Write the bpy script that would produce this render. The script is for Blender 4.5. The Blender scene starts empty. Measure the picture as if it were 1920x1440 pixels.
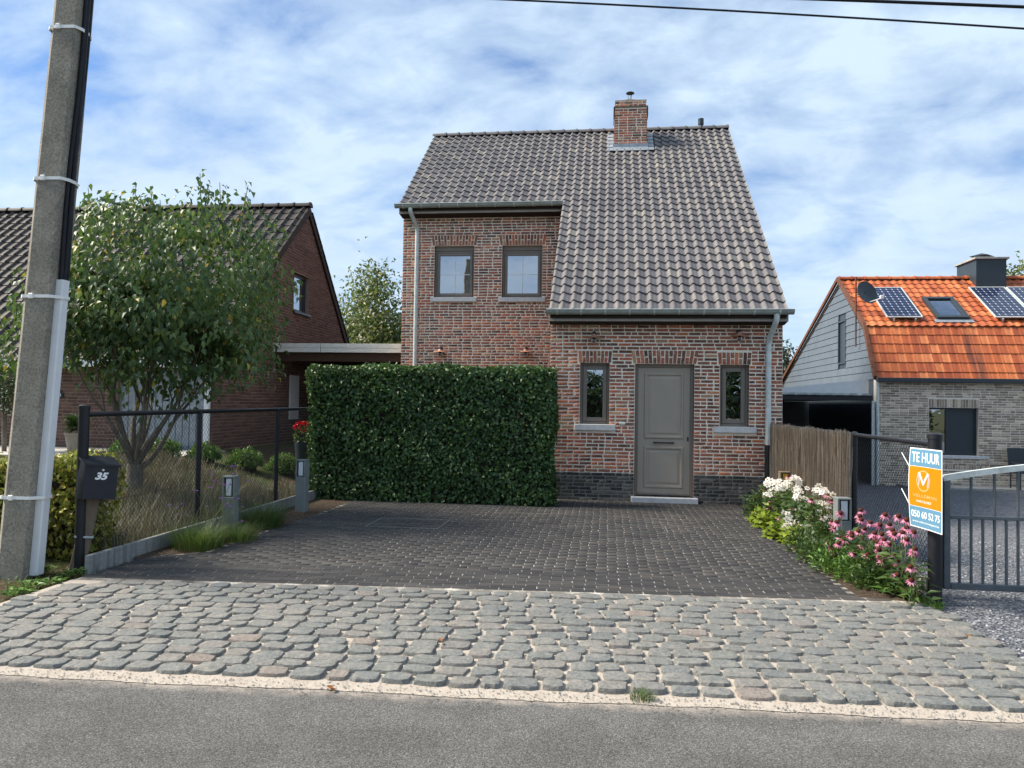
import bpy, math, random
import numpy as np
from mathutils import Vector, Matrix

random.seed(7)
rng = np.random.default_rng(7)
R = math.radians
scene = bpy.context.scene
COL = scene.collection

# ------------------------------------------------------------------ camera
F_PX = 1442.0
YAW, PITCH, ROLL = R(7.08), R(1.5), 0.0153
CAM = np.array([0.0, 0.0, 1.6])
f_ = np.array([-math.sin(YAW) * math.cos(PITCH), math.cos(YAW) * math.cos(PITCH), math.sin(PITCH)])
r0 = np.array([math.cos(YAW), math.sin(YAW), 0.0])
u0 = np.cross(r0, f_)
R_ = math.cos(ROLL) * r0 + math.sin(ROLL) * u0
U_ = -math.sin(ROLL) * r0 + math.cos(ROLL) * u0
cam_d = bpy.data.cameras.new('camera')
cam_d.sensor_width = 36.0
cam_d.lens = 36.0 * F_PX / 1920.0
cam_d.clip_start, cam_d.clip_end = 0.05, 3000.0
cam = bpy.data.objects.new('camera', cam_d)
COL.objects.link(cam)
cam.matrix_world = Matrix(((R_[0], U_[0], -f_[0], CAM[0]), (R_[1], U_[1], -f_[1], CAM[1]),
                           (R_[2], U_[2], -f_[2], CAM[2]), (0, 0, 0, 1)))
scene.camera = cam


def ray(px, py):
    return f_ + (px - 960) / F_PX * R_ - (py - 720) / F_PX * U_


def gz(px, py, z=0.0):
    d = ray(px, py)
    return CAM + (z - CAM[2]) / d[2] * d


def gy(px, py, Y):
    d = ray(px, py)
    return CAM + Y / d[1] * d


def gx(px, py, X):
    d = ray(px, py)
    return CAM + X / d[0] * d


def dist(p):
    return float(np.linalg.norm(np.asarray(p, float) - CAM))


# ------------------------------------------------------------------ world, sun, exposure
SUN_AZ, SUN_EL = R(91.0), R(44.0)          # azimuth to the left of +Y
world = bpy.data.worlds.new('World')
scene.world = world
world.use_nodes = True
wn = world.node_tree
wn.nodes.clear()


def wnode(t, **kw):
    n = wn.nodes.new(t)
    for k, v in kw.items():
        setattr(n, k, v)
    return n


wo = wnode('ShaderNodeOutputWorld')
wb = wnode('ShaderNodeBackground')
wb.inputs['Strength'].default_value = 0.05
sky = wnode('ShaderNodeTexSky', sky_type='NISHITA', sun_disc=False)
sky.sun_elevation, sky.sun_rotation = SUN_EL, -SUN_AZ
sky.altitude, sky.air_density, sky.dust_density, sky.ozone_density = 20, 1.0, 0.15, 2.0
tc = wnode('ShaderNodeTexCoord')
sep = wnode('ShaderNodeSeparateXYZ')
wn.links.new(tc.outputs['Generated'], sep.inputs[0])


def wmath(op, a, b=None, clamp=False):
    n = wnode('ShaderNodeMath', operation=op, use_clamp=clamp)
    for i, v in enumerate((a, b)):
        if v is None:
            continue
        if isinstance(v, (int, float)):
            n.inputs[i].default_value = v
        else:
            wn.links.new(v, n.inputs[i])
    return n.outputs[0]


zz = wmath('MAXIMUM', wmath('ADD', sep.outputs['Z'], 0.36), 0.10)
cx = wmath('DIVIDE', sep.outputs['X'], zz)
cy = wmath('DIVIDE', sep.outputs['Y'], zz)
comb = wnode('ShaderNodeCombineXYZ')
wn.links.new(cx, comb.inputs[0])
wn.links.new(cy, comb.inputs[1])


def wnoise(scale, detail, rough, off, stretch=(1, 1, 1), rot=0.0, dist_=0.0):
    mp = wnode('ShaderNodeMapping')
    mp.inputs['Location'].default_value = off
    mp.inputs['Rotation'].default_value = (0, 0, rot)
    mp.inputs['Scale'].default_value = stretch
    wn.links.new(comb.outputs[0], mp.inputs[0])
    n = wnode('ShaderNodeTexNoise')
    n.inputs['Scale'].default_value = scale
    n.inputs['Detail'].default_value = detail
    n.inputs['Roughness'].default_value = rough
    n.inputs['Distortion'].default_value = dist_
    wn.links.new(mp.outputs[0], n.inputs['Vector'])
    return n.outputs['Fac']


def wramp(fac, stops):
    n = wnode('ShaderNodeValToRGB')
    cr = n.color_ramp
    while len(cr.elements) < len(stops):
        cr.elements.new(0.5)
    for e, (p, c) in zip(cr.elements, stops):
        e.position = p
        e.color = c if len(c) == 4 else (*c, 1)
    wn.links.new(fac, n.inputs[0])
    return n.outputs[0]


def wmix(fac, a, b):
    n = wnode('ShaderNodeMix', data_type='RGBA')
    for i, v in ((0, fac), (6, a), (7, b)):
        if isinstance(v, (int, float)):
            n.inputs[i].default_value = v
        elif isinstance(v, tuple):
            n.inputs[i].default_value = v
        else:
            wn.links.new(v, n.inputs[i])
    return n.outputs[2]


big = wnoise(0.9, 3, 0.5, (3.1, 7.4, 0))
puff = wnoise(5.2, 7, 0.56, (1.7, 0.3, 0), (1.0, 1.35, 1), 0.5, 0.25)
strk = wnoise(1.6, 7, 0.60, (5.2, 2.2, 0), (0.7, 1.9, 1), -0.35, 0.3)
csum = wmath('ADD', wmath('MULTIPLY', big, 0.55), wmath('ADD', wmath('MULTIPLY', puff, 0.75), wmath('MULTIPLY', strk, 0.40)))
low = wmath('MULTIPLY', wmath('SUBTRACT', 0.30, sep.outputs['Z'], clamp=True), 0.55)
csum = wmath('ADD', csum, low)
cover = wramp(csum, [(0.66, (0.12,) * 3), (0.79, (0.60,) * 3), (0.95, (0.96,) * 3)])
shade = wramp(wmath('ADD', wmath('MULTIPLY', puff, 0.6), wmath('MULTIPLY', wnoise(1.4, 6, 0.55, (9.1, 4.0, 0), (1, 1.4, 1)), 0.5)), [(0.42, (3.9, 4.95, 6.4)), (0.66, (4.95, 6.1, 7.2))])
skyc = wnode('ShaderNodeMix', data_type='RGBA', blend_type='MULTIPLY')
skyc.inputs[0].default_value = 1.0
wn.links.new(sky.outputs[0], skyc.inputs[6])
skyc.inputs[7].default_value = (0.62, 0.84, 1.08, 1)
mixc = wmix(cover, skyc.outputs[2], shade)
wn.links.new(mixc, wb.inputs['Color'])
wn.links.new(wb.outputs[0], wo.inputs[0])

sun_d = bpy.data.lights.new('sun', 'SUN')
sun_d.energy, sun_d.angle, sun_d.color = 2.7, R(22), (1.0, 0.90, 0.76)
sun = bpy.data.objects.new('sun', sun_d)
COL.objects.link(sun)
S = Vector((-math.sin(SUN_AZ) * math.cos(SUN_EL), math.cos(SUN_AZ) * math.cos(SUN_EL), math.sin(SUN_EL)))
sun.rotation_euler = S.to_track_quat('Z', 'Y').to_euler()
sun.location = S * 60

scene.render.engine = 'CYCLES'
scene.cycles.use_denoising = True
scene.cycles.max_bounces = 6
scene.cycles.transparent_max_bounces = 6
scene.cycles.caustics_reflective = False
scene.cycles.caustics_refractive = False
vs = scene.view_settings
vs.view_transform, vs.look, vs.gamma, vs.use_curve_mapping = 'Standard', 'None', 1.0, False
vs.exposure = 1.62

# ------------------------------------------------------------------ materials


class NT:
    def __init__(self, name, rough=0.8, spec=0.3, metallic=0.0):
        self.m = bpy.data.materials.new(name)
        self.m.use_nodes = True
        self.t = self.m.node_tree
        self.b = self.t.nodes['Principled BSDF']
        self.out = self.t.nodes['Material Output']
        self.b.inputs['Roughness'].default_value = rough
        self.b.inputs['Specular IOR Level'].default_value = spec
        self.b.inputs['Metallic'].default_value = metallic
        self.geo = self.t.nodes.new('ShaderNodeNewGeometry')

    def n(self, t, **kw):
        n = self.t.nodes.new(t)
        for k, v in kw.items():
            setattr(n, k, v)
        return n

    def put(self, sock, v):
        if isinstance(v, (int, float)):
            sock.default_value = v
        elif isinstance(v, (tuple, list)):
            sock.default_value = (*v, 1) if len(v) == 3 and sock.type == 'RGBA' else v
        else:
            self.t.links.new(v, sock)

    def pos(self, scale=(1, 1, 1), loc=(0, 0, 0), rot=(0, 0, 0)):
        mp = self.n('ShaderNodeMapping')
        mp.inputs['Scale'].default_value = scale
        mp.inputs['Location'].default_value = loc
        mp.inputs['Rotation'].default_value = rot
        self.t.links.new(self.geo.outputs['Position'], mp.inputs[0])
        return mp.outputs[0]

    def noise(self, scale, detail=3, rough=0.55, vec=None, dist_=0.0):
        n = self.n('ShaderNodeTexNoise')
        n.inputs['Scale'].default_value = scale
        n.inputs['Detail'].default_value = detail
        n.inputs['Roughness'].default_value = rough
        n.inputs['Distortion'].default_value = dist_
        self.t.links.new(vec or self.geo.outputs['Position'], n.inputs['Vector'])
        return n.outputs['Fac']

    def voro(self, scale, feature='F1', vec=None, out='Distance'):
        n = self.n('ShaderNodeTexVoronoi', feature=feature)
        n.inputs['Scale'].default_value = scale
        self.t.links.new(vec or self.geo.outputs['Position'], n.inputs['Vector'])
        return n.outputs[out]

    def math(self, op, a, b=0.0, clamp=False):
        n = self.n('ShaderNodeMath', operation=op, use_clamp=clamp)
        self.put(n.inputs[0], a)
        self.put(n.inputs[1], b)
        return n.outputs[0]

    def rnd(self, k=1.0):
        a = self.n('ShaderNodeAttribute', attribute_name='rnd')
        o = self.n('ShaderNodeObjectInfo')
        s = self.math('ADD', a.outputs['Fac'], o.outputs['Random'])
        if k != 1.0:
            s = self.math('MULTIPLY', s, k)
        return self.math('FRACT', s)

    def ramp(self, fac, stops, mode='LINEAR'):
        n = self.n('ShaderNodeValToRGB')
        cr = n.color_ramp
        cr.interpolation = mode
        while len(cr.elements) < len(stops):
            cr.elements.new(0.5)
        for e, (p, c) in zip(cr.elements, stops):
            e.position = p
            c = (c, c, c) if isinstance(c, (int, float)) else c
            e.color = (*c, 1)
        self.put(n.inputs[0], fac)
        return n.outputs[0]

    def mix(self, fac, a, b, blend='MIX'):
        n = self.n('ShaderNodeMix', data_type='RGBA', blend_type=blend)
        self.put(n.inputs[0], fac)
        self.put(n.inputs[6], a)
        self.put(n.inputs[7], b)
        return n.outputs[2]

    def bump(self, h, strength=0.4, distance=0.01):
        n = self.n('ShaderNodeBump')
        n.inputs['Strength'].default_value = strength
        n.inputs['Distance'].default_value = distance
        self.put(n.inputs['Height'], h)
        self.t.links.new(n.outputs[0], self.b.inputs['Normal'])
        return n.outputs[0]

    def col(self, c):
        self.put(self.b.inputs['Base Color'], c)
        return self


def plain(name, c, rough=0.6, spec=0.3, metallic=0.0, var=0.12, scale=6.0, bump=0.0, bscale=80.0):
    k = NT(name, rough, spec, metallic)
    lo = tuple(x * (1 - var) for x in c)
    hi = tuple(min(1, x * (1 + var)) for x in c)
    k.col(k.ramp(k.noise(scale, 6, 0.62), [(0.3, lo), (0.7, hi)]))
    rv = k.ramp(k.noise(scale * 2.3, 4), [(0.3, max(0.02, rough - 0.08)), (0.7, min(1, rough + 0.08))])
    k.t.links.new(rv, k.b.inputs['Roughness'])
    if bump:
        k.bump(k.noise(bscale, 4), bump, 0.004)
    return k.m


def brick_mat(name, stops, smear=(0.45, 0.40, 0.34), smear_amt=0.55, sat_noise=60):
    k = NT(name, 0.9, 0.15)
    c = k.ramp(k.rnd(), stops, 'LINEAR')
    n1 = k.noise(sat_noise, 5, 0.6)
    c = k.mix(0.75, c, k.ramp(n1, [(0.25, 0.50), (0.5, 0.95), (0.8, 1.35)]), 'MULTIPLY')
    n2 = k.noise(34, 5, 0.65, k.pos((1, 1, 1.6), (3, 1, 2)))
    n2b = k.noise(1.1, 3, 0.5)
    sm = k.ramp(k.math('ADD', n2, k.math('MULTIPLY', n2b, 0.28)), [(0.70, 0.0), (0.82, smear_amt)])
    c = k.mix(sm, c, (*smear, 1))
    k.col(c)
    k.bump(k.noise(120, 5, 0.65), 0.6, 0.006)
    return k.m


MAT = {}
MAT['brick'] = brick_mat('reclaimed_brick', [(0.0, (0.112, 0.062, 0.046)), (0.10, (0.195, 0.092, 0.065)), (0.22, (0.332, 0.123, 0.080)), (0.34, (0.449, 0.145, 0.086)),
                                             (0.44, (0.234, 0.114, 0.082)), (0.55, (0.537, 0.163, 0.086)), (0.63, (0.351, 0.154, 0.102)), (0.72, (0.146, 0.084, 0.063)), (0.80, (0.410, 0.163, 0.102)), (0.88, (0.644, 0.198, 0.090)),
                                             (0.94, (0.547, 0.326, 0.192)), (1.0, (0.195, 0.119, 0.088))], (0.76, 0.63, 0.50), 0.75)
MAT['plinth_brick'] = brick_mat('plinth_brick', [(0.0, (0.034, 0.035, 0.036)), (0.4, (0.071, 0.069, 0.065)), (0.8, (0.119, 0.110, 0.098)), (1.0, (0.174, 0.162, 0.140))],
                                (0.36, 0.34, 0.29), 0.4)
MAT['left_brick'] = brick_mat('brown_brick', [(0.0, (0.114, 0.073, 0.065)), (0.5, (0.154, 0.096, 0.082)), (1.0, (0.194, 0.124, 0.101))], (0.3, 0.2, 0.16), 0.15)
MAT['right_brick'] = brick_mat('grey_brick', [(0.0, (0.270, 0.210, 0.158)), (0.5, (0.432, 0.345, 0.259)), (0.85, (0.648, 0.523, 0.394)), (1.0, (0.810, 0.667, 0.508))], (0.46, 0.44, 0.40), 0.65)


def mortar(name, c):
    k = NT(name, 0.95, 0.1)
    k.col(k.ramp(k.noise(14, 6, 0.65), [(0.3, tuple(x * 0.86 for x in c)), (0.7, tuple(min(1, x * 1.12) for x in c))]))
    k.bump(k.noise(160, 4), 0.5, 0.004)
    return k.m


MAT['mortar'] = mortar('lime_mortar', (0.96, 0.84, 0.71))
MAT['plinth_mortar'] = mortar('grey_mortar', (0.25, 0.245, 0.23))
MAT['left_mortar'] = mortar('brown_mortar', (0.30, 0.22, 0.18))
MAT['right_mortar'] = mortar('pale_mortar', (0.86, 0.79, 0.70))


def tile_mat(name, stops, lichen, rough=0.62, patch=None):
    k = NT(name, rough, 0.35)
    c = k.ramp(k.rnd(), stops)
    c = k.mix(0.55, c, k.ramp(k.noise(9, 6, 0.65), [(0.25, 0.68), (0.75, 1.25)]), 'MULTIPLY')
    li = k.ramp(k.math('ADD', k.noise(26, 6, 0.7), k.math('MULTIPLY', k.noise(0.8, 2), 0.25)), [(0.76, 0.0), (0.90, 0.45)])
    c = k.mix(li, c, (*lichen, 1))
    if patch:
        c = patch(k, c)
    k.col(c)
    k.bump(k.noise(90, 5, 0.6), 0.35, 0.004)
    return k.m


MAT['tile'] = tile_mat('dark_clay_tile', [(0.0, (0.115, 0.108, 0.114)), (0.35, (0.138, 0.131, 0.136)), (0.65, (0.158, 0.149, 0.150)), (0.95, (0.182, 0.170, 0.163)), (1.0, (0.235, 0.215, 0.19))], (0.20, 0.185, 0.16))
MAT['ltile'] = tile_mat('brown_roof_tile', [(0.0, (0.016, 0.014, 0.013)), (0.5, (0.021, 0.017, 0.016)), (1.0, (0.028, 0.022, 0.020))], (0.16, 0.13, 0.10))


def soot(k, c):
    s = k.noise(1.0, 4, 0.6, k.pos((2.2, 0.25, 0.25)))
    return k.mix(k.ramp(s, [(0.60, 0.0), (0.70, 0.75)]), c, (0.10, 0.045, 0.032, 1))


MAT['otile'] = tile_mat('orange_clay_tile', [(0.0, (0.30, 0.070, 0.028)), (0.4, (0.40, 0.10, 0.035)), (0.75, (0.48, 0.135, 0.045)), (1.0, (0.56, 0.19, 0.075))], (0.34, 0.20, 0.12), 0.6, soot)

k = NT('asphalt', 0.88, 0.25)
big_ = k.ramp(k.noise(0.55, 4), [(0.3, 0.88), (0.7, 1.10)])
spk = k.ramp(k.noise(105, 4, 0.75), [(0.30, (0.055, 0.054, 0.053)), (0.50, (0.125, 0.122, 0.117)), (0.70, (0.31, 0.30, 0.285))])
vc = k.ramp(k.voro(85, 'F1', out='Color'), [(0.0, 0.55), (0.5, 1.0), (1.0, 1.6)])
spk = k.mix(0.7, spk, vc, 'MULTIPLY')
crk = k.ramp(k.noise(2.3, 7, 0.6), [(0.44, 0.92), (0.55, 1.06)])
tyre = k.ramp(k.noise(1.0, 3, 0.5, k.pos((0.15, 1.6, 1))), [(0.4, 0.92), (0.6, 1.07)])
k.col(k.mix(1.0, k.mix(1.0, k.mix(1.0, spk, big_, 'MULTIPLY'), crk, 'MULTIPLY'), tyre, 'MULTIPLY'))
sxy = k.n('ShaderNodeSeparateXYZ')
k.t.links.new(k.geo.outputs['Position'], sxy.inputs[0])
dedge = k.math('SUBTRACT', k.math('ADD', 4.20, k.math('MULTIPLY', sxy.outputs[0], 0.0433)), sxy.outputs[1])
dd = k.math('ADD', dedge, k.math('MULTIPLY', k.math('SUBTRACT', k.noise(7, 6, 0.7), 0.5), 0.30))
sandm = k.ramp(dd, [(0.0, 0.75), (0.035, 0.40), (0.10, 0.0)])
k.col(k.mix(sandm, k.b.inputs['Base Color'].links[0].from_socket, (0.44, 0.385, 0.33, 1)))
k.bump(k.noise(120, 3, 0.7), 1.0, 0.012)
MAT['asphalt'] = k.m

k = NT('joint_sand', 0.95, 0.1)
k.col(k.mix(k.ramp(k.noise(5, 5, 0.6), [(0.42, 0.0), (0.72, 0.4)]), k.ramp(k.noise(190, 4, 0.7), [(0.25, (0.22, 0.19, 0.16)), (0.48, (0.44, 0.39, 0.335)), (0.75, (0.60, 0.545, 0.475))]), (0.33, 0.275, 0.225, 1)))
k.bump(k.math('ADD', k.noise(150, 4, 0.7), k.math('MULTIPLY', k.noise(18, 3), 2.0)), 0.7, 0.008)
MAT['sand'] = k.m

k = NT('paver_sand', 0.95, 0.1)
k.col(k.ramp(k.noise(3.2, 6, 0.75), [(0.35, (0.09, 0.085, 0.08)), (0.50, (0.25, 0.23, 0.20)), (0.68, (0.65, 0.61, 0.55))]))
MAT['paver_sand'] = k.m

k = NT('cobble_stone', 0.72, 0.35)
c = k.ramp(k.rnd(), [(0.0, (0.150, 0.160, 0.156)), (0.25, (0.172, 0.178, 0.170)), (0.45, (0.192, 0.190, 0.177)), (0.62, (0.166, 0.173, 0.162)), (0.8, (0.196, 0.192, 0.178)), (0.95, (0.198, 0.188, 0.172)), (0.985, (0.220, 0.185, 0.160)), (1.0, (0.145, 0.156, 0.160))])
c = k.mix(0.9, c, k.ramp(k.noise(46, 8, 0.75), [(0.28, 0.45), (0.5, 1.0), (0.74, 1.6)]), 'MULTIPLY')
c = k.mix(k.ramp(k.noise(11, 5, 0.65), [(0.52, 0.0), (0.72, 0.55)]), c, (0.34, 0.305, 0.26, 1))
k.col(c)
k.bump(k.math('ADD', k.noise(70, 6, 0.65), k.math('MULTIPLY', k.noise(16, 3), 1.2)), 0.9, 0.010)
MAT['cobble'] = k.m

k = NT('dark_paver', 0.78, 0.3)
c = k.ramp(k.rnd(), [(0.0, (0.032, 0.032, 0.034)), (0.5, (0.042, 0.041, 0.042)), (0.85, (0.052, 0.050, 0.049)), (1.0, (0.064, 0.058, 0.053))])
c = k.mix(0.7, c, k.ramp(k.noise(70, 5, 0.7), [(0.3, 0.75), (0.7, 1.35)]), 'MULTIPLY')
c = k.mix(k.ramp(k.noise(1.6, 6, 0.7, k.pos((0.5, 2.6, 1))), [(0.50, 0.0), (0.78, 0.45)]), c, (0.17, 0.155, 0.14, 1))
k.col(c)
k.bump(k.noise(140, 4), 0.45, 0.004)
MAT['paver'] = k.m

k = NT('grey_gravel', 0.8, 0.3)
c = k.ramp(k.voro(38, 'F1', out='Color'), [(0.0, (0.055, 0.060, 0.070)), (0.4, (0.12, 0.128, 0.145)), (0.75, (0.20, 0.208, 0.225)), (1.0, (0.36, 0.37, 0.385))])
k.col(k.mix(0.6, c, k.ramp(k.noise(3, 4), [(0.3, 0.75), (0.7, 1.2)]), 'MULTIPLY'))
k.bump(k.voro(38, 'F1'), 1.0, 0.03)
MAT['gravel'] = k.m
k = NT('gravel_stone', 0.75, 0.3)
k.col(k.ramp(k.rnd(), [(0.0, (0.07, 0.075, 0.088)), (0.5, (0.15, 0.158, 0.175)), (0.85, (0.24, 0.245, 0.26)), (1.0, (0.42, 0.42, 0.43))]))
MAT['gravel_stone'] = k.m

k = NT('soil', 0.95, 0.1)
c = k.ramp(k.noise(22, 7, 0.7), [(0.3, (0.045, 0.030, 0.021)), (0.55, (0.095, 0.068, 0.046)), (0.78, (0.20, 0.155, 0.11))])
far = k.ramp(k.noise(0.7, 5, 0.6), [(0.40, 0.0), (0.60, 1.0)])
c = k.mix(far, c, k.ramp(k.noise(60, 4), [(0.3, (0.035, 0.055, 0.018)), (0.7, (0.085, 0.12, 0.035))]))
k.col(c)
k.bump(k.noise(60, 6, 0.7), 0.9, 0.02)
MAT['ground'] = k.m
k = NT('bed_soil', 0.95, 0.1)
k.col(k.ramp(k.noise(34, 7, 0.75), [(0.3, (0.035, 0.026, 0.019)), (0.52, (0.085, 0.063, 0.046)), (0.75, (0.24, 0.19, 0.145))]))
k.bump(k.noise(70, 6, 0.7), 1.0, 0.02)
MAT['soil'] = k.m

k = NT('pole_concrete', 0.9, 0.2)
c = k.ramp(k.noise(48, 5, 0.75), [(0.28, (0.13, 0.118, 0.094)), (0.48, (0.28, 0.258, 0.215)), (0.72, (0.45, 0.415, 0.35))])
c = k.mix(0.8, c, k.ramp(k.noise(4, 6, 0.6), [(0.3, 0.62), (0.7, 1.12)]), 'MULTIPLY')
k.col(c)
k.bump(k.noise(85, 5, 0.7), 0.8, 0.008)
MAT['pole'] = k.m
MAT['concrete'] = plain('pale_concrete', (0.36, 0.355, 0.335), 0.85, 0.2, var=0.22, scale=9, bump=0.4)
k = NT('plank_concrete', 0.85, 0.2)
c = k.ramp(k.noise(26, 6, 0.65), [(0.3, (0.20, 0.205, 0.20)), (0.7, (0.32, 0.32, 0.305))])
c = k.mix(k.ramp(k.noise(2.0, 3, 0.5, k.pos((0.3, 7.5, 0.3))), [(0.50, 0.0), (0.60, 0.6)]), c, (0.13, 0.135, 0.13, 1))
k.col(c)
k.bump(k.noise(120, 4), 0.4, 0.004)
MAT['plank'] = k.m
MAT['terrace'] = plain('terrace_slab', (0.46, 0.44, 0.41), 0.9, 0.2, var=0.15, scale=3, bump=0.3)
MAT['bluestone'] = plain('blue_stone', (0.58, 0.58, 0.59), 0.7, 0.35, var=0.12, scale=12, bump=0.25)
MAT['frame'] = plain('taupe_frame', (0.215, 0.185, 0.158), 0.45, 0.4, var=0.06)
MAT['door'] = plain('taupe_door', (0.37, 0.32, 0.265), 0.45, 0.4, var=0.05, scale=3)
MAT['muntin'] = plain('muntin', (0.85, 0.87, 0.88), 0.4, 0.4)
MAT['black'] = plain('black_coat', (0.012, 0.013, 0.017), 0.45, 0.4, var=0.2)
MAT['mailbox'] = plain('mailbox_paint', (0.010, 0.012, 0.020), 0.42, 0.4, var=0.2)
MAT['zinc'] = plain('zinc', (0.36, 0.41, 0.40), 0.5, 0.5, 0.3, var=0.18, scale=5)
MAT['galv'] = plain('galvanised', (0.60, 0.65, 0.63), 0.5, 0.5, 0.25, var=0.2, scale=14)
MAT['steel'] = plain('gate_grey_paint', (0.115, 0.135, 0.15), 0.5, 0.45, 0.2, var=0.2, scale=10)
MAT['bollard'] = plain('bollard_grey', (0.22, 0.245, 0.24), 0.55, 0.4, 0.3, var=0.12)
MAT['opal'] = plain('opal_panel', (0.72, 0.75, 0.76), 0.35, 0.4, var=0.04)
MAT['white'] = plain('white_plastic', (0.74, 0.76, 0.78), 0.5, 0.35, var=0.05)
MAT['strap'] = plain('white_strap', (0.82, 0.82, 0.80), 0.5, 0.3, var=0.05)
MAT['cable'] = plain('black_cable', (0.012, 0.013, 0.018), 0.55, 0.3)
MAT['copper'] = plain('copper', (0.52, 0.27, 0.18), 0.55, 0.4, 0.15, var=0.35, scale=30)
MAT['lead'] = plain('lead_sheet', (0.30, 0.34, 0.38), 0.55, 0.4, 0.35, var=0.25, scale=10)
MAT['fascia'] = plain('fascia_grey', (0.36, 0.335, 0.305), 0.6, 0.3, var=0.1)
MAT['soffit'] = plain('dark_soffit', (0.035, 0.025, 0.02), 0.7, 0.2)
MAT['siding'] = plain('blue_grey_siding', (0.115, 0.14, 0.17), 0.5, 0.35, var=0.10, scale=2.0)
MAT['anthracite'] = plain('anthracite', (0.030, 0.042, 0.052), 0.4, 0.4, var=0.1)
MAT['lichen_concrete'] = plain('weathered_cap', (0.14, 0.125, 0.10), 0.9, 0.2, var=0.3, scale=16)
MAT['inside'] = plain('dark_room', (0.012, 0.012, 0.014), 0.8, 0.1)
MAT['whitewall'] = plain('pale_render', (0.42, 0.43, 0.43), 0.85, 0.2, var=0.06)
MAT['sign_blue'] = plain('sign_blue', (0.115, 0.27, 0.40), 0.4, 0.4, var=0.03)
MAT['sign_orange'] = plain('sign_orange', (0.90, 0.225, 0.004), 0.4, 0.4, var=0.02)
MAT['sign_white'] = plain('sign_white', (0.86, 0.87, 0.88), 0.4, 0.4, var=0.02)
MAT['sign_grey'] = plain('sign_grey', (0.50, 0.40, 0.42), 0.4, 0.4, var=0.02)
MAT['sign_pale'] = plain('sign_pale_orange', (0.92, 0.42, 0.16), 0.4, 0.4, var=0.02)
MAT['red'] = plain('red_petal', (0.62, 0.012, 0.016), 0.5, 0.3, var=0.25, scale=40)
MAT['pot'] = plain('beige_pot', (0.36, 0.30, 0.23), 0.8, 0.2, var=0.15)


def wood_mat(name, c, axis_scale, rough=0.85):
    k = NT(name, rough, 0.2)
    g = k.noise(6, 7, 0.65, k.pos(axis_scale))
    c2 = k.ramp(g, [(0.25, tuple(x * 0.55 for x in c)), (0.5, c), (0.75, tuple(min(1, x * 1.35) for x in c))])
    k.col(c2)
    k.bump(g, 0.5, 0.006)
    return k.m


MAT['post_wood'] = wood_mat('weathered_post', (0.155, 0.125, 0.095), (18, 18, 1.2))
MAT['plank_wood'] = wood_mat('silvered_plank', (0.66, 0.63, 0.57), (1.0, 14, 26))
MAT['beam_wood'] = wood_mat('dark_beam', (0.060, 0.034, 0.022), (1.0, 14, 20))
k = NT('brush_stick', 0.9, 0.15)
k.col(k.mix(0.6, k.ramp(k.rnd(), [(0.0, (0.15, 0.12, 0.09)), (0.5, (0.29, 0.245, 0.195)), (1.0, (0.44, 0.385, 0.315))]), k.ramp(k.noise(40, 4), [(0.3, 0.7), (0.7, 1.25)]), 'MULTIPLY'))
MAT['brush'] = k.m


def bark(name, c):
    k = NT(name, 0.95, 0.15)
    g = k.noise(22, 7, 0.7, k.pos((1, 1, 0.35)))
    k.col(k.ramp(g, [(0.3, tuple(x * 0.5 for x in c)), (0.55, c), (0.8, tuple(min(1, x * 1.6) for x in c))]))
    k.bump(g, 0.9, 0.02)
    return k.m


MAT['bark'] = bark('grey_bark', (0.19, 0.165, 0.13))
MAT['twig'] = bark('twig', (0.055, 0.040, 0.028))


def leaf_mat(name, stops, trans=(0.18, 0.30, 0.05), tw=0.3, rough=0.42, spec=0.4):
    k = NT(name, rough, spec)
    c = k.ramp(k.rnd(), stops)
    c = k.mix(0.6, c, k.ramp(k.noise(2.2, 5), [(0.32, 0.58), (0.68, 1.3)]), 'MULTIPLY')
    k.col(c)
    tr = k.n('ShaderNodeBsdfTranslucent')
    k.put(tr.inputs[0], k.mix(0.5, c, (*trans, 1)))
    ms = k.n('ShaderNodeMixShader')
    ms.inputs[0].default_value = tw
    k.t.links.new(k.b.outputs[0], ms.inputs[1])
    k.t.links.new(tr.outputs[0], ms.inputs[2])
    k.t.links.new(ms.outputs[0], k.out.inputs[0])
    return k.m


MAT['hedge_leaf'] = leaf_mat('hedge_leaf', [(0, (0.027, 0.067, 0.024)), (0.5, (0.047, 0.107, 0.034)), (0.9, (0.075, 0.151, 0.043)), (1, (0.125, 0.201, 0.050))], tw=0.16, rough=0.42, spec=0.40)
MAT['tree_leaf'] = leaf_mat('tree_leaf', [(0, (0.036, 0.077, 0.029)), (0.45, (0.069, 0.126, 0.043)), (0.82, (0.114, 0.182, 0.061)), (0.97, (0.188, 0.237, 0.073)), (0.985, (0.500, 0.350, 0.044)), (1, (0.600, 0.388, 0.044))], tw=0.3)
MAT['far_leaf'] = leaf_mat('far_leaf', [(0, (0.061, 0.088, 0.025)), (0.5, (0.123, 0.152, 0.042)), (0.9, (0.210, 0.224, 0.056)), (1, (0.298, 0.256, 0.070))], tw=0.3)
MAT['dark_leaf'] = leaf_mat('dark_leaf', [(0, (0.018, 0.036, 0.016)), (0.6, (0.034, 0.060, 0.024)), (1, (0.06, 0.09, 0.035))], tw=0.2)
MAT['yellow_leaf'] = leaf_mat('yellow_leaf', [(0, (0.127, 0.143, 0.032)), (0.45, (0.253, 0.276, 0.051)), (0.8, (0.437, 0.414, 0.069)), (1, (0.345, 0.172, 0.046))], tw=0.3)
MAT['lime_leaf'] = leaf_mat('lime_leaf', [(0, (0.10, 0.16, 0.016)), (0.5, (0.19, 0.26, 0.024)), (1, (0.30, 0.36, 0.04))], tw=0.3)
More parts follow.
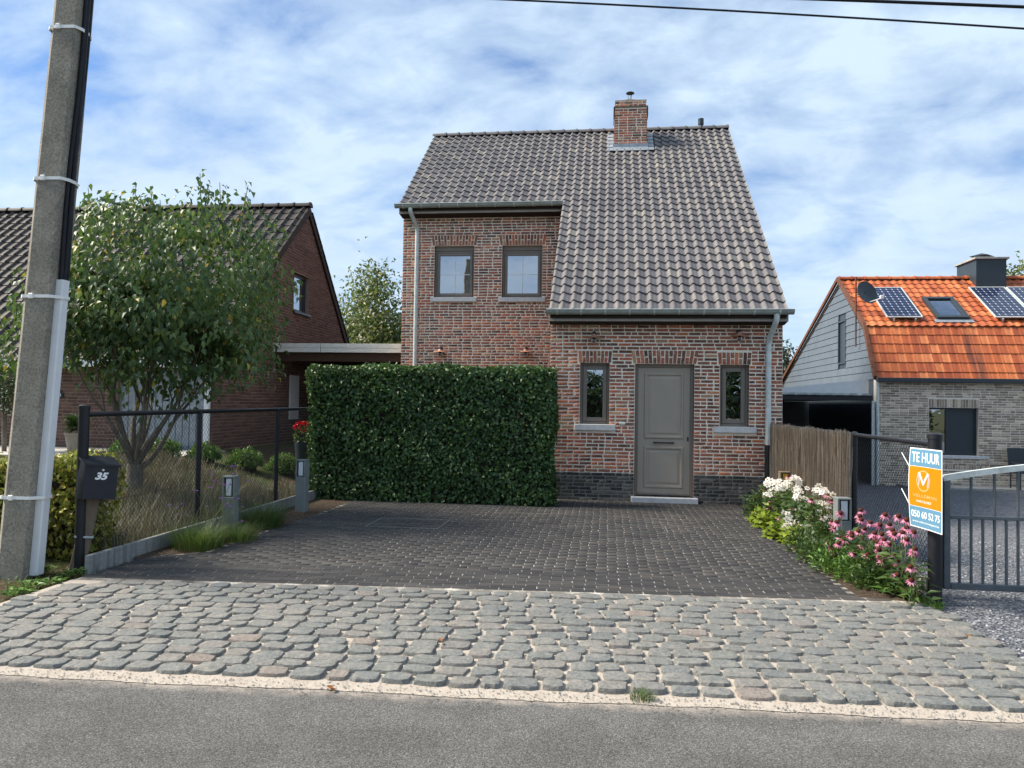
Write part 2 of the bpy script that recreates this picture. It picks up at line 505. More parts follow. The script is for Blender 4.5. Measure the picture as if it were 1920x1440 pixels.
MAT['box_leaf'] = leaf_mat('box_leaf', [(0, (0.045, 0.106, 0.019)), (0.6, (0.088, 0.192, 0.032)), (1, (0.176, 0.304, 0.056))], tw=0.25)
MAT['grass'] = leaf_mat('grass_blade', [(0, (0.035, 0.070, 0.018)), (0.5, (0.065, 0.115, 0.030)), (0.85, (0.10, 0.15, 0.045)), (1, (0.24, 0.20, 0.10))], tw=0.3, rough=0.5)
MAT['dry'] = leaf_mat('dry_lavender', [(0, (0.105, 0.098, 0.071)), (0.35, (0.185, 0.169, 0.122)), (0.7, (0.169, 0.189, 0.122)), (0.88, (0.290, 0.246, 0.179)), (1, (0.137, 0.189, 0.095))], (0.25, 0.2, 0.1), 0.2, 0.7)
MAT['green_leaf'] = leaf_mat('green_leaf', [(0, (0.026, 0.058, 0.016)), (0.6, (0.055, 0.105, 0.026)), (1, (0.10, 0.15, 0.04))], tw=0.25)
MAT['stem'] = plain('green_stem', (0.10, 0.13, 0.05), 0.7, 0.2)
MAT['pink'] = leaf_mat('pink_petal', [(0, (0.42, 0.10, 0.20)), (0.5, (0.58, 0.20, 0.33)), (1, (0.70, 0.36, 0.46))], (0.7, 0.3, 0.4), 0.25, 0.6, 0.2)
MAT['cone'] = plain('seed_cone', (0.075, 0.022, 0.014), 0.85, 0.2, var=0.4, scale=120)
MAT['white_petal'] = leaf_mat('white_petal', [(0, (0.66, 0.64, 0.60)), (1, (0.84, 0.82, 0.78))], (0.8, 0.8, 0.7), 0.25, 0.6, 0.2)
MAT['yellow'] = plain('yellow_stamen', (0.55, 0.36, 0.03), 0.8, 0.2)
MAT['purple'] = leaf_mat('purple_petal', [(0, (0.20, 0.09, 0.30)), (1, (0.36, 0.20, 0.48))], (0.4, 0.2, 0.5), 0.2, 0.6, 0.2)
MAT['dead_leaf'] = plain('dead_leaf', (0.30, 0.12, 0.04), 0.8, 0.2, var=0.3, scale=30)


def glass_mat(name, refl=0.5, tint=(0.86, 0.92, 1.0)):
    m = bpy.data.materials.new(name)
    m.use_nodes = True
    t = m.node_tree
    t.nodes.clear()
    o = t.nodes.new('ShaderNodeOutputMaterial')
    g = t.nodes.new('ShaderNodeBsdfGlossy')
    g.inputs['Color'].default_value = (*tint, 1)
    g.inputs['Roughness'].default_value = 0.0
    tr = t.nodes.new('ShaderNodeBsdfTransparent')
    tr.inputs['Color'].default_value = (0.22, 0.24, 0.24, 1)
    lw = t.nodes.new('ShaderNodeLayerWeight')
    lw.inputs['Blend'].default_value = 0.3
    ad = t.nodes.new('ShaderNodeMath')
    ad.operation = 'ADD'
    ad.use_clamp = True
    ad.inputs[1].default_value = refl
    t.links.new(lw.outputs['Fresnel'], ad.inputs[0])
    mx = t.nodes.new('ShaderNodeMixShader')
    t.links.new(ad.outputs[0], mx.inputs[0])
    t.links.new(tr.outputs[0], mx.inputs[1])
    t.links.new(g.outputs[0], mx.inputs[2])
    t.links.new(mx.outputs[0], o.inputs[0])
    # slight waviness of the panes
    geo = t.nodes.new('ShaderNodeNewGeometry')
    nz = t.nodes.new('ShaderNodeTexNoise')
    nz.inputs['Scale'].default_value = 2.2
    t.links.new(geo.outputs['Position'], nz.inputs['Vector'])
    bp = t.nodes.new('ShaderNodeBump')
    bp.inputs['Strength'].default_value = 0.06
    bp.inputs['Distance'].default_value = 0.02
    t.links.new(nz.outputs['Fac'], bp.inputs['Height'])
    t.links.new(bp.outputs[0], g.inputs['Normal'])
    return m


MAT['glass'] = glass_mat('coated_glass', 0.42)
MAT['bulb'] = glass_mat('bulb_glass', 0.12)
k = NT('solar_cells', 0.12, 0.5)
oc = k.n('ShaderNodeTexCoord')
sp = k.n('ShaderNodeSeparateXYZ')
k.t.links.new(oc.outputs['Object'], sp.inputs[0])
fxs = [k.math('ABSOLUTE', k.math('SUBTRACT', k.math('FRACT', k.math('MULTIPLY', sp.outputs[i], 1 / 0.158)), 0.5)) for i in (0, 1)]
line = k.math('MAXIMUM', k.math('GREATER_THAN', fxs[0], 0.475), k.math('GREATER_THAN', fxs[1], 0.475))
dia = k.math('GREATER_THAN', k.math('ADD', fxs[0], fxs[1]), 0.86)
c = k.mix(k.math('MULTIPLY', line, 0.5), (0.010, 0.018, 0.055, 1), (0.45, 0.5, 0.58, 1))
k.col(k.mix(dia, c, (0.70, 0.74, 0.78, 1)))
MAT['solar'] = k.m

# ------------------------------------------------------------------ object helpers


def tag(o, label, cat, group=None):
    o['label'] = label
    o['category'] = cat
    if group:
        o['group'] = group
    return o


def thing(name, label, cat, loc=(0, 0, 0), rotz=0.0, group=None):
    o = bpy.data.objects.new(name, None)
    o.empty_display_size = 0.2
    COL.objects.link(o)
    o.location = loc
    o.rotation_euler = (0, 0, rotz)
    return tag(o, label, cat, group)


def link(name, me, parent=None, local=False, mat=None):
    o = bpy.data.objects.new(name, me)
    COL.objects.link(o)
    if mat is not None and not me.materials:
        me.materials.append(MAT[mat] if isinstance(mat, str) else mat)
    if parent is not None:
        o.parent = parent
        if not local and parent.type == 'EMPTY' and parent.parent is None:
            o.location = -Vector(parent.location)
    return o


def finish(me, smooth):
    if smooth is not None:
        me.polygons.foreach_set('use_smooth', [True] * len(me.polygons))
        me.set_sharp_from_angle(angle=R(smooth))
    me.update()
    return me


class MB:
    def __init__(self):
        self.v, self.f, self.r = [], [], []

    def add(self, vs, fs, rnd=0.0):
        o = len(self.v)
        self.v.extend([tuple(float(c) for c in p) for p in vs])
        self.f.extend([tuple(i + o for i in f) for f in fs])
        self.r.extend([rnd] * len(fs))
        return self

    def box(self, x0, x1, y0, y1, z0, z1, rnd=0.0):
        v = [(x, y, z) for z in (z0, z1) for y in (y0, y1) for x in (x0, x1)]
        return self.add(v, [(0, 2, 3, 1), (4, 5, 7, 6), (0, 1, 5, 4), (2, 6, 7, 3), (0, 4, 6, 2), (1, 3, 7, 5)], rnd)

    def bbox(self, x0, x1, y0, y1, z0, z1, b=0.006, rnd=0.0):
        """box with chamfered edges (all 12)"""
        xs, ys, zs = (x0, x1), (y0, y1), (z0, z1)
        v, idx = [], {}
        for i in (0, 1):
            for j in (0, 1):
                for l in (0, 1):
                    sx, sy, sz = (1, -1)[i], (1, -1)[j], (1, -1)[l]
                    for a in range(3):
                        p = [xs[i] + sx * b, ys[j] + sy * b, zs[l] + sz * b]
                        p[a] = (xs[i], ys[j], zs[l])[a]
                        idx[i, j, l, a] = len(v)
                        v.append(tuple(p))
        f = []
        for a in range(3):
            o1, o2 = (a + 1) % 3, (a + 2) % 3
            for s in (0, 1):
                q = []
                for (p, q2) in ((0, 0), (1, 0), (1, 1), (0, 1)):
                    t = [0, 0, 0]
                    t[a], t[o1], t[o2] = s, p, q2
                    q.append(idx[t[0], t[1], t[2], a])
                f.append(tuple(q if s else q[::-1]))
        for a in range(3):
            o1, o2 = (a + 1) % 3, (a + 2) % 3
            for p in (0, 1):
                for q2 in (0, 1):
                    t0, t1 = [0, 0, 0], [0, 0, 0]
                    t0[a], t1[a] = 0, 1
                    t0[o1] = t1[o1] = p
                    t0[o2] = t1[o2] = q2
                    q = [idx[(*t0, o1)], idx[(*t1, o1)], idx[(*t1, o2)], idx[(*t0, o2)]]
                    f.append(tuple(q if (p ^ q2) else q[::-1]))
        for i in (0, 1):
            for j in (0, 1):
                for l in (0, 1):
                    t = [idx[i, j, l, a] for a in range(3)]
                    f.append(tuple(t if (i + j + l) % 2 else t[::-1]))
        return self.add(v, f, rnd)

    def tube(self, pts, rad, n=8, cap=True, rnd=0.0):
        P = [Vector([float(c) for c in p]) for p in pts]
        if not isinstance(rad, (list, tuple)):
            rad = [rad] * len(P)
        vs, fs = [], []
        up = None
        for i, p in enumerate(P):
            d = (P[min(i + 1, len(P) - 1)] - P[max(i - 1, 0)])
            d = d.normalized() if d.length > 1e-9 else Vector((0, 0, 1))
            if up is None:
                up = Vector((0, 0, 1)) if abs(d.z) < 0.9 else Vector((1, 0, 0))
            s = d.cross(up)
            s = s.normalized() if s.length > 1e-6 else d.orthogonal().normalized()
            up = s.cross(d).normalized()
            for j in range(n):
                a = 2 * math.pi * j / n
                vs.append(p + s * (rad[i] * math.cos(a)) + up * (rad[i] * math.sin(a)))
        for i in range(len(P) - 1):
            for j in range(n):
                a, b = i * n + j, i * n + (j + 1) % n
                fs.append((a, b, b + n, a + n))
        if cap:
            fs.append(tuple(range(n))[::-1])
            fs.append(tuple(range((len(P) - 1) * n, len(P) * n)))
        return self.add(vs, fs, rnd)

    def lathe(self, c, prof, n=16, rnd=0.0):
        vs, fs = [], []
        for (r, z) in prof:
            for j in range(n):
                a = 2 * math.pi * j / n
                vs.append((c[0] + r * math.cos(a), c[1] + r * math.sin(a), c[2] + z))
        for i in range(len(prof) - 1):
            for j in range(n):
                a, b = i * n + j, i * n + (j + 1) % n
                fs.append((a, b, b + n, a + n))
        return self.add(vs, fs, rnd)

    def prism(self, poly, axis, a0, a1, rnd=0.0):
        """poly: 2D points; axis 0: (y,z) extruded along x, 1: (x,z) along y, 2: (x,y) along z"""
        def mk(p, a):
            return {0: (a, p[0], p[1]), 1: (p[0], a, p[1]), 2: (p[0], p[1], a)}[axis]
        n = len(poly)
        vs = [mk(p, a0) for p in poly] + [mk(p, a1) for p in poly]
        area = sum(poly[i][0] * poly[(i + 1) % n][1] - poly[(i + 1) % n][0] * poly[i][1] for i in range(n))
        fs = [tuple(range(n))[::-1], tuple(range(n, 2 * n))] + [(i, (i + 1) % n, (i + 1) % n + n, i + n) for i in range(n)]
        flip = (area < 0) ^ (axis == 1)
        if flip:
            fs = [f[::-1] for f in fs]
        return self.add(vs, fs, rnd)

    def mesh(self, name, smooth=None):
        me = bpy.data.meshes.new(name)
        me.from_pydata(self.v, [], self.f)
        if any(self.r):
            at = me.attributes.new('rnd', 'FLOAT', 'FACE')
            at.data.foreach_set('value', np.array(self.r, dtype=np.float32))
        return finish(me, smooth)

    def build(self, name, mat, parent=None, smooth=None, local=False):
        return link(name, self.mesh(name, smooth), parent, local, mat)


def structure(o):
    o['kind'] = 'structure'
    return o


def stuff(o):
    o['kind'] = 'stuff'
    return o


def np_mesh(name, V, F, rnd=None, smooth=None):
    me = bpy.data.meshes.new(name)
    nf, k_ = F.shape
    me.vertices.add(len(V))
    me.vertices.foreach_set('co', np.asarray(V, np.float32).ravel())
    me.loops.add(nf * k_)
    me.polygons.add(nf)
    me.loops.foreach_set('vertex_index', F.astype(np.int32).ravel())
    me.polygons.foreach_set('loop_start', np.arange(0, nf * k_, k_, dtype=np.int32))
    me.polygons.foreach_set('loop_total', np.full(nf, k_, dtype=np.int32))
    me.update(calc_edges=True)
    if rnd is not None:
        at = me.attributes.new('rnd', 'FLOAT', 'FACE')
        at.data.foreach_set('value', np.asarray(rnd, np.float32))
    me.validate()
    return finish(me, smooth)


def pieces(name, protos, xf, parent, mat, n_ind=300, stuff_name=None, smooth=None):
    """protos: list of MB; xf: list of (proto index, 4x4 numpy, score). The n_ind with the highest
    score become objects of their own that share mesh data; the rest is joined as one 'stuff' part."""
    m_ = MAT[mat]
    shared = []
    for i, p in enumerate(protos):
        me = p.mesh(name, smooth)
        me.materials.append(m_)
        shared.append(me)
    order = sorted(range(len(xf)), key=lambda i: -xf[i][2])
    for i in order[:n_ind]:
        pi, M, _ = xf[i]
        o = bpy.data.objects.new(name, shared[pi])
        COL.objects.link(o)
        o.parent = parent
        o.matrix_local = Matrix(M.tolist())
    rest = order[n_ind:]
    if not rest:
        return None
    PV = [np.c_[np.array(p.v, float), np.ones(len(p.v))] for p in protos]
    tri = []
    for p in protos:
        t = []
        for f in p.f:
            for j in range(1, len(f) - 1):
                t.append((f[0], f[j], f[j + 1]))
        tri.append(np.array(t, int))
    Vs, Fs, Rs = [], [], []
    off = 0
    for i in rest:
        pi, M, _ = xf[i]
        v = PV[pi] @ M.T
        Vs.append(v[:, :3])
        Fs.append(tri[pi] + off)
        Rs.append(np.full(len(tri[pi]), rng.random()))
        off += len(v)
    me = np_mesh(stuff_name or name + 's', np.concatenate(Vs), np.concatenate(Fs), np.concatenate(Rs), smooth)
    me.materials.append(m_)
    o = bpy.data.objects.new(stuff_name or name + 's', me)
    COL.objects.link(o)
    o.parent = parent
    stuff(o)
    return o


def mat4(x, y, z, p):
    M = np.eye(4)
    M[:3, 0], M[:3, 1], M[:3, 2], M[:3, 3] = x, y, z, p
    return M


def unit(v):
    return v / np.maximum(np.linalg.norm(v, axis=-1, keepdims=True), 1e-9)


def leaf_arrays(P, A, N, L, W, fold=0.28, curl=0.25):
    A = unit(A)
    N = unit(N - (N * A).sum(1, keepdims=True) * A)
    Sd = np.cross(A, N)
    L, W = L[:, None], W[:, None]
    v0 = P
    v1 = P + A * L * 0.42 + Sd * W * 0.5 + N * W * fold
    v2 = P + A * L * 0.42 - Sd * W * 0.5 + N * W * fold
    v3 = P + A * L * 0.5
    v4 = P + A * L - N * L * curl
    V = np.stack([v0, v1, v2, v3, v4], 1).reshape(-1, 3)
    n = len(P)
    b = (np.arange(n) * 5)[:, None, None]
    F = (np.array([[0, 1, 3], [0, 3, 2], [1, 4, 3], [3, 4, 2]])[None] + b).reshape(-1, 3)
    return V, F, np.repeat(rng.random(n), 4)


def leaves(name, parent, mat, P, A, N, L, W, fold=0.28, curl=0.25, local=False):
    V, F, r = leaf_arrays(P, A, N, L, W, fold, curl)
    me = np_mesh(name, V, F, r)
    return stuff(link(name, me, parent, local, mat))


def blades(name, parent, mat, P, D, H, W, bend, local=False):
    """grass blades: base P, lean direction D (unit, horizontal), height H, width W, bend 0..1"""
    n = len(P)
    H, W, bend = H[:, None], W[:, None], bend[:, None]
    up = np.array([[0, 0, 1.0]])
    Sd = np.cross(D, up)
    rings = []
    for t in (0, 0.4, 0.75, 1.0):
        c = P + up * H * (t - 0.45 * bend * t * t) + D * H * bend * t * t
        w = W * (1 - t) ** 0.6
        rings += [c - Sd * w * 0.5, c + Sd * w * 0.5] if t < 1 else [c]
    V = np.stack(rings, 1).reshape(-1, 3)
    b = (np.arange(n) * 7)[:, None, None]
    F = (np.array([[0, 1, 3], [0, 3, 2], [2, 3, 5], [2, 5, 4], [4, 5, 6]])[None] + b).reshape(-1, 3)
    return stuff(link(name, np_mesh(name, V, F, np.repeat(rng.random(n), 5)), parent, local, mat))


def hdir(n):
    a = rng.random(n) * 2 * math.pi
    return np.c_[np.cos(a), np.sin(a), np.zeros(n)]


def sph(n):
    return unit(rng.normal(size=(n, 3)))


def copy_tree(o, parent=None):
    c = o.copy()
    COL.objects.link(c)
    c.parent = parent
    for ch in [x for x in bpy.data.objects if x.parent == o]:
        copy_tree(ch, c)
    return c


def text_mesh(body, size, bold=0.0, shear=0.0, align='CENTER'):
    cu = bpy.data.curves.new('text', 'FONT')
    cu.body, cu.size, cu.offset, cu.shear = body, size, bold, shear
    cu.align_x, cu.align_y = align, 'CENTER'
    cu.extrude = 0.0005
    cu.resolution_u = 3
    o = bpy.data.objects.new('text', cu)
    COL.objects.link(o)
    bpy.context.view_layer.update()
    me = bpy.data.meshes.new_from_object(o.evaluated_get(bpy.context.evaluated_depsgraph_get()))
    bpy.data.objects.remove(o)
    bpy.data.curves.remove(cu)
    return me


def smooth01(t):
    t = min(1, max(0, t))
    return t * t * (3 - 2 * t)


# ------------------------------------------------------------------ terrain
def gh(x, y):
    z = 0.0
    if x < -4.72 and y > 6.72:
        z = 0.13 * smooth01((y - 6.72) / 0.35) + 0.50 * smooth01((-4.75 - x) / 2.6) * smooth01((y - 7.4) / 4.6)
        if x < -7.5:
            z = max(z, 0.0)
    if x > 2.7 and y > 7.0:
        z = -0.36 * min(1.0, (y - 7.0) / 14.0) * smooth01((x - 2.7) / 0.6)
    return z


xs = sorted(set([-900, -300, -120, -60, -40] + list(np.arange(-30, -5, 0.6).round(3)) + [-4.74, -4.70] + list(np.arange(-4.4, 2.6, 0.7).round(3)) + [2.7, 2.75] + list(np.arange(3, 16, 0.6).round(3)) + [20, 40, 120, 300, 900]))
ys = sorted(set([-900, -300, -120, -60, -30, -12, -6, 0, 4] + list(np.arange(5, 30, 0.45).round(3)) + [6.70, 6.74] + [40, 60, 120, 300, 900]))
V = np.array([(x, y, gh(x, y) - 0.03) for y in ys for x in xs])
nx = len(xs)
Fq = np.array([(j * nx + i, j * nx + i + 1, (j + 1) * nx + i + 1, (j + 1) * nx + i) for j in range(len(ys) - 1) for i in range(nx - 1)])
ground = structure(link('ground', np_mesh('ground', V, Fq, smooth=60), None, mat='ground'))


def edge_y(x):           # road edge
    return 4.245 + 0.0433 * x


def cob_y(x):            # cobble / paver border
    return 6.535 + 0.064 * x


rx = np.linspace(-60, 60, 121)
mb = MB()
for a, b in zip(rx[:-1], rx[1:]):
    mb.add([(a, edge_y(a) - 5.6, 0.0), (b, edge_y(b) - 5.6, 0.0), (b, edge_y(b) + 0.015 * math.sin(b * 7.0), 0.0), (a, edge_y(a) + 0.015 * math.sin(a * 7.0), 0.0)], [(0, 1, 2, 3)])
road = structure(mb.build('road', 'asphalt'))

# ------------------------------------------------------------------ cobble apron
mb = MB()
CL, CR = -4.62, 2.62
n_ = 260
fe = lambda x: edge_y(x) - 0.045 + 0.010 * math.sin(x * 3.1) + 0.006 * math.sin(x * 11.0 + 1) + random.uniform(-0.006, 0.006)
for i in range(n_):
    a, b = CL + (CR - CL) * i / n_, CL + (CR - CL) * (i + 1) / n_
    fa = fe(a) if i == 0 else fb
    fb = fe(b)
    mb.add([(a, fa, 0.004), (b, fb, 0.004), (b, cob_y(b), 0.010), (a, cob_y(a), 0.010)], [(0, 1, 2, 3)])
apron = structure(mb.build('cobble_apron', 'sand'))


def cobble_proto():
    m = MB()
    n = 14
    out = []
    for j in range(n):
        a = 2 * math.pi * (j + 0.5) / n + random.uniform(-0.06, 0.06)
        c, s = math.cos(a), math.sin(a)
        p = 7.0
        rr = 1.0 / (abs(c) ** p + abs(s) ** p) ** (1 / p)
        rr *= random.uniform(0.90, 1.03)
        out.append((0.515 * rr * c, 0.515 * rr * s))
    sk = random.uniform(-0.10, 0.10)
    out = [(x + sk * y, y * (1 + random.uniform(-0.03, 0.03))) for x, y in out]
    rings = [(1.02, -0.9), (1.0, 0.40), (0.94, 0.86), (0.62, 1.0)]
    vs = []
    tl = (random.uniform(-0.25, 0.25), random.uniform(-0.25, 0.25))
    for sc, z in rings:
        for (x, y) in out:
            vs.append((x * sc, y * sc, z + (random.uniform(-0.09, 0.09) + tl[0] * x + tl[1] * y if z > 0 else 0)))
    vs.append((random.uniform(-0.1, 0.1), random.uniform(-0.1, 0.1), 1.0 + random.uniform(-0.06, 0.06)))
    fs = []
    for i in range(3):
        for j in range(n):
            fs.append((i * n + j, i * n + (j + 1) % n, (i + 1) * n + (j + 1) % n, (i + 1) * n + j))
    for j in range(n):
        fs.append((3 * n + j, 3 * n + (j + 1) % n, 4 * n))
    return m.add(vs, fs)


protos = [cobble_proto() for _ in range(14)]
xf = []
rows = 14
for rI in range(rows):
    t0, t1 = rI / rows, (rI + 1) / rows
    x = CL + 0.02 + random.uniform(0, 0.12)
    while x < CR - 0.14:
        w = random.uniform(0.145, 0.20)
        if random.random() < 0.06:
            w = random.uniform(0.11, 0.14)
        g = random.uniform(0.012, 0.030)
        xc = x + w / 2
        e0, e1 = edge_y(xc) + 0.085, cob_y(xc) - 0.012
        h = (e1 - e0) / rows
        yc = e0 + (t0 + t1) / 2 * (e1 - e0) + random.uniform(-0.012, 0.012) + 0.010 * math.sin(xc * 2.1 + rI)
        d = h * random.uniform(0.84, 0.95)
        a = 0.052 + random.uniform(-0.05, 0.05)
        ca, sa = math.cos(a), math.sin(a)
        tilt = (random.uniform(-0.03, 0.03), random.uniform(-0.03, 0.03))
        M = mat4((w * ca, w * sa, w * tilt[0]), (-d * sa, d * ca, d * tilt[1]), (0, 0, 0.020 * random.uniform(0.8, 1.25)), (xc, yc, 0.006 + random.uniform(0, 0.006)))
        # darker weathered sand takes over at the left verge
        if not (xc < -4.3 and yc > 6.0 + random.uniform(-.1, .1)):
            inview = abs((960 - 960)) < 1
            pr = np.array([xc, yc, 0]) - CAM
            zc_ = pr @ f_
            px = 960 + F_PX * (pr @ R_) / zc_
            sc = (w * d / zc_ ** 3) * (1 if -20 < px < 1940 else 0)
            xf.append((random.randrange(len(protos)), M, sc))
        x += w + g
# kerb line of cobbles laid lengthwise along the gravel
y = 4.62
while y < 6.45:
    l = random.uniform(0.17, 0.22)
    xf.append((random.randrange(len(protos)), mat4((0.0, 0.15, 0.0), (-l * 0.9, 0.02, 0.0), (0, 0, 0.02), (2.60 + 0.02 * random.random() - 0.03 * (6.5 - y) / 2, y + l / 2, 0.006)), 0.0004))
    y += l + 0.01
pieces('cobblestone', protos, xf, apron, 'cobble', 300, 'cobblestones', smooth=30)

# ------------------------------------------------------------------ driveway pavers
DR = 2.12


def drive_left(y):
    if y < 7.15:
        return -4.60
    if y < 7.75:
        return -4.60 + 0.52 * smooth01((y - 7.15) / 0.6)
    return -4.08 - 0.05 * math.sin(y)


def drive_right(y):
    t = smooth01((y - 6.74) / 0.14)
    return 2.66 * (1 - t) + t * (2.13 - 0.03 * math.sin(y * 0.9))


mb = MB()
yy = np.concatenate([np.linspace(6.15, 6.72, 6), np.linspace(6.742, 6.90, 6), np.linspace(6.95, 13.02, 46)])
for a, b in zip(yy[:-1], yy[1:]):
    lo = max
    la, lb, ra, rb = drive_left(a), drive_left(b), drive_right(a), drive_right(b)
    mb.add([(la, max(a, cob_y(la)), 0.0122), (ra, max(a, cob_y(ra)), 0.0122), (rb, max(b, cob_y(rb)), 0.0122), (lb, max(b, cob_y(lb)), 0.0122)], [(0, 1, 2, 3)])
drive = structure(mb.build('driveway', 'paver_sand'))


def paver_proto():
    m = MB()
    cx_, cy_ = 0.055, 0.13
    def ring(s, z):
        X, Y = 0.5 * s, 0.5 * s
        j = lambda: random.uniform(-0.008, 0.008)
        return [(-X + cx_ + j(), -Y, z), (X - cx_ + j(), -Y, z), (X, -Y + cy_, z), (X, Y - cy_, z), (X - cx_ + j(), Y, z), (-X + cx_ + j(), Y, z), (-X, Y - cy_, z), (-X, -Y + cy_, z)]
    vs = ring(1.0, -1.0) + ring(1.0, 0.55) + [(x * 0.97, y_ * 0.94, z) for x, y_, z in ring(1.0, 1.0)]
    fs = [(i * 8 + j, i * 8 + (j + 1) % 8, (i + 1) * 8 + (j + 1) % 8, (i + 1) * 8 + j) for i in (0, 1) for j in range(8)] + [tuple(range(16, 24))]
    return m.add(vs, fs)


protos = [paver_proto() for _ in range(5)]
xf = []
PH, PL = 0.083, 0.205
covers = [(0.02, 0.78, 9.86, 10.40), (-3.05, -2.10, 9.55, 10.30), (-1.98, -1.62, 11.62, 11.86)]
row = 0
while True:
    yb = row * PH
    if 6.30 + yb > 13.0:
        break
    off = (0.5 if row % 2 else 0.0) * PL + random.uniform(-0.012, 0.012)
    x = -4.9 + off
    while x < 2.9:
        xc = x + PL / 2
        yc = 6.25 + yb + 0.064 * (xc + 4.7) * max(0.0, 1 - yb / 9.0) + 0.020
        L_, R2 = drive_left(yc), drive_right(yc)
        a_, b_ = max(x, L_), min(x + PL, R2)
        ok = b_ - a_ > 0.06 and yc - PH / 2 > cob_y(xc) + 0.004 and yc < 12.97
        if ok:
            w, xc2 = b_ - a_ - 0.006, (a_ + b_) / 2
            an = 0.064 * max(0.0, 1 - yb / 9.0) + random.uniform(-0.006, 0.006)
            M = mat4((w, w * an, random.uniform(-.002, .002) * w), (-(PH - 0.006) * an, PH - 0.006, 0), (0, 0, 0.010), (xc2, yc, 0.006 + random.uniform(-0.0018, 0.0018)))
            xf.append((random.randrange(5), M, -dist((xc2 * 0.6, yc, 0))))
        x += PL
    row += 1
pieces('paver', protos, xf, drive, 'paver', 300, 'pavers')

for (x0, x1, y0, y1), lb in zip(covers, ('paved inspection cover in the driveway in front of the door', 'paved inspection cover in the open driveway between hedge and street', 'small square inspection cover right at the foot of the hedge')):
    t = thing('inspection_cover', lb, 'cover', ((x0 + x1) / 2, (y0 + y1) / 2, 0.016))
    for (a, b, c_, d) in ((x0, x1, y0, y0 + 0.007), (x0, x1, y1 - 0.007, y1), (x0, x0 + 0.008, y0 + 0.0105, y1 - 0.0105), (x1 - 0.008, x1, y0 + 0.0105, y1 - 0.0105)):
        MB().box(a, b, c_, d, 0.008, 0.0190).build('frame_bar', 'bollard', t)

# ------------------------------------------------------------------ gravel yard on the right
mb = MB()
gxs = [2.66, 2.72, 2.78, 2.9, 3.2, 3.6, 4.2, 5, 6, 7, 8, 10, 12, 16]
gys = list(np.arange(4.3, 21.1, 0.6)) + [22, 25, 28]
vv = [(x, y, gh(x, y) + 0.002) for y in gys for x in gxs]
ng = len(gxs)
mb.add(vv, [(j * ng + i, j * ng + i + 1, (j + 1) * ng + i + 1, (j + 1) * ng + i) for j in range(len(gys) - 1) for i in range(ng - 1)])
gravel = structure(mb.build('gravel_yard', 'gravel', smooth=60))
NG = 15000
gp = np.c_[rng.uniform(2.52, 6.2, NG), 4.4 + 6.6 * rng.random(NG) ** 1.5, np.zeros(NG)]
keep = [(p[0] > 2.70 + 0.05 * math.sin(p[1] * 9)) if p[1] > 6.3 else (p[0] > 2.60 + 0.12 * rng.random() - 0.05 * (6.3 - p[1])) for p in gp]
gp = gp[np.array(keep)]
n = len(gp)
gp[:, 2] = [gh(x, y) + 0.006 for x, y, _ in gp]
oct_ = np.array([(1, 0, 0), (0, 1, 0), (-1, 0, 0), (0, -1, 0), (0, 0, 0.7), (0, 0, -0.7)], float)
scl = rng.uniform(0.006, 0.016, (n, 1, 1)) * rng.uniform(0.6, 1.3, (n, 1, 3))
ang = rng.random(n) * 6.28
ca, sa = np.cos(ang), np.sin(ang)
v = oct_[None] * scl
v = np.stack([v[..., 0] * ca[:, None] - v[..., 1] * sa[:, None], v[..., 0] * sa[:, None] + v[..., 1] * ca[:, None], v[..., 2]], -1) + gp[:, None]
ftri = np.array([(0, 1, 4), (1, 2, 4), (2, 3, 4), (3, 0, 4)])
Fg = (ftri[None] + (np.arange(n) * 6)[:, None, None]).reshape(-1, 3)
gs = stuff(link('loose_gravel', np_mesh('loose_gravel', v.reshape(-1, 3), Fg, np.repeat(rng.random(n), 4)), gravel, mat='gravel_stone'))

# crumbs of stone and grit along the sandy road edge
NC = 2600
cx_ = rng.uniform(-4.6, 2.6, NC)
cp_ = np.c_[cx_, edge_y(cx_) + rng.normal(size=NC) * 0.07 - 0.01, np.full(NC, 0.008)]
scl = rng.uniform(0.002, 0.007, (NC, 1, 1)) * rng.uniform(0.6, 1.3, (NC, 1, 3))
v = oct_[None] * scl + cp_[:, None]
Fc = (ftri[None] + (np.arange(NC) * 6)[:, None, None]).reshape(-1, 3)
stuff(link('loose_grit', np_mesh('loose_grit', v.reshape(-1, 3), Fc, np.repeat(rng.random(NC), 4)), apron, mat='cobble'))

# soil beds beside the driveway
mb = MB()
yy = np.concatenate([np.linspace(6.742, 6.90, 6), np.linspace(6.95, 12.98, 28)])
for a, b in zip(yy[:-1], yy[1:]):
    mb.add([(drive_right(a) + 0.002, a, 0.012), (2.66, a, 0.03), (2.66, b, 0.03), (drive_right(b) + 0.002, b, 0.012)], [(0, 1, 2, 3)])
structure(mb.build('flower_bed', 'soil'))
mb = MB()
yy = np.linspace(7.16, 12.9, 30)
for a, b in zip(yy[:-1], yy[1:]):
    mb.add([(-4.64, a, 0.028), (drive_left(a) - 0.002, a, 0.012), (drive_left(b) - 0.002, b, 0.012), (-4.64, b, 0.028)], [(0, 1, 2, 3)])
structure(mb.build('border_bed', 'soil'))

# ------------------------------------------------------------------ brickwork


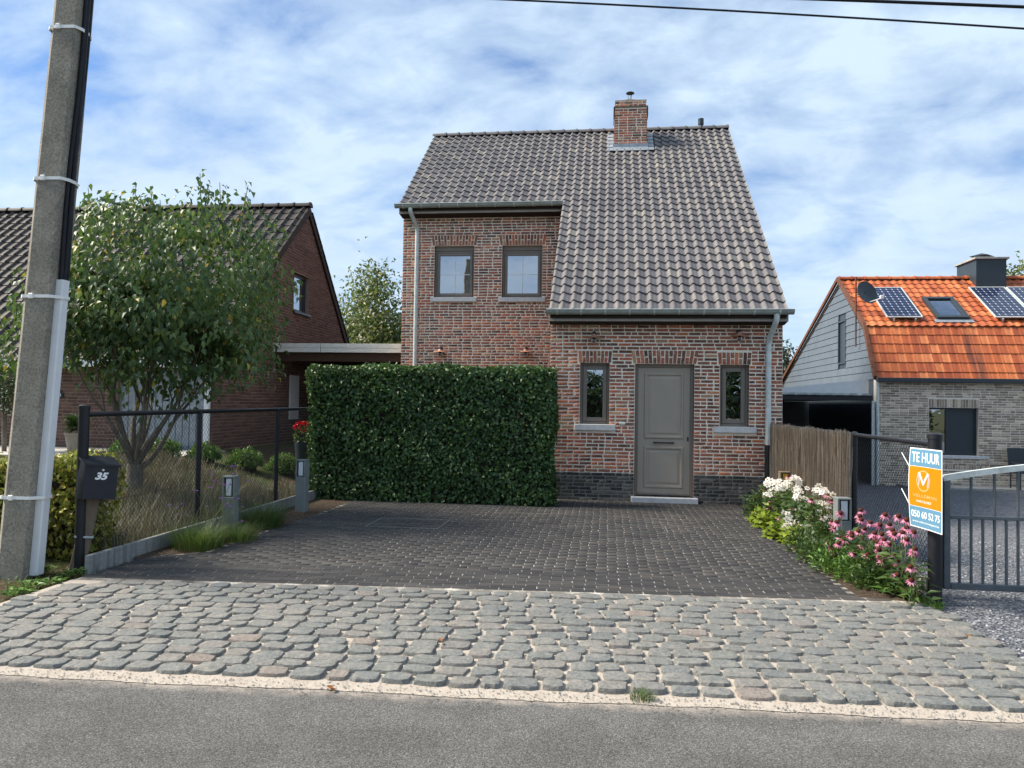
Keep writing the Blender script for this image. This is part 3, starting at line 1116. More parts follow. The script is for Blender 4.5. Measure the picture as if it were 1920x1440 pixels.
def brick_proto(jit=0.05):
    m = MB()
    bx, bz = 0.025, 0.10
    j = lambda s: random.uniform(-s, s)
    cor = [(-0.5 + j(0.02), -0.5 + j(jit)), (0.5 + j(0.02), -0.5 + j(jit)), (0.5 + j(0.02), 0.5 + j(jit)), (-0.5 + j(0.02), 0.5 + j(jit))]
    # mid points make the long edges uneven
    out = [cor[0], ((cor[0][0] + cor[1][0]) / 2 + j(0.1), -0.5 + j(jit)), cor[1], cor[2], ((cor[2][0] + cor[3][0]) / 2 + j(0.1), 0.5 + j(jit)), cor[3]]
    inn = [(x - math.copysign(bx, x) if abs(x) > 0.4 else x, z - math.copysign(bz, z)) for x, z in out]
    vs = [(x, 1.5, z) for x, z in out] + [(x, -0.35, z) for x, z in out] + [(x, -1.0 + j(0.25), z) for x, z in inn]
    fs = [(i * 6 + q, i * 6 + (q + 1) % 6, (i + 1) * 6 + (q + 1) % 6, (i + 1) * 6 + q) for i in (0, 1) for q in range(6)]
    fs += [(12, 13, 16, 17), (13, 14, 15, 16)]
    return m.add(vs, fs)


BRICKS = [brick_proto() for _ in range(8)]


def courses(u0, u1, z0, z1, excl, course=0.0605, bl=0.188, hl=0.088, joint=0.0178, hdr=0.38, clip=None):
    out = []
    k_ = 0
    z = z0
    while z + course * 0.6 < z1:
        zc = z + course / 2
        iv = [(u0, u1)]
        if clip:
            c = clip(zc + course * 0.4)
            iv = [c] if c and c[1] - c[0] > 0.1 else []
        for (ea, eb, za, zb) in excl:
            if za < zc < zb:
                nv = []
                for a, b in iv:
                    if eb <= a or ea >= b:
                        nv.append((a, b))
                    else:
                        if ea - a > 0.03:
                            nv.append((a, ea))
                        if b - eb > 0.03:
                            nv.append((eb, b))
                iv = nv
        for a, b in iv:
            u = a
            first = True
            while b - u > 0.035:
                if first and k_ % 2:
                    w = hl
                else:
                    w = hl if random.random() < hdr else bl
                w *= random.uniform(0.96, 1.05)
                first = False
                rem = b - u
                if rem < w + joint + 0.05:
                    w = rem
                    out.append((u + w / 2 - (joint / 2 if rem > 0 else 0) * 0, zc, w - joint * 0.6, course - joint))
                    break
                out.append((u + w / 2, zc, w, course - joint))
                u += w + joint
        z += course
        k_ += 1
    return out


def wall_xf(lst, origin, u, n, prot=0.0045, weight=1.0):
    origin, u, n = np.array(origin, float), np.array(u, float), np.array(n, float)
    up = np.array([0, 0, 1.0])
    out = []
    for (uc, zc, w, h) in lst:
        p = origin + u * uc + up * zc
        M = mat4(u * w, -n * prot * random.uniform(0.75, 1.2), up * h * random.uniform(0.93, 1.04), p + up * random.uniform(-0.0015, 0.0015))
        d = dist(p)
        out.append((random.randrange(len(BRICKS)), M, weight * w * h / d ** 2))
    return out


def arch_xf(ua, ub, z0, z1, origin, u, n, prot=0.0045, fan=0.22, split=True, wgt=2.0):
    """flat fanned arch of upright bricks over an opening"""
    origin, u, n = np.array(origin, float), np.array(u, float), np.array(n, float)
    up = np.array([0, 0, 1.0])
    cnt = max(5, int(round((ub - ua) / 0.063)))
    out = []
    for i in range(cnt):
        t = (i + 0.5) / cnt
        a = (t - 0.5) * 2 * fan
        zx = unit((up * math.cos(a) + u * math.sin(a))[None])[0]
        ux = unit((u * math.cos(a) - up * math.sin(a))[None])[0]
        H = z1 - z0
        wd = (ub - ua) / cnt - 0.010
        base = origin + u * (ua + (ub - ua) * t + 0.5 * H * math.sin(a)) + up * (z0 + H / 2)
        segs = [(0.0, H)] if (i % 2 == 0 or not split) else [(-H * 0.26, H * 0.46), (H * 0.26, H * 0.46)]
        for c, l in segs:
            p = base + zx * c
            # brick proto is long in local x: lay it upright
            M = mat4(zx * l * 0.96, -n * prot * random.uniform(0.8, 1.2), -ux * wd, p)
            out.append((random.randrange(len(BRICKS)), M, wgt * l * wd / dist(p) ** 2))
    return out


def slab_with_holes(mb, u0, u1, z0, z1, holes, mk, depth):
    """wall slab split into boxes around rectangular holes; mk(ua,ub,za,zb) adds a box"""
    us = sorted(set([u0, u1] + [h[i] for h in holes for i in (0, 1)]))
    for a, b in zip(us[:-1], us[1:]):
        cuts = sorted([(h[2], h[3]) for h in holes if h[0] <= a + 1e-6 and h[1] >= b - 1e-6])
        z = z0
        for (ha, hb) in cuts:
            if ha > z:
                mk(a, b, z, ha)
            z = hb
        if z < z1:
            mk(a, b, z, z1)


# ------------------------------------------------------------------ main house
SL = R(39.2)
TS, CS, SS = math.tan(SL), math.cos(SL), math.sin(SL)
XL, XM, XR = -4.455, -0.965, 2.835
YF, YB = 13.0, 16.25
EY, EZ = 12.62, 3.16            # lower eave line of the tile plane
RY = 19.05


def rz(y):
    return EZ + (y - EY) * TS


RZ = rz(RY)
LEY = 15.87                     # upper (left) eave
BY, = (22.6,)

house = thing('brick_house', 'reclaimed red brick house with dark pantile roof and taupe front door', 'house', (0.5, 15, 0))
op_r = [(-0.460, 0.034, 1.285, 2.317), (0.456, 1.427, 0.10, 2.307), (1.838, 2.306, 1.285, 2.305)]
op_l = [(-3.754, -2.880, 3.880, 5.005), (-2.272, -1.407, 3.875, 5.000)]

wall = MB()
holes = op_r
slab_with_holes(wall, XM, XR, -0.1, 3.18, holes, lambda a, b, c, d: wall.box(a, b, YF + 0.0015, YF + 0.28, c, d), 0.28)
wall_o = wall.build('wall', 'mortar', house)
wall = MB()
slab_with_holes(wall, XL, XM, -0.1, 5.74, op_l, lambda a, b, c, d: wall.box(a, b, YB + 0.0015, YB + 0.28, c, d), 0.28)
wall_o2 = wall.build('wall', 'mortar', house)
# side and back walls with procedural brick (seen edge-on only)
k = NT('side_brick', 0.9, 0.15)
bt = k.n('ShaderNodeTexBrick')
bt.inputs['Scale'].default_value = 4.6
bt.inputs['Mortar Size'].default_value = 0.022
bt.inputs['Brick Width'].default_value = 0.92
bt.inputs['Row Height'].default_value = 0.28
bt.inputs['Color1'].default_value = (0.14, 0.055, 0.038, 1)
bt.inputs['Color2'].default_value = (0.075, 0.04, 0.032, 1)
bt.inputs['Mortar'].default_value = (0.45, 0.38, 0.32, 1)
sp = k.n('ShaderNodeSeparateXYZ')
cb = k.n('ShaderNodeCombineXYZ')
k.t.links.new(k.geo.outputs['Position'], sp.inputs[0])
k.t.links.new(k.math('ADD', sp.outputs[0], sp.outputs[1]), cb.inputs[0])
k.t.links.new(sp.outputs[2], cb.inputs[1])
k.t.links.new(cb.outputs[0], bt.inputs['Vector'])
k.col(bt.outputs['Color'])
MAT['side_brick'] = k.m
mb = MB()
mb.prism([(YF + 0.285, -0.1), (BY, -0.1), (BY, 5.3), (RY, RZ - 0.16), (YF + 0.285, rz(YF + 0.285) - 0.16)], 0, XR - 0.25, XR - 0.001)
mb.prism([(YB + 0.285, -0.1), (BY, -0.1), (BY, 5.3), (RY, RZ - 0.16), (YB + 0.285, rz(YB + 0.285) - 0.16)], 0, XL + 0.001, XL + 0.25)
mb.prism([(YF + 0.285, -0.1), (YB + 0.002, -0.1), (YB + 0.002, rz(YB) - 0.2), (YF + 0.285, rz(YF + 0.285) - 0.16)], 0, XM + 0.001, XM + 0.25)
mb.box(XL + 0.26, XR - 0.26, BY - 0.25, BY - 0.01, -0.1, 5.2)
mb.build('side_wall', 'side_brick', house)
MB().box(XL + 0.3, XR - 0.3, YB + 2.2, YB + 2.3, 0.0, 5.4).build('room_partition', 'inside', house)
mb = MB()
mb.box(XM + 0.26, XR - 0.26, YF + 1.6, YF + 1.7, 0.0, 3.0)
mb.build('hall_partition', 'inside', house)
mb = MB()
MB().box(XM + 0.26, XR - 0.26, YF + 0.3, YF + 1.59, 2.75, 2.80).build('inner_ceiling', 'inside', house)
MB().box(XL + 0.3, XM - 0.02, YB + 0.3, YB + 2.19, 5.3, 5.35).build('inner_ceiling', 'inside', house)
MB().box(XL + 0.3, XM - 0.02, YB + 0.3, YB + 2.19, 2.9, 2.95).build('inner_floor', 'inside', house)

exR = [(a - 0.004, b + 0.004, c, d) for a, b, c, d in op_r]
exR += [(-0.555, 0.140, 1.175, 1.285), (1.725, 2.430, 1.175, 1.285)]           # sills
archR = [(-0.485, 0.060, 2.317, 2.52), (0.425, 1.458, 2.307, 2.535), (1.813, 2.331, 2.305, 2.508)]
exR += [(a - 0.02, b + 0.02, c, d) for a, b, c, d in archR]
PLZ = 0.48
xf = wall_xf(courses(XM, XR, PLZ, 3.10, exR), (0, YF, 0), (1, 0, 0), (0, -1, 0), weight=1.4)
for (a, b, c, d) in archR:
    xf += arch_xf(a, b, c, d, (0, YF, 0), (1, 0, 0), (0, -1, 0), fan=0.08 if b - a < 0.8 else 0.2)
exL = [(a - 0.004, b + 0.004, c, d) for a, b, c, d in op_l]
exL += [(-3.825, -2.805, 3.78, 3.88), (-2.34, -1.33, 3.775, 3.875)]
archL = [(-3.80, -2.835, 5.005, 5.235), (-2.315, -1.36, 5.000, 5.230)]
exL += [(a - 0.02, b + 0.02, c, d) for a, b, c, d in archL]
pieces('brick', BRICKS, xf, wall_o, 'brick', 170, 'bricks')
xf = wall_xf(courses(XL, XM + 0.002, 0.33, 5.70, exL), (0, YB, 0), (1, 0, 0), (0, -1, 0), weight=0.8)
for (a, b, c, d) in archL:
    xf += arch_xf(a, b, c, d, (0, YB, 0), (1, 0, 0), (0, -1, 0), fan=0.16)
pieces('brick', BRICKS, xf, wall_o2, 'brick', 100, 'bricks')
plinth = MB()
plinth.box(XM - 0.003, 0.454, YF + 0.001, YF + 0.1, -0.1, PLZ - 0.012)
plinth.build('plinth', 'plinth_mortar', house)
plinth = MB()
plinth.box(1.429, XR + 0.003, YF + 0.001, YF + 0.1, -0.1, PLZ - 0.012)
plinth_o = plinth.build('plinth', 'plinth_mortar', house)
xf = wall_xf(courses(XM, XR, -0.06, PLZ - 0.01, [(0.452, 1.431, -1, 3), (0.405, 1.495, -1, 0.10)]), (0, YF - 0.003, 0), (1, 0, 0), (0, -1, 0))
pieces('brick', BRICKS, xf, plinth_o, 'plinth_brick', 50, 'bricks')

# brick-coloured reveals of the openings
for (a, b, c, d), yw in [(o_, YF) for o_ in op_r] + [(o_, YB) for o_ in op_l]:
    MB().box(a + 0.0005, a + 0.004, yw + 0.0005, yw + 0.084, c, d - 0.001).build('reveal', 'side_brick', house)
    MB().box(b - 0.004, b - 0.0005, yw + 0.0005, yw + 0.084, c, d - 0.001).build('reveal', 'side_brick', house)



def window(parent, x0, x1, z0, z1, y, sash=0.075, box=0.0, cross=False, mat='frame', sillspec=None, back=True):
    """frame set 0.10 m back in the wall"""
    yf = y + 0.10
    w = MB()
    zt = z1 - box
    g = 0.045
    w.bbox(x0, x0 + g, yf, yf + 0.07, z0, zt, 0.004)
    w.bbox(x1 - g, x1, yf, yf + 0.07, z0, zt, 0.004)
    w.bbox(x0 + g + 0.0005, x1 - g - 0.0005, yf + 0.001, yf + 0.069, z0, z0 + g, 0.004)
    w.bbox(x0 + g + 0.0005, x1 - g - 0.0005, yf + 0.001, yf + 0.069, zt - g, zt, 0.004)
    wo_ = w.build('window', mat, parent)
    if box:
        MB().bbox(x0 + 0.001, x1 - 0.001, yf - 0.018, yf + 0.08, zt + 0.001, z1 - 0.001, 0.004).build('shutter_box', mat, wo_)
    s = MB()
    a0, a1, c0, c1 = x0 + g + 0.004, x1 - g - 0.004, z0 + g + 0.004, zt - g - 0.004
    h = sash - 0.02
    s.bbox(a0, a0 + h, yf - 0.014, yf + 0.05, c0, c1, 0.005)
    s.bbox(a1 - h, a1, yf - 0.014, yf + 0.05, c0, c1, 0.005)
    s.bbox(a0 + h + 0.0005, a1 - h - 0.0005, yf - 0.013, yf + 0.049, c0, c0 + h, 0.005)
    s.bbox(a0 + h + 0.0005, a1 - h - 0.0005, yf - 0.013, yf + 0.049, c1 - h, c1, 0.005)
    s.build('sash', mat, wo_)
    MB().box(a0 + h - 0.004, a1 - h + 0.004, yf + 0.020, yf + 0.024, c0 + h - 0.004, c1 - h + 0.004).build('pane', 'glass', wo_)
    if cross:
        xm, zm = (a0 + a1) / 2, (c0 + c1) / 2
        MB().box(xm - 0.010, xm + 0.010, yf + 0.012, yf + 0.019, c0 + h, c1 - h).build('muntin', 'muntin', wo_)
        MB().box(a0 + h, xm - 0.0105, yf + 0.0125, yf + 0.0185, zm - 0.007, zm + 0.007).build('muntin', 'muntin', wo_)
        MB().box(xm + 0.0105, a1 - h, yf + 0.0125, yf + 0.0185, zm - 0.007, zm + 0.007).build('muntin', 'muntin', wo_)
    if sillspec:
        sx0, sx1, sz0, sz1 = sillspec
        MB().bbox(sx0, sx1, y - 0.055, y + 0.10, sz0, sz1, 0.006).build('window_sill', 'bluestone', wo_)
    return wo_


window(house, *op_r[0][:2], *op_r[0][2:], YF, sash=0.085, sillspec=(-0.545, 0.133, 1.182, 1.284))
window(house, *op_r[2][:2], *op_r[2][2:], YF, sash=0.085, sillspec=(1.735, 2.424, 1.184, 1.284))
window(house, *op_l[0][:2], *op_l[0][2:], YB, sash=0.075, box=0.10, cross=True, sillspec=(-3.815, -2.812, 3.785, 3.879))
window(house, *op_l[1][:2], *op_l[1][2:], YB, sash=0.075, box=0.10, cross=True, sillspec=(-2.335, -1.335, 3.780, 3.874))

# door
dx0, dx1, dz0, dz1 = 0.456, 1.427, 0.105, 2.307
fr = MB()
yd = YF + 0.085
fr.bbox(dx0, dx0 + 0.055, yd, yd + 0.09, dz0, dz1, 0.004)
fr.bbox(dx1 - 0.055, dx1, yd, yd + 0.09, dz0, dz1, 0.004)
fr.bbox(dx0 + 0.0555, dx1 - 0.0555, yd + 0.001, yd + 0.089, dz1 - 0.055, dz1, 0.004)
fr.build('door_frame', 'frame', house)
dl = MB()
ly = yd + 0.022
dl.box(dx0 + 0.058, dx1 - 0.058, ly, ly + 0.055, dz0 + 0.012, dz1 - 0.058)
door_o = dl.build('door', 'door', house)


def raised_panel(a, b, c, d):
    m = MB()
    rings = [(0.0, 0.0), (0.018, -0.020), (0.040, -0.020), (0.058, 0.004), (0.078, 0.004), (0.105, -0.012)]
    vs, fs = [], []
    for (i, o) in rings:
        vs += [(a + i, ly + o, c + i), (b - i, ly + o, c + i), (b - i, ly + o, d - i), (a + i, ly + o, d - i)]
    # first ring sits on the leaf, the ones that dip read as grooves
    vs = [(x, min(y, ly - 0.0008) if y > ly - 0.001 else y, z) for x, y, z in vs]
    for r_ in range(len(rings) - 1):
        for q in range(4):
            fs.append((r_ * 4 + q, r_ * 4 + (q + 1) % 4, (r_ + 1) * 4 + (q + 1) % 4, (r_ + 1) * 4 + q))
    e = (len(rings) - 1) * 4
    fs.append((e, e + 1, e + 2, e + 3))
    return m.add(vs, fs).build('panel', 'door', door_o)


raised_panel(dx0 + 0.155, dx1 - 0.155, 1.055, 2.170)
raised_panel(dx0 + 0.155, dx1 - 0.155, 0.230, 0.935)
hb = MB()
hb.tube([(0.765, ly - 0.055, 0.995), (1.115, ly - 0.055, 0.995)], 0.012, 10)
hb.tube([(0.80, ly - 0.055, 0.995), (0.80, ly + 0.002, 0.995)], 0.014, 8)
hb.tube([(1.08, ly - 0.055, 0.995), (1.08, ly + 0.002, 0.995)], 0.014, 8)
hb.build('handle', 'black', door_o, smooth=40)
lk = MB()
lk.bbox(1.328, 1.350, ly - 0.014, ly + 0.002, 1.030, 1.095, 0.004)
lk.build('lock', 'black', door_o)
MB().bbox(dx0 + 0.06, dx1 - 0.06, ly - 0.022, ly - 0.001, dz0 + 0.012, dz0 + 0.045, 0.004).build('weather_bar', 'frame', door_o)
MB().bbox(0.410, 1.492, YF - 0.13, YF + 0.10, -0.02, 0.100, 0.006).build('doorstep', 'bluestone', house)
MB().bbox(0.205, 0.305, YF - 0.030, YF - 0.002, 1.285, 1.325, 0.006).build('doorbell', 'galv', house)

# roof decks
mb = MB()
T = 0.10
mb.prism([(EY + 0.03, rz(EY + 0.03) - 0.055), (EY + 0.03, rz(EY + 0.03) - 0.055 - T), (RY, RZ - 0.055 - T), (RY, RZ - 0.055)], 0, XM + 0.015, XR - 0.015)
mb.prism([(LEY + 0.03, rz(LEY + 0.03) - 0.055), (LEY + 0.03, rz(LEY + 0.03) - 0.055 - T), (RY, RZ - 0.055 - T), (RY, RZ - 0.055)], 0, XL + 0.005, XM + 0.014)
mb.prism([(RY + 0.001, RZ - 0.05), (RY + 0.001, RZ - 0.15), (BY + 0.4, 5.0), (BY + 0.4, 5.1)], 0, XL - 0.01, XR + 0.01)
roof_o = mb.build('roof', 'soffit', house)


def pan_proto(w, e, amp=0.022, seg=10, lift=0.020, lip=0.016, over=0.045, prof=None):
    """one S-shaped pantile: local x across, y up the slope (0 = lower edge), z normal"""
    m = MB()
    vs = []
    for (y, zoff) in ((0.0, lift - lip), (0.0, lift), (e + over, 0.0)):
        for i in range(seg + 1):
            t = i / seg
            z = prof(t) if prof else amp * math.sin(2 * math.pi * (t + 0.02)) + 0.35 * amp * math.sin(4 * math.pi * t)
            vs.append(((t - 0.5) * w * 1.03, y, z + zoff))
    n = seg + 1
    fs = [(i, i + 1, n + i + 1, n + i) for i in range(seg)] + [(n + i, n + i + 1, 2 * n + i + 1, 2 * n + i) for i in range(seg)]
    fs += [(0, n, 2 * n), (n - 1, 3 * n - 1, 2 * n - 1)]
    return m.add(vs, fs)


def tile_field(x0, cols, w, y0, e, rows, slope, zfun, skip=None, jitter=1.0):
    cs, sn = math.cos(slope), math.sin(slope)
    out = []
    for r_ in range(rows):
        for c_ in range(cols):
            xc = x0 + (c_ + 0.5) * w
            s = r_ * e + random.uniform(-0.004, 0.004) * jitter
            yy_ = y0 + s * cs
            p = np.array([xc + random.uniform(-0.0025, 0.0025) * jitter, yy_, zfun(yy_) + random.uniform(-0.002, 0.003) * jitter])
            if skip and skip(xc, yy_):
                continue
            a = random.uniform(-0.012, 0.012) * jitter
            X = np.array([1, a * cs, a * sn])
            Yv = np.array([-a, cs, sn])
            Z = np.array([0, -sn, cs])
            out.append((0, mat4(X, Yv, Z, p), 1.0 / dist(p) ** 2))
    return out


TW = (XR - XM) / 21.0
TE = 0.262
rowsR = int((RY - EY) / CS / TE)
eR = (RY - EY) / CS / rowsR
chim = (0.09, 0.845, 18.10, 18.78)


def skip_ch(x, y):
    return chim[0] - 0.02 < x < chim[1] + 0.02 and chim[2] - 0.02 < y < chim[3]


xf = tile_field(XM, 21, TW, EY, eR, rowsR, SL, lambda y: rz(y) - 0.012, skip_ch)
# left part starts at the row nearest the upper eave
r0_ = math.ceil((LEY - EY) / CS / eR - 0.35)
y0_ = EY + r0_ * eR * CS
colsL = 19
TWL = (XM - XL) / colsL
xf += tile_field(XL, colsL, TWL, y0_, eR, rowsR - r0_, SL, lambda y: rz(y) - 0.012)
xf += [(0, mat4((1, 0, 0), (0, CS, SS), (0, -SS, CS), (XL + (c_ + 0.5) * TWL, LEY, rz(LEY) - 0.016)), 0.0) for c_ in range(colsL) if y0_ - LEY > 0.05]
pieces('roof_tile', [pan_proto(TW, eR, amp=0.021, lift=0.030, lip=0.026)], xf, roof_o, 'tile', 300, 'roof_tiles', smooth=50)
# ridge caps
nr = 22
rl = (XR - XL + 0.02) / nr


def ridge_proto(l, r_=0.105, n=9):
    m = MB()
    vs, fs = [], []
    st = [(0.0, r_ + 0.016), (0.045, r_ + 0.016), (0.0451, r_), (l + 0.02, r_ * 0.93)]
    for (x, rr) in st:
        for j in range(n):
            a = math.pi * (j / (n - 1)) * 1.06 - 0.03 * math.pi
            vs.append((x, -rr * math.cos(a) * 0.95, rr * math.sin(a) * 0.82))
    for i in range(3):
        for j in range(n - 1):
            fs.append((i * n + j, (i + 1) * n + j, (i + 1) * n + j + 1, i * n + j + 1))
    fs.append(tuple(range(n)))
    return m.add(vs, fs)


xf = [(0, mat4((-1, 0, 0), (0, -1, 0), (0, 0, 1), (XL - 0.01 + (i + 1) * rl, RY, RZ - 0.02)), 1.0) for i in range(nr)]
pieces('ridge_tile', [ridge_proto(rl)], xf, roof_o, 'tile', 300, smooth=40)
# flue pipe on the ridge
m = MB()
m.lathe((2.19, RY, RZ), [(0.0, 0.24), (0.07, 0.24), (0.07, 0.10), (0.06, 0.10), (0.06, -0.1)], 12)
m.build('vent_pipe', 'anthracite', roof_o, smooth=40)

# chimney
ch = MB()
zt = 8.80
zb_ = 7.2
ch.box(chim[0] + 0.004, chim[1] - 0.004, chim[2] + 0.004, chim[3] - 0.004, zb_, zt - 0.17)
ch.box(chim[0] + 0.024, chim[1] - 0.024, chim[2] + 0.024, chim[3] - 0.024, zt - 0.17, zt - 0.01)
ch_o = ch.build('chimney', 'mortar', house)
zr = rz(chim[2])
xfc = wall_xf(courses(chim[0], chim[1], zr + 0.05, zt - 0.185, []), (0, chim[2], 0), (1, 0, 0), (0, -1, 0))
xfc += wall_xf(courses(chim[0] + 0.02, chim[1] - 0.02, zt - 0.15, zt - 0.01, []), (0, chim[2] + 0.02, 0), (1, 0, 0), (0, -1, 0))
xfc += wall_xf(courses(chim[2], chim[3], zr + 0.2, zt - 0.185, []), (chim[0], 0, 0), (0, -1, 0), (-1, 0, 0)) if False else []
xfc += wall_xf([(-(chim[2] + chim[3]) + uc, a, b, c) for uc, a, b, c in [((chim[2] + chim[3]) - q[0], *q[1:]) for q in courses(chim[2], chim[3], zr + 0.2, zt - 0.185, [])] for uc in [uc]] if False else [(-q[0], *q[1:]) for q in courses(chim[2], chim[3], zr + 0.2, zt - 0.185, [])], (chim[0], 0, 0), (0, -1, 0), (-1, 0, 0))
xfc += wall_xf(courses(chim[2], chim[3], zr + 0.2, zt - 0.185, []), (chim[1], 0, 0), (0, 1, 0), (1, 0, 0))
pieces('brick', BRICKS, xfc, ch_o, 'brick', 300, 'bricks')
m = MB()
m.box(chim[0] - 0.022, chim[1] + 0.022, chim[2] - 0.022, chim[3] + 0.022, zt - 0.185, zt - 0.155)
m.box(chim[0] - 0.026, chim[0] - 0.014, chim[2] - 0.01, chim[2] + 0.3, zt - 0.50, zt - 0.186)
m.box(chim[1] + 0.014, chim[1] + 0.026, chim[2] - 0.01, chim[2] + 0.3, zt - 0.38, zt - 0.186)
m.build('chimney_band', 'lichen_concrete', ch_o)
m = MB()
xs_ = [chim[0] + 0.01 + (chim[1] - chim[0] - 0.02) * i / 10 for i in range(11)]
vs, fs = [], []
for i, x in enumerate(xs_):
    b_ = 0.05 * math.exp(-((i - 4.6) / 1.3) ** 2) + random.uniform(-0.006, 0.006)
    vs += [(x, chim[2] + 0.012, zt - 0.012), (x, chim[2] + 0.05, zt + 0.015 + b_ * 0.6), (x, (chim[2] + chim[3]) / 2, zt + 0.03 + b_), (x, chim[3] - 0.012, zt - 0.012)]
for i in range(10):
    for j in range(3):
        fs.append((i * 4 + j, (i + 1) * 4 + j, (i + 1) * 4 + j + 1, i * 4 + j + 1))
m.add(vs, fs)
m.build('mortar_cap', 'lichen_concrete', ch_o, smooth=60)
m = MB()
cxm, cym = 0.455, 18.36
m.tube([(cxm - 0.01, cym, zt - 0.02), (cxm, cym, zt + 0.10)], [0.07, 0.035], 10)
m.tube([(cxm + 0.01, cym, zt + 0.08), (cxm + 0.03, cym, zt + 0.26)], 0.012, 6)
m.tube([(cxm - 0.03, cym, zt + 0.08), (cxm - 0.055, cym, zt + 0.25)], 0.005, 5)
m.lathe((cxm, cym, zt + 0.245), [(0.0, 0.0), (0.098, 0.004), (0.102, 0.014), (0.07, 0.034), (0.0, 0.045)], 18)
m.build('chimney_cowl', 'anthracite', ch_o, smooth=50)
m = MB()
# lead apron in front and dressed lead up both sides
m.prism([(chim[2] - 0.14, rz(chim[2] - 0.14) + 0.034), (chim[2] - 0.006, rz(chim[2]) + 0.034), (chim[2] - 0.006, rz(chim[2]) + 0.13), (chim[2] - 0.016, rz(chim[2]) + 0.13), (chim[2] - 0.02, rz(chim[2]) + 0.045), (chim[2] - 0.14, rz(chim[2] - 0.14) + 0.042)], 0, chim[0] - 0.03, chim[1] + 0.03)
for sx in (-1, 1):
    xe = chim[0] - 0.012 if sx < 0 else chim[1] + 0.012
    xo = xe + sx * 0.15
    for i in range(5):
        ya, yb_ = chim[2] - 0.16 + i * 0.17, chim[2] - 0.16 + i * 0.17 + 0.16
        lo_, hi_ = min(xe, xo), max(xe, xo)
        m.prism([(ya, rz(ya) + 0.036 + 0.012), (yb_, rz(yb_) + 0.036), (yb_, rz(yb_) + 0.044), (ya, rz(ya) + 0.056)], 0, lo_, hi_)
m.build('lead_flashing', 'lead', ch_o)

# gutters, fascia, soffit


def gutter(parent, x0, x1, y, z, n_clip, r_=0.072):
    m = MB()
    prof = []
    for j in range(10):
        a = math.pi + math.pi * j / 9
        prof.append((y + r_ * math.cos(a), z + r_ * math.sin(a)))
    outer = prof
    inner = [(y + (p[0] - y) * 0.94, z + (p[1] - z) * 0.94) for p in prof][::-1]
    m.prism(outer + inner, 0, x0, x1)
    m.tube([(x0, y - r_ - 0.004, z + 0.004), (x1, y - r_ - 0.004, z + 0.004)], 0.011, 8)
    for xe in (x0, x1):
        m.prism(outer, 0, xe - 0.004, xe + 0.004)
    g = m.build('gutter', 'zinc', parent, smooth=45)
    for i in range(n_clip):
        x = x0 + (x1 - x0) * (i + 0.45) / n_clip
        c = MB()
        c.prism([(y + (r_ + 0.006) * math.cos(math.pi + t), z + (r_ + 0.006) * math.sin(math.pi + t)) for t in np.linspace(0.02, 1.7, 8)] +
                [(y + (r_ + 0.001) * math.cos(math.pi + t), z + (r_ + 0.001) * math.sin(math.pi + t)) for t in np.linspace(1.7, 0.02, 8)], 0, x - 0.011, x + 0.011)
        c.build('gutter_clip', 'galv', g)
    return g


gutter(house, XM - 0.045, XR + 0.075, EY - 0.035, EZ - 0.005, 10)
gutter(house, XL - 0.075, XM - 0.005, LEY - 0.035, rz(LEY) - 0.010, 9)
for (xa, xb, ey, ez, yw) in ((XM - 0.012, XR + 0.02, EY, EZ, YF), (XL - 0.02, XM - 0.014, LEY, rz(LEY), YB)):
    m = MB()
    m.bbox(xa, xb, ey + 0.065, ey + 0.093, ez - 0.175, ez - 0.045, 0.004)
    m.build('fascia', 'fascia', house)
    m = MB()
    m.prism([(ey + 0.094, ez - 0.172), (yw - 0.016, ez - 0.205), (yw - 0.016, ez - 0.02), (ey + 0.094, ez - 0.06)], 0, xa + 0.002, xb - 0.002)
    m.build('soffit', 'soffit', house)


def downpipe(parent, pts, r_, mat, brackets, zsplit=None):
    P = [np.array(p, float) for p in pts]
    # round the bends
    out = [P[0]]
    for i in range(1, len(P) - 1):
        a, b, c = P[i - 1], P[i], P[i + 1]
        da, dc = unit((a - b)[None])[0], unit((c - b)[None])[0]
        l = min(0.10, np.linalg.norm(a - b) * 0.45, np.linalg.norm(c - b) * 0.45)
        for t in np.linspace(0, 1, 5):
            out.append((1 - t) ** 2 * (b + da * l) + 2 * t * (1 - t) * b + t * t * (b + dc * l))
    out.append(P[-1])
    d = MB().tube(out, r_, 12).build('downpipe', mat, parent, smooth=60)
    for (x, y, z) in brackets:
        b = MB()
        b.tube([(x, y, z - 0.008), (x, y, z + 0.008)], r_ + 0.006, 12)
        b.tube([(x - r_ - 0.022, y, z), (x + r_ + 0.022, y, z)], 0.009, 6)
        b.build('bracket', 'galv', d)
    return d


dpx = 2.598
d = downpipe(house, [(dpx + 0.055, EY - 0.03, EZ - 0.05), (dpx + 0.055, EY - 0.03, EZ - 0.16), (dpx, YF - 0.075, EZ - 0.46), (dpx, YF - 0.075, 0.98)], 0.046, 'galv', [(dpx, YF - 0.075, 2.56)])
MB().tube([(dpx, YF - 0.075, 1.0), (dpx, YF - 0.075, 0.0)], 0.052, 12).build('drain_socket', 'black', house, smooth=60)
dq = -4.145
zl = rz(LEY)
downpipe(house, [(dq - 0.055, LEY - 0.03, zl - 0.05), (dq - 0.055, LEY - 0.03, zl - 0.15), (dq + 0.02, YB - 0.075, zl - 0.44), (dq + 0.02, YB - 0.075, 0.0)], 0.046, 'galv', [(dq + 0.02, YB - 0.075, 5.35), (dq + 0.02, YB - 0.075, 4.25), (dq + 0.02, YB - 0.075, 3.2)])

# wall lamps


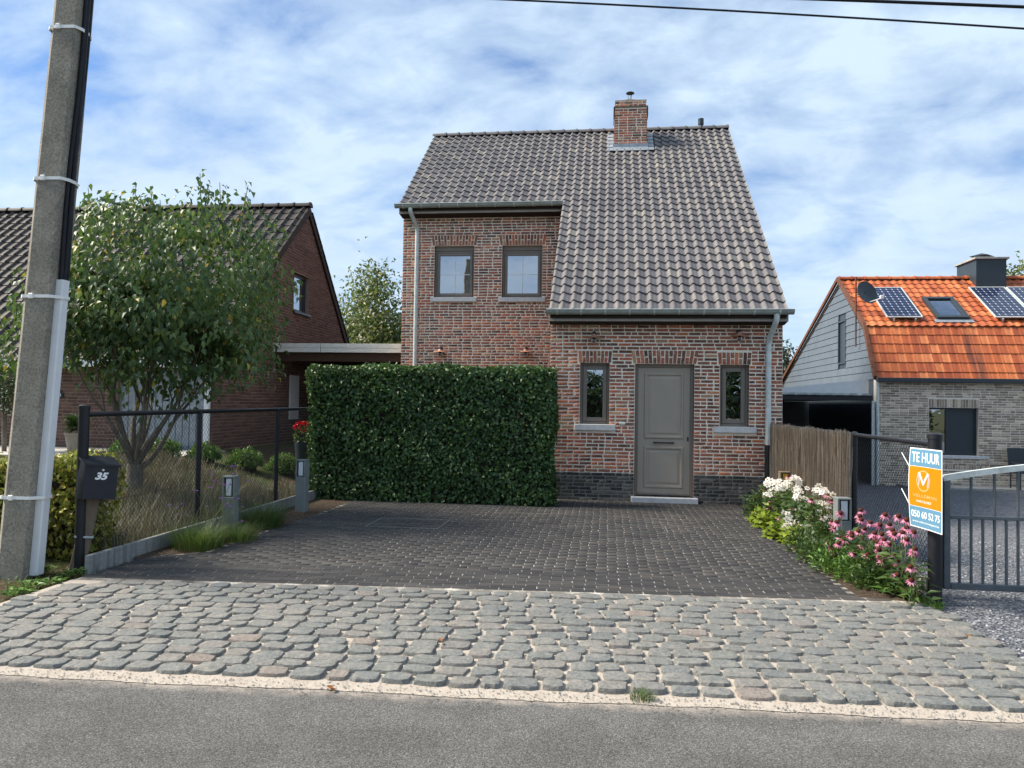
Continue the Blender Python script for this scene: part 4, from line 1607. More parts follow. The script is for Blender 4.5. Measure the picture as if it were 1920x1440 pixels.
def wall_lamp(x, y, z, label):
    t = thing('wall_lamp', label, 'lamp', (x, y, z), group='copper lamps on the house front')
    MB().tube([(0, -0.012, 0.075), (0, -0.035, 0.095), (0, -0.13, 0.10), (0, -0.145, 0.085), (0, -0.145, 0.045)], 0.009, 8).build('arm', 'anthracite', t, smooth=60, local=True)
    MB().tube([(0, 0.0, 0.075), (0, -0.018, 0.075)], 0.035, 14).build('wall_plate', 'anthracite', t, smooth=40, local=True)
    m = MB()
    m.lathe((0, -0.145, 0), [(0.0, 0.055), (0.03, 0.052), (0.042, 0.030), (0.048, 0.016), (0.145, -0.006), (0.147, -0.012), (0.05, 0.006), (0.02, 0.010)], 22)
    m.build('lamp_shade', 'copper', t, smooth=35, local=True)
    m = MB()
    m.lathe((0, -0.145, 0), [(0.022, 0.01), (0.036, -0.012), (0.046, -0.045), (0.040, -0.075), (0.022, -0.098), (0.0, -0.105)], 14)
    m.build('bulb', 'bulb', t, smooth=60, local=True)
    return t


wall_lamp(-0.233, YF, 2.735, 'copper wall lamp above the narrow window next to the hedge')
wall_lamp(2.125, YF, 2.775, 'copper wall lamp above the narrow window next to the drainpipe')
wall_lamp(-3.56, YB, 2.70, 'copper wall lamp low on the recessed wing, nearer its downpipe')
wall_lamp(-1.72, YB, 2.71, 'copper wall lamp low on the recessed wing, nearer the projecting front')

# ------------------------------------------------------------------ neighbour on the left
lh = thing('brown_house', 'brown brick house with long brown tiled roof and gable window', 'house', (-12, 17, 0.5))
LX, LYF, LYR, LZR = -7.6, 14.1, 18.62, 6.55
LSL = R(40.4)
LTS, LCS, LSS = math.tan(LSL), math.cos(LSL), math.sin(LSL)
LBS = math.tan(R(46))
LEYF = 13.72
LXE = -19.6


def lz(y):
    return LZR - (LYR - y) * LTS if y <= LYR else LZR - (y - LYR) * LBS


lwz0 = 0.4
garage = (-9.60, -7.78, 0.60, 2.36)
win_front = (-12.2, -11.2, 1.35, 2.2)
m = MB()
slab_with_holes(m, LXE, LX - 0.003, lwz0, lz(LYF) - 0.14, [garage], lambda a, b, c, d: m.box(a, b, LYF + 0.0015, LYF + 0.25, c, d), 0.25)
lw_o = m.build('wall', 'left_mortar', lh)
gwin = (17.86, 18.82, 3.80, 4.74)
lby = 21.75
m = MB()


def gable_clip(z):
    yf_, yb_ = LYF + 0.0, lby
    a = LYR - (LZR - 0.22 - z) / LTS
    b = LYR + (LZR - 0.22 - z) / LBS
    return (max(yf_, a), min(yb_, b)) if b > a else None


m.prism([(LYF + 0.254, lwz0), (lby, lwz0), (lby, lz(lby) - 0.16), (gwin[1], lz(gwin[1]) - 0.16), (gwin[1], lwz0 + 0.001)], 0, LX - 0.25, LX - 0.004) if False else None
zt_ = lambda y: lz(y) - 0.16
m.prism([(LYF + 0.254, lwz0), (gwin[0], lwz0), (gwin[0], zt_(gwin[0])), (LYF + 0.254, zt_(LYF + 0.254))], 0, LX - 0.25, LX - 0.0015)
m.prism([(gwin[1], lwz0), (lby, lwz0), (lby, zt_(lby)), (gwin[1], zt_(gwin[1]))], 0, LX - 0.25, LX - 0.004)
m.prism([(gwin[0], lwz0), (gwin[1], lwz0), (gwin[1], gwin[2]), (gwin[0], gwin[2])], 0, LX - 0.25, LX - 0.004)
m.prism([(gwin[0], gwin[3]), (gwin[1], gwin[3]), (gwin[1], zt_(gwin[1])), (LYR, zt_(LYR)), (gwin[0], zt_(gwin[0]))], 0, LX - 0.25, LX - 0.004)
gw_o = m.build('gable_wall', 'left_mortar', lh)
xf = wall_xf(courses(-13.4, LX - 0.004, lwz0, lz(LYF) - 0.16, [(garage[0] - 0.005, garage[1] + 0.005, 0, garage[3])], 0.068, 0.215, 0.10, 0.012, 0.1), (0, LYF, 0), (1, 0, 0), (0, -1, 0))
pieces('brick', BRICKS, xf, lw_o, 'left_brick', 120, 'bricks')
xf = wall_xf(courses(LYF, lby, 0.62, 6.4, [(gwin[0] - 0.005, gwin[1] + 0.005, gwin[2] - 0.06, gwin[3])], 0.068, 0.215, 0.10, 0.012, 0.1, gable_clip), (LX, 0, 0), (0, 1, 0), (1, 0, 0))
pieces('brick', BRICKS, xf, gw_o, 'left_brick', 180, 'bricks')
# gable window (set back, faces right)
m = MB()
xf_ = LX - 0.10
m.box(xf_ - 0.06, xf_, gwin[0], gwin[0] + 0.07, gwin[2], gwin[3])
m.box(xf_ - 0.06, xf_, gwin[1] - 0.07, gwin[1], gwin[2], gwin[3])
m.box(xf_ - 0.059, xf_ - 0.001, gwin[0] + 0.0705, gwin[1] - 0.0705, gwin[2], gwin[2] + 0.07)
m.box(xf_ - 0.059, xf_ - 0.001, gwin[0] + 0.0705, gwin[1] - 0.0705, gwin[3] - 0.07, gwin[3])
gwo = m.build('window', 'anthracite', lh)
MB().box(xf_ - 0.034, xf_ - 0.030, gwin[0] + 0.066, gwin[1] - 0.066, gwin[2] + 0.066, gwin[3] - 0.066).build('pane', 'glass', gwo)
MB().bbox(LX - 0.09, LX + 0.05, gwin[0] - 0.05, gwin[1] + 0.05, gwin[2] - 0.06, gwin[2] - 0.002, 0.005).build('window_sill', 'anthracite', gwo)
MB().box(LX - 1.2, LX - 1.15, gwin[0] - 1, gwin[1] + 1, gwin[2] - 1, gwin[3] + 0.3).build('room_partition', 'inside', lh)
# garage door with vertical ribs
m = MB()
m.box(garage[0], garage[1], LYF + 0.10, LYF + 0.14, garage[2], garage[3])
gd = m.build('garage_door', 'lead', lh)
for i in range(12):
    xa = garage[0] + 0.05 + i * (garage[1] - garage[0] - 0.1) / 12
    MB().bbox(xa + 0.006, xa + (garage[1] - garage[0] - 0.1) / 12 - 0.006, LYF + 0.080, LYF + 0.0995, garage[2] + 0.04, garage[3] - 0.04, 0.005).build('board', 'lead', gd)
m = MB()
m.box(garage[1] + 0.03, garage[1] + 0.09, LYF - 0.06, LYF - 0.012, 0.55, 2.45)
m.build('corner_trim', 'white', lh)
MB().tube([(LX - 0.06, LYF - 0.05, 2.45), (LX - 0.06, LYF - 0.05, 0.55)], 0.04, 10).build('downpipe', 'white', lh, smooth=60)
# front eave gutter board, barge boards
MB().box(LXE, LX + 0.04, LEYF - 0.10, LEYF + 0.02, lz(LEYF) - 0.18, lz(LEYF) - 0.05).build('gutter', 'white', lh)
MB().box(LXE, LX - 0.02, LEYF + 0.025, LYF - 0.015, lz(LEYF) - 0.20, lz(LEYF) - 0.16).build('soffit', 'soffit', lh)
m = MB()
m.prism([(LEYF - 0.02, lz(LEYF - 0.02) - 0.02), (LEYF - 0.02, lz(LEYF - 0.02) - 0.22), (LYR, LZR - 0.24), (lby + 0.35, lz(lby + 0.35) - 0.24), (lby + 0.35, lz(lby + 0.35) - 0.01), (LYR, LZR - 0.0)], 0, LX + 0.015, LX + 0.055)
m.build('barge_board', 'soffit', lh)
m = MB()
m.prism([(LEYF, lz(LEYF) - 0.03), (LEYF, lz(LEYF) - 0.12), (LYR, LZR - 0.15), (LYR, LZR - 0.06)], 0, LXE, LX + 0.010)
m.prism([(LYR + 0.001, LZR - 0.06), (LYR + 0.001, LZR - 0.15), (lby + 0.3, lz(lby + 0.3) - 0.12), (lby + 0.3, lz(lby + 0.3) - 0.03)], 0, LXE, LX + 0.010)
lr_o = m.build('roof', 'soffit', lh)
# back side overhang tiles show as dark steps along the verge
m = MB()
for i in range(16):
    y0_ = LYR + 0.15 + i * 0.23
    if y0_ + 0.2 > lby + 0.4:
        break
    m.prism([(y0_, lz(y0_) + 0.03), (y0_ + 0.27, lz(y0_ + 0.27) + 0.05), (y0_ + 0.27, lz(y0_ + 0.27) - 0.0), (y0_, lz(y0_) + 0.0)], 0, LX - 0.3, LX + 0.075)
m.build('verge_tiles', 'ltile', lr_o)
stuff(bpy.data.objects['verge_tiles'])
LW_, LE_ = 0.26, 0.335
rowsL = int(round((LYR - LEYF) / LCS / LE_))
eL = (LYR - LEYF) / LCS / rowsL


def double_roll(t):
    return 0.052 * math.exp(-((t - 0.5) / 0.15) ** 2) - 0.006


colsLL = 45
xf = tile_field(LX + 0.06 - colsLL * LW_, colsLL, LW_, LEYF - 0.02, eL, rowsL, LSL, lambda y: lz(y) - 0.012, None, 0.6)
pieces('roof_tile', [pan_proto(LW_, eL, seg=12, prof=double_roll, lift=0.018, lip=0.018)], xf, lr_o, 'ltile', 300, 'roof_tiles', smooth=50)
xf = [(0, mat4((-1, 0, 0), (0, -1, 0), (0, 0, 1), (LX + 0.08 - i * 0.42, LYR, LZR - 0.015)), 1.0) for i in range(28)]
pieces('ridge_tile', [ridge_proto(0.42, 0.12)], xf, lr_o, 'ltile', 300, smooth=40)
# flat roof vent cap seen over the tree
m = MB()
p = gy(232, 384, LYR + 0.5)
m.bbox(p[0] - 0.22, p[0] + 0.22, LYR + 0.3, LYR + 0.75, p[2] - 0.03, p[2] + 0.02, 0.006)
m.box(p[0] - 0.12, p[0] + 0.12, LYR + 0.4, LYR + 0.65, p[2] - 1.0, p[2] - 0.031)
m.build('roof_vent', 'anthracite', lr_o)
# number plate on the front wall
pp = gy(113, 741, LYF)
m = MB()
m.bbox(pp[0] - 0.085, pp[0] + 0.085, LYF - 0.030, LYF - 0.012, pp[2] - 0.05, pp[2] + 0.05, 0.004)
npl = m.build('number_plate', 'black', lh)
me = text_mesh('33', 0.09, 0.001)
me.materials.append(MAT['sign_white'])
o = bpy.data.objects.new('numerals', me)
COL.objects.link(o)
o.parent = npl
o.location = (pp[0], LYF - 0.0315, pp[2])
o.rotation_euler = (R(90), 0, 0)
# half-glazed side door in the carport wall
m = MB()
m.box(LX + 0.012, LX + 0.045, 17.68, 18.2, 1.15, 2.22)
m.build('side_door', 'white', lh)

# terrace in front of the garage
t_ = structure(MB().box(-16, -7.3, 11.9, 14.09, 0.45, 0.615).build('terrace', 'terrace'))

# carport between the two houses
cp = thing('carport', 'flat-roofed carport with silvered plank fascia between the houses', 'carport', (-6, 18, 0.3))
z0c, z1c = 2.705, 2.905
xseam = -6.45
MB().bbox(xseam + 0.012, XL - 0.01, 16.68, 16.71, z0c + 0.102, z1c, 0.004).build('fascia_plank', 'plank_wood', cp)
MB().bbox(xseam + 0.012, XL - 0.01, 16.682, 16.712, z0c, z0c + 0.098, 0.004).build('fascia_plank', 'plank_wood', cp)
MB().bbox(LX + 0.02, xseam, 16.68, 16.71, z0c + 0.102, z1c, 0.004).build('fascia_plank', 'plank_wood', cp)
MB().bbox(LX + 0.02, xseam, 16.682, 16.712, z0c, z0c + 0.098, 0.004).build('fascia_plank', 'plank_wood', cp)
MB().box(LX + 0.02, XL - 0.01, 16.715, 22.5, z1c - 0.10, z1c - 0.01).build('roof_deck', 'soffit', cp)
MB().box(LX + 0.02, XL - 0.01, 16.76, 16.90, z0c - 0.20, z0c + 0.05).build('beam', 'beam_wood', cp)
for i in range(5):
    yb2 = 17.8 + i * 0.95
    MB().box(LX + 0.02, XL - 0.01, yb2, yb2 + 0.09, z0c - 0.12, z0c + 0.08).build('joist', 'beam_wood', cp)
MB().box(LX + 0.02, XL - 0.01, 22.4, 22.5, 0, z0c + 0.08).build('back_wall', 'soffit', cp)
structure(MB().box(LX + 0.003, XL - 0.003, 14.2, 22.4, 0.2, 0.40).build('carport_floor', 'terrace'))

# ------------------------------------------------------------------ neighbour on the right
rh = thing('grey_house', 'grey brick house with orange tiled mansard roof, siding gable and solar panels', 'house', (10, 24, -0.35))
QX, QY, QZ0, QZE = 6.96, 21.0, -0.34, 2.42
QXE = 14.5
brk = (21.84, 3.90)
rdg = (24.28, 5.53)
qwin = (8.231, 9.428, 0.458, 1.679)
m = MB()
slab_with_holes(m, QX, QXE, QZ0 - 0.3, QZE, [qwin], lambda a, b, c, d: m.box(a, b, QY + 0.0015, QY + 0.28, c, d), 0.28)
qw_o = m.build('wall', 'right_mortar', rh)
ex = [(qwin[0] - 0.004, qwin[1] + 0.004, qwin[2], qwin[3]), (qwin[0] - 0.07, qwin[1] + 0.25, qwin[2] - 0.085, qwin[2]), (qwin[0] - 0.02, qwin[1] + 0.02, qwin[3], qwin[3] + 0.225), (QX + 0.9, QX + 5.2, 0.10, 0.22)]
xf = wall_xf(courses(QX, QXE - 1.0, QZ0 - 0.02, QZE - 0.03, ex, 0.062, 0.205, 0.098, 0.013, 0.12), (0, QY, 0), (1, 0, 0), (0, -1, 0))
xf += arch_xf(qwin[0] - 0.01, qwin[1] + 0.01, qwin[3] + 0.004, qwin[3] + 0.222, (0, QY, 0), (1, 0, 0), (0, -1, 0), fan=0.0, split=False)
xf += arch_xf(QX + 0.9, QX + 5.2, 0.105, 0.215, (0, QY, 0), (1, 0, 0), (0, -1, 0), fan=0.0, split=False, wgt=0.5)
pieces('brick', BRICKS, xf, qw_o, 'right_brick', 300, 'bricks')
# window with fixed pane and sliding shutter leaf
m = MB()
yq = QY + 0.12
m.box(qwin[0], qwin[0] + 0.05, yq, yq + 0.07, qwin[2], qwin[3])
m.box(qwin[1] - 0.05, qwin[1], yq, yq + 0.07, qwin[2], qwin[3])
m.box(qwin[0] + 0.0505, qwin[1] - 0.0505, yq + 0.001, yq + 0.069, qwin[2], qwin[2] + 0.06)
m.box(qwin[0] + 0.0505, qwin[1] - 0.0505, yq + 0.001, yq + 0.069, qwin[3] - 0.05, qwin[3])
xm = qwin[0] + 0.45
m.box(xm, xm + 0.09, yq - 0.01, yq + 0.068, qwin[2] + 0.0605, qwin[3] - 0.0505)
qo = m.build('window', 'anthracite', rh)
MB().box(qwin[0] + 0.046, xm + 0.004, yq + 0.03, yq + 0.034, qwin[2] + 0.056, qwin[3] - 0.046).build('pane', 'glass', qo)
MB().box(xm + 0.086, qwin[1] - 0.046, yq + 0.02, yq + 0.026, qwin[2] + 0.056, qwin[3] - 0.046).build('insect_screen', 'anthracite', qo)
MB().bbox(qwin[0] - 0.06, qwin[1] + 0.24, QY - 0.05, QY + 0.11, qwin[2] - 0.08, qwin[2] - 0.002, 0.005).build('window_sill', 'bluestone', qo)
MB().box(qwin[0] - 0.5, qwin[1] + 0.5, QY + 0.9, QY + 0.95, 0.0, 2.2).build('room_partition', 'inside', rh)
# gable: horizontal siding boards, clipped to the roofline
rear = (31.7, 2.70)


def q_front(z):     # y of front roof edge at height z
    if z < brk[1]:
        return QY + (z - QZE) / (brk[1] - QZE) * (brk[0] - QY)
    return brk[0] + (z - brk[1]) / (rdg[1] - brk[1]) * (rdg[0] - brk[0])


def q_rear(z):
    return rdg[0] + (rdg[1] - z) / (rdg[1] - rear[1]) * (rear[0] - rdg[0])


m = MB()
m.prism([(QY + 0.29, QZ0 - 0.3), (rear[0], QZ0 - 0.3), (rear[0], rear[1] - 0.1), (rdg[0], rdg[1] - 0.08), (brk[0] + 0.02, brk[1] - 0.08), (QY + 0.29, QZE + 0.3)], 0, QX + 0.03, QX + 0.25)
gq = m.build('gable_wall', 'anthracite', rh)
gqw = (23.664, 24.42, 2.95, 4.26)
z = 2.40
bw = 0.205
while z < rdg[1] - 0.16:
    za, zb2 = z + 0.004, min(z + bw - 0.006, rdg[1] - 0.12)
    y0a, y0b, y1a, y1b = q_front(za) + 0.06, q_front(zb2) + 0.06, q_rear(za) - 0.06, q_rear(zb2) - 0.06
    if y1b - y0b > 0.05:
        spans = [((y0a, y0b), (y1a, y1b))]
        if za < gqw[3] and zb2 > gqw[2]:
            spans = [((y0a, y0b), (gqw[0], gqw[0])), ((gqw[1], gqw[1]), (y1a, y1b))]
        for (l0, l1), (r0_2, r1_2) in spans:
            if r0_2 - l0 > 0.05:
                b = MB()
                b.add([(QX + 0.028, l0, za), (QX + 0.028, r0_2, za), (QX + 0.028, r1_2, zb2), (QX + 0.028, l1, zb2),
                       (QX - 0.010, l0, za), (QX - 0.010, r0_2, za), (QX + 0.006, r1_2, zb2), (QX + 0.006, l1, zb2)],
                      [(0, 1, 2, 3), (7, 6, 5, 4), (4, 5, 1, 0), (6, 7, 3, 2), (5, 6, 2, 1), (7, 4, 0, 3)])
                b.build('siding_board', 'siding', gq)
    z += bw
m = MB()
m.box(QX + 0.10, QX + 0.14, gqw[0], gqw[1], gqw[2], gqw[3])
m.build('gable_window', 'glass', rh)
m = MB()
for (a, b, c, d) in ((gqw[0], gqw[0] + 0.05, gqw[2], gqw[3]), (gqw[1] - 0.05, gqw[1], gqw[2], gqw[3]), (gqw[0] + 0.051, gqw[1] - 0.051, gqw[2], gqw[2] + 0.05), (gqw[0] + 0.051, gqw[1] - 0.051, gqw[3] - 0.05, gqw[3])):
    m.box(QX - 0.015, QX + 0.09, a, b, c, d)
m.build('window_frame', 'anthracite', rh)
# roof
sl1 = math.atan2(brk[1] - QZE, brk[0] - QY)
sl2 = math.atan2(rdg[1] - brk[1], rdg[0] - brk[0])
m = MB()
m.prism([(QY - 0.02, QZE - 0.10), (brk[0], brk[1] - 0.06), (rdg[0], rdg[1] - 0.05), (rear[0], rear[1] - 0.02), (rear[0], rear[1] - 0.14), (rdg[0], rdg[1] - 0.2), (brk[0] + 0.12, brk[1] - 0.2), (QY + 0.08, QZE - 0.05)], 0, QX - 0.02, QXE)
qr = m.build('roof', 'soffit', rh)
QW = 0.2155
ncol = int((QXE - QX) / QW)


def flat_roll(t):
    return 0.012 * math.exp(-((t - 0.93) / 0.10) ** 2) + 0.004 * math.sin(2 * math.pi * t)


def s_roll(t):
    return 0.016 * math.sin(2 * math.pi * (t + 0.1))


l1 = math.hypot(brk[1] - QZE, brk[0] - QY) + 0.05
l2 = math.hypot(rdg[1] - brk[1], rdg[0] - brk[0])
n1, n2 = 6, 10
skyl = (8.80, 9.62, 22.05, 23.15)
xf = tile_field(QX - 0.03, ncol, QW, QY - 0.045, l1 / n1, n1, sl1, lambda y: QZE + (y - QY) * math.tan(sl1), None, 0.6)
pieces('roof_tile', [pan_proto(QW, l1 / n1, seg=10, prof=flat_roll, lift=0.022, lip=0.02)], xf, qr, 'otile', 150, 'roof_tiles', smooth=50)
xf = tile_field(QX - 0.03, ncol, QW, brk[0] - 0.06, l2 / n2, n2, sl2, lambda y: brk[1] + (y - brk[0]) * math.tan(sl2), lambda x, y: skyl[0] < x < skyl[1] and skyl[2] < y < skyl[3] - 0.2, 0.6)
pieces('roof_tile', [pan_proto(QW, l2 / n2, seg=10, prof=s_roll, lift=0.022, lip=0.02)], xf, qr, 'otile', 150, 'roof_tiles', smooth=50)
xf = [(0, mat4((1, 0, 0), (0, 1, 0), (0, 0, 1), (QX - 0.05 + i * 0.36, rdg[0], rdg[1] - 0.0)), 1.0) for i in range(21)]
pieces('ridge_tile', [ridge_proto(0.36, 0.11)], xf, qr, 'otile', 300, smooth=40)
m = MB()
m.prism([(QY - 0.08, QZE + 0.06), (brk[0] - 0.02, brk[1] + 0.06), (rdg[0], rdg[1] + 0.07), (rear[0], rear[1] + 0.07), (rear[0], rear[1] - 0.04), (rdg[0], rdg[1] - 0.05), (brk[0] + 0.06, brk[1] - 0.05), (QY + 0.0, QZE - 0.04)], 0, QX - 0.10, QX - 0.032)
k = NT('verge_brown', 0.8, 0.2)
k.col(k.ramp(k.noise(8, 4), [(0.3, (0.10, 0.045, 0.03)), (0.7, (0.19, 0.085, 0.055))]))
MAT['verge'] = k.m
m.build('verge', 'verge', qr)
m = MB()
m.bbox(QX - 0.06, QXE, QY - 0.22, QY - 0.10, QZE - 0.10, QZE + 0.01, 0.008)
m.build('gutter', 'anthracite', rh)
MB().tube([(QX - 0.01, QY - 0.06, QZE - 0.1), (QX - 0.01, QY - 0.06, QZ0)], 0.04, 10).build('downpipe', 'galv', rh, smooth=60)
# roof window
rs = np.array([0, math.cos(sl2), math.sin(sl2)])
rn = np.array([0, -math.sin(sl2), math.cos(sl2)])


def roof_box(mb_, x0, x1, s0, s1, h0, h1, b=0.0):
    q = [(x, s, h) for h in (h0, h1) for s in (s0, s1) for x in (x0, x1)]
    base = np.array([0, brk[0], brk[1]])
    vs_ = [tuple(base + np.array([x, 0, 0]) + rs * s + rn * h) for x, s, h in q]
    mb_.add(vs_, [(0, 2, 3, 1), (4, 5, 7, 6), (0, 1, 5, 4), (2, 6, 7, 3), (0, 4, 6, 2), (1, 3, 7, 5)])
    return mb_


sk0, sk1 = 0.26, 1.52
rw = MB()
roof_box(rw, 8.84, 8.94, sk0, sk1, -0.02, 0.11)
roof_box(rw, 9.56, 9.66, sk0, sk1, -0.02, 0.11)
roof_box(rw, 8.941, 9.559, sk0, sk0 + 0.11, -0.02, 0.11)
roof_box(rw, 8.941, 9.559, sk1 - 0.11, sk1, -0.02, 0.11)
rwo = rw.build('roof_window', 'anthracite', qr)
roof_box(MB(), 8.935, 9.565, sk0 + 0.105, sk1 - 0.105, 0.06, 0.066).build('pane', 'glass', rwo)
roof_box(MB(), 8.935, 9.565, sk0 + 0.105, sk1 - 0.105, -0.10, -0.02).build('room_blind', 'whitewall', rwo)
roof_box(MB(), 8.76, 9.74, sk0 - 0.16, sk0 - 0.002, 0.020, 0.040).build('lead_apron', 'lead', rwo)


def solar(x0, x1, s0, s1, label):
    base = np.array([0, brk[0], brk[1]]) + rs * s0 + rn * 0.10 + np.array([x0, 0, 0])
    t = thing('solar_panel', label, 'solar panel', tuple(base))
    t.rotation_euler = (sl2, 0, 0)
    w_, l_ = x1 - x0, s1 - s0
    m = MB()
    m.box(0, w_, 0, 0.03, 0, 0.035)
    m.box(0, w_, l_ - 0.03, l_, 0, 0.035)
    m.box(0, 0.03, 0.0305, l_ - 0.0305, 0, 0.0352)
    m.box(w_ - 0.03, w_, 0.0305, l_ - 0.0305, 0, 0.0352)
    link('frame', m.mesh('frame'), t, True, 'galv')
    m = MB().box(0.03, w_ - 0.03, 0.03, l_ - 0.03, 0.012, 0.030)
    o = link('cell_sheet', m.mesh('cell_sheet'), t, True, 'solar')
    m = MB()
    for x in (w_ * 0.2, w_ * 0.8):
        m = MB().box(x - 0.02, x + 0.02, -0.04, l_ - 0.02, -0.10, -0.002)
        link('rail', m.mesh('rail'), t, True, 'galv')
    return t


solar(7.52, 8.45, 0.22, 2.10, 'solar panel beside the satellite dish on the orange roof')
solar(10.28, 11.25, 0.22, 2.10, 'solar panel right beside the roof window on the orange roof')
solar(11.29, 12.26, 0.22, 2.10, 'solar panel below the clad chimney, second from the roof window')
# clad chimney on the ridge
m = MB()
m.box(10.60, 11.42, 23.75, 25.0, 4.9, 6.02)
co = m.build('chimney', 'anthracite', rh)
MB().bbox(10.54, 11.48, 23.69, 25.06, 6.021, 6.08, 0.008).build('chimney_slab', 'concrete', co)
m = MB()
m.lathe((11.0, 24.3, 6.20), [(0.0, 0.10), (0.36, 0.0), (0.30, -0.02), (0.0, -0.02)], 4)
m.build('chimney_hood', 'black', co)
m = MB()
for dx_, dy_ in ((-0.2, 0), (0.2, 0), (0, -0.2), (0, 0.2)):
    m.tube([(11.0 + dx_, 24.3 + dy_, 6.07), (11.0 + dx_, 24.3 + dy_, 6.20)], 0.012, 6)
m.build('hood_legs', 'black', co)
stuff(bpy.data.objects['hood_legs'])
# garage port left of the grey house
gp_ = thing('lean_to', 'open lean-to with black beam beside the grey brick house', 'lean-to', (5.8, 23, -0.35))
MB().box(4.35, QX - 0.12, QY + 0.02, QY + 0.14, 1.83, 1.965).build('beam', 'black', gp_)
MB().box(4.35, QX - 0.12, QY + 0.16, QY + 7, 1.86, 1.95).build('roof_deck', 'soffit', gp_)
for i in range(8):
    xa = 4.36 + i * 0.31
    MB().prism([(xa, 1.968), (xa + 0.06, 2.02), (xa + 0.20, 2.02), (xa + 0.26, 1.968)], 1, QY - 0.06, QY + 7).build('roof_rib', 'zinc', gp_)
m = MB()
m.add([(4.35, QY + 0.30, 2.022), (QX - 0.12, QY + 0.30, 2.022), (QX - 0.12, QY + 0.30, 2.40), (4.35, QY + 0.30, 2.12), (4.35, QY + 0.33, 2.022), (QX - 0.12, QY + 0.33, 2.022), (QX - 0.12, QY + 0.33, 2.40), (4.35, QY + 0.33, 2.12)],
      [(0, 1, 2, 3), (7, 6, 5, 4), (3, 2, 6, 7), (0, 3, 7, 4), (1, 5, 6, 2)])
m.build('flashing_board', 'white', gp_)
MB().box(4.30, 4.42, QY + 0.15, QY + 7, -0.4, 1.85).build('side_wall', 'whitewall', gp_)
MB().box(4.43, QX + 0.02, QY + 6.9, QY + 7, -0.4, 1.85).build('back_wall', 'whitewall', gp_)
MB().box(QX - 0.14, QX - 0.06, QY - 0.02, QY + 0.015, -0.4, 1.83).build('post', 'galv', gp_)
MB().box(4.43, 4.53, QY + 0.02, QY + 0.12, -0.4, 1.83).build('post', 'galv', gp_)
# step along the wall
structure(MB().box(QX + 0.5, QXE, QY - 0.75, QY - 0.012, -0.45, -0.30).build('patio_step', 'concrete'))
# satellite dish on its mast
sd = thing('satellite_dish', 'dark satellite dish on a mast at the siding gable', 'satellite dish', (QX - 0.11, 22.4, 3.35))
MB().tube([(QX - 0.11, 22.4, 3.35), (QX - 0.11, 22.4, 5.30)], 0.022, 8).build('mast', 'verge', sd, smooth=60)
m = MB()
m.lathe((0, 0, 0), [(0.0, -0.045), (0.15, -0.035), (0.26, -0.012), (0.335, 0.02), (0.335, 0.028), (0.26, -0.002), (0.0, -0.035)], 24)
o = m.build('reflector', 'anthracite', sd, smooth=50)
o.location = Vector((7.08, 22.22, 4.83)) - Vector(sd.location)
dn = Vector((0.42, -0.86, 0.30)).normalized()
o.rotation_euler = dn.to_track_quat('Z', 'Y').to_euler()
m = MB()
m.tube([(7.10, 22.15, 4.55), (7.33, 21.85, 4.62)], 0.012, 6)
m.bbox(7.30, 7.39, 21.78, 21.88, 4.60, 4.70, 0.01)
m.build('receiver_arm', 'white', sd)
MB().tube([(QX - 0.11, 22.4, 4.80), (7.06, 22.24, 4.83)], 0.02, 6).build('bracket', 'anthracite', sd)
# chair on the patio
cs_ = thing('garden_chair', 'dark garden chair standing against the grey brick wall', 'chair', (10.25, 20.35, -0.30))
MB().prism([(-0.30, 0.44), (0.30, 0.44), (0.34, 1.0), (-0.34, 1.0)], 1, 0.22, 0.26).build('backrest', 'anthracite', cs_, local=True)
MB().bbox(-0.30, 0.30, -0.26, 0.21, 0.40, 0.45, 0.01).build('seat', 'anthracite', cs_, local=True)
for sx in (-0.27, 0.27):
    for sy in (-0.24, 0.22):
        MB().tube([(sx, sy, 0.0), (sx, sy, 0.41)], 0.018, 8).build('leg', 'anthracite', cs_, local=True)
    MB().bbox(sx - 0.025, sx + 0.025, -0.26, 0.20, 0.62, 0.65, 0.006).build('armrest', 'anthracite', cs_, local=True)
    MB().tube([(sx, -0.24, 0.45), (sx, -0.24, 0.62)], 0.015, 6).build('arm_support', 'anthracite', cs_, local=True)

# ------------------------------------------------------------------ concrete pole
pole_b, pole_t = np.array([-5.285, 6.42, -0.05]), np.array([-4.80, 6.40, 6.6])


def pole_at(z):
    t = (z - pole_b[2]) / (pole_t[2] - pole_b[2])
    return pole_b + (pole_t - pole_b) * t, 0.155 - 0.030 * t


pl_t = thing('utility_pole', 'leaning concrete utility pole with white cable cover at the verge', 'utility pole', (-5.285, 6.42, 0))
m = MB()
vs, fs = [], []
ROT = R(3)
zs = np.linspace(-0.05, 6.6, 22)
NV = 8
for z in zs:
    c, h = pole_at(z)
    ch_ = 0.28 * h
    pts = [(-h + ch_ * 1.7, -h), (h - ch_ * 0.25, -h), (h, -h + ch_ * 0.25), (h, h - ch_), (h - ch_, h), (-h + ch_, h), (-h, h - ch_), (-h, -h + ch_ * 1.7)]
    for x, y in pts:
        w_ = random.uniform(-0.0025, 0.0025)
        vs.append((c[0] + (x + w_) * math.cos(ROT) - y * math.sin(ROT), c[1] + x * math.sin(ROT) + y * math.cos(ROT), z))
for i in range(len(zs) - 1):
    for j in range(NV):
        a, b = i * NV + j, i * NV + (j + 1) % NV
        fs.append((a, b, b + NV, a + NV))
fs.append(tuple(range((len(zs) - 1) * NV, len(zs) * NV)))
m.add(vs, fs)
m.build('shaft', 'pole', pl_t)


def pole_pt(z, x, y):       # x,y in units of the half width
    c, h = pole_at(z)
    X, Y = x * h, y * h
    return (c[0] + X * math.cos(ROT) - Y * math.sin(ROT), c[1] + X * math.sin(ROT) + Y * math.cos(ROT), z)


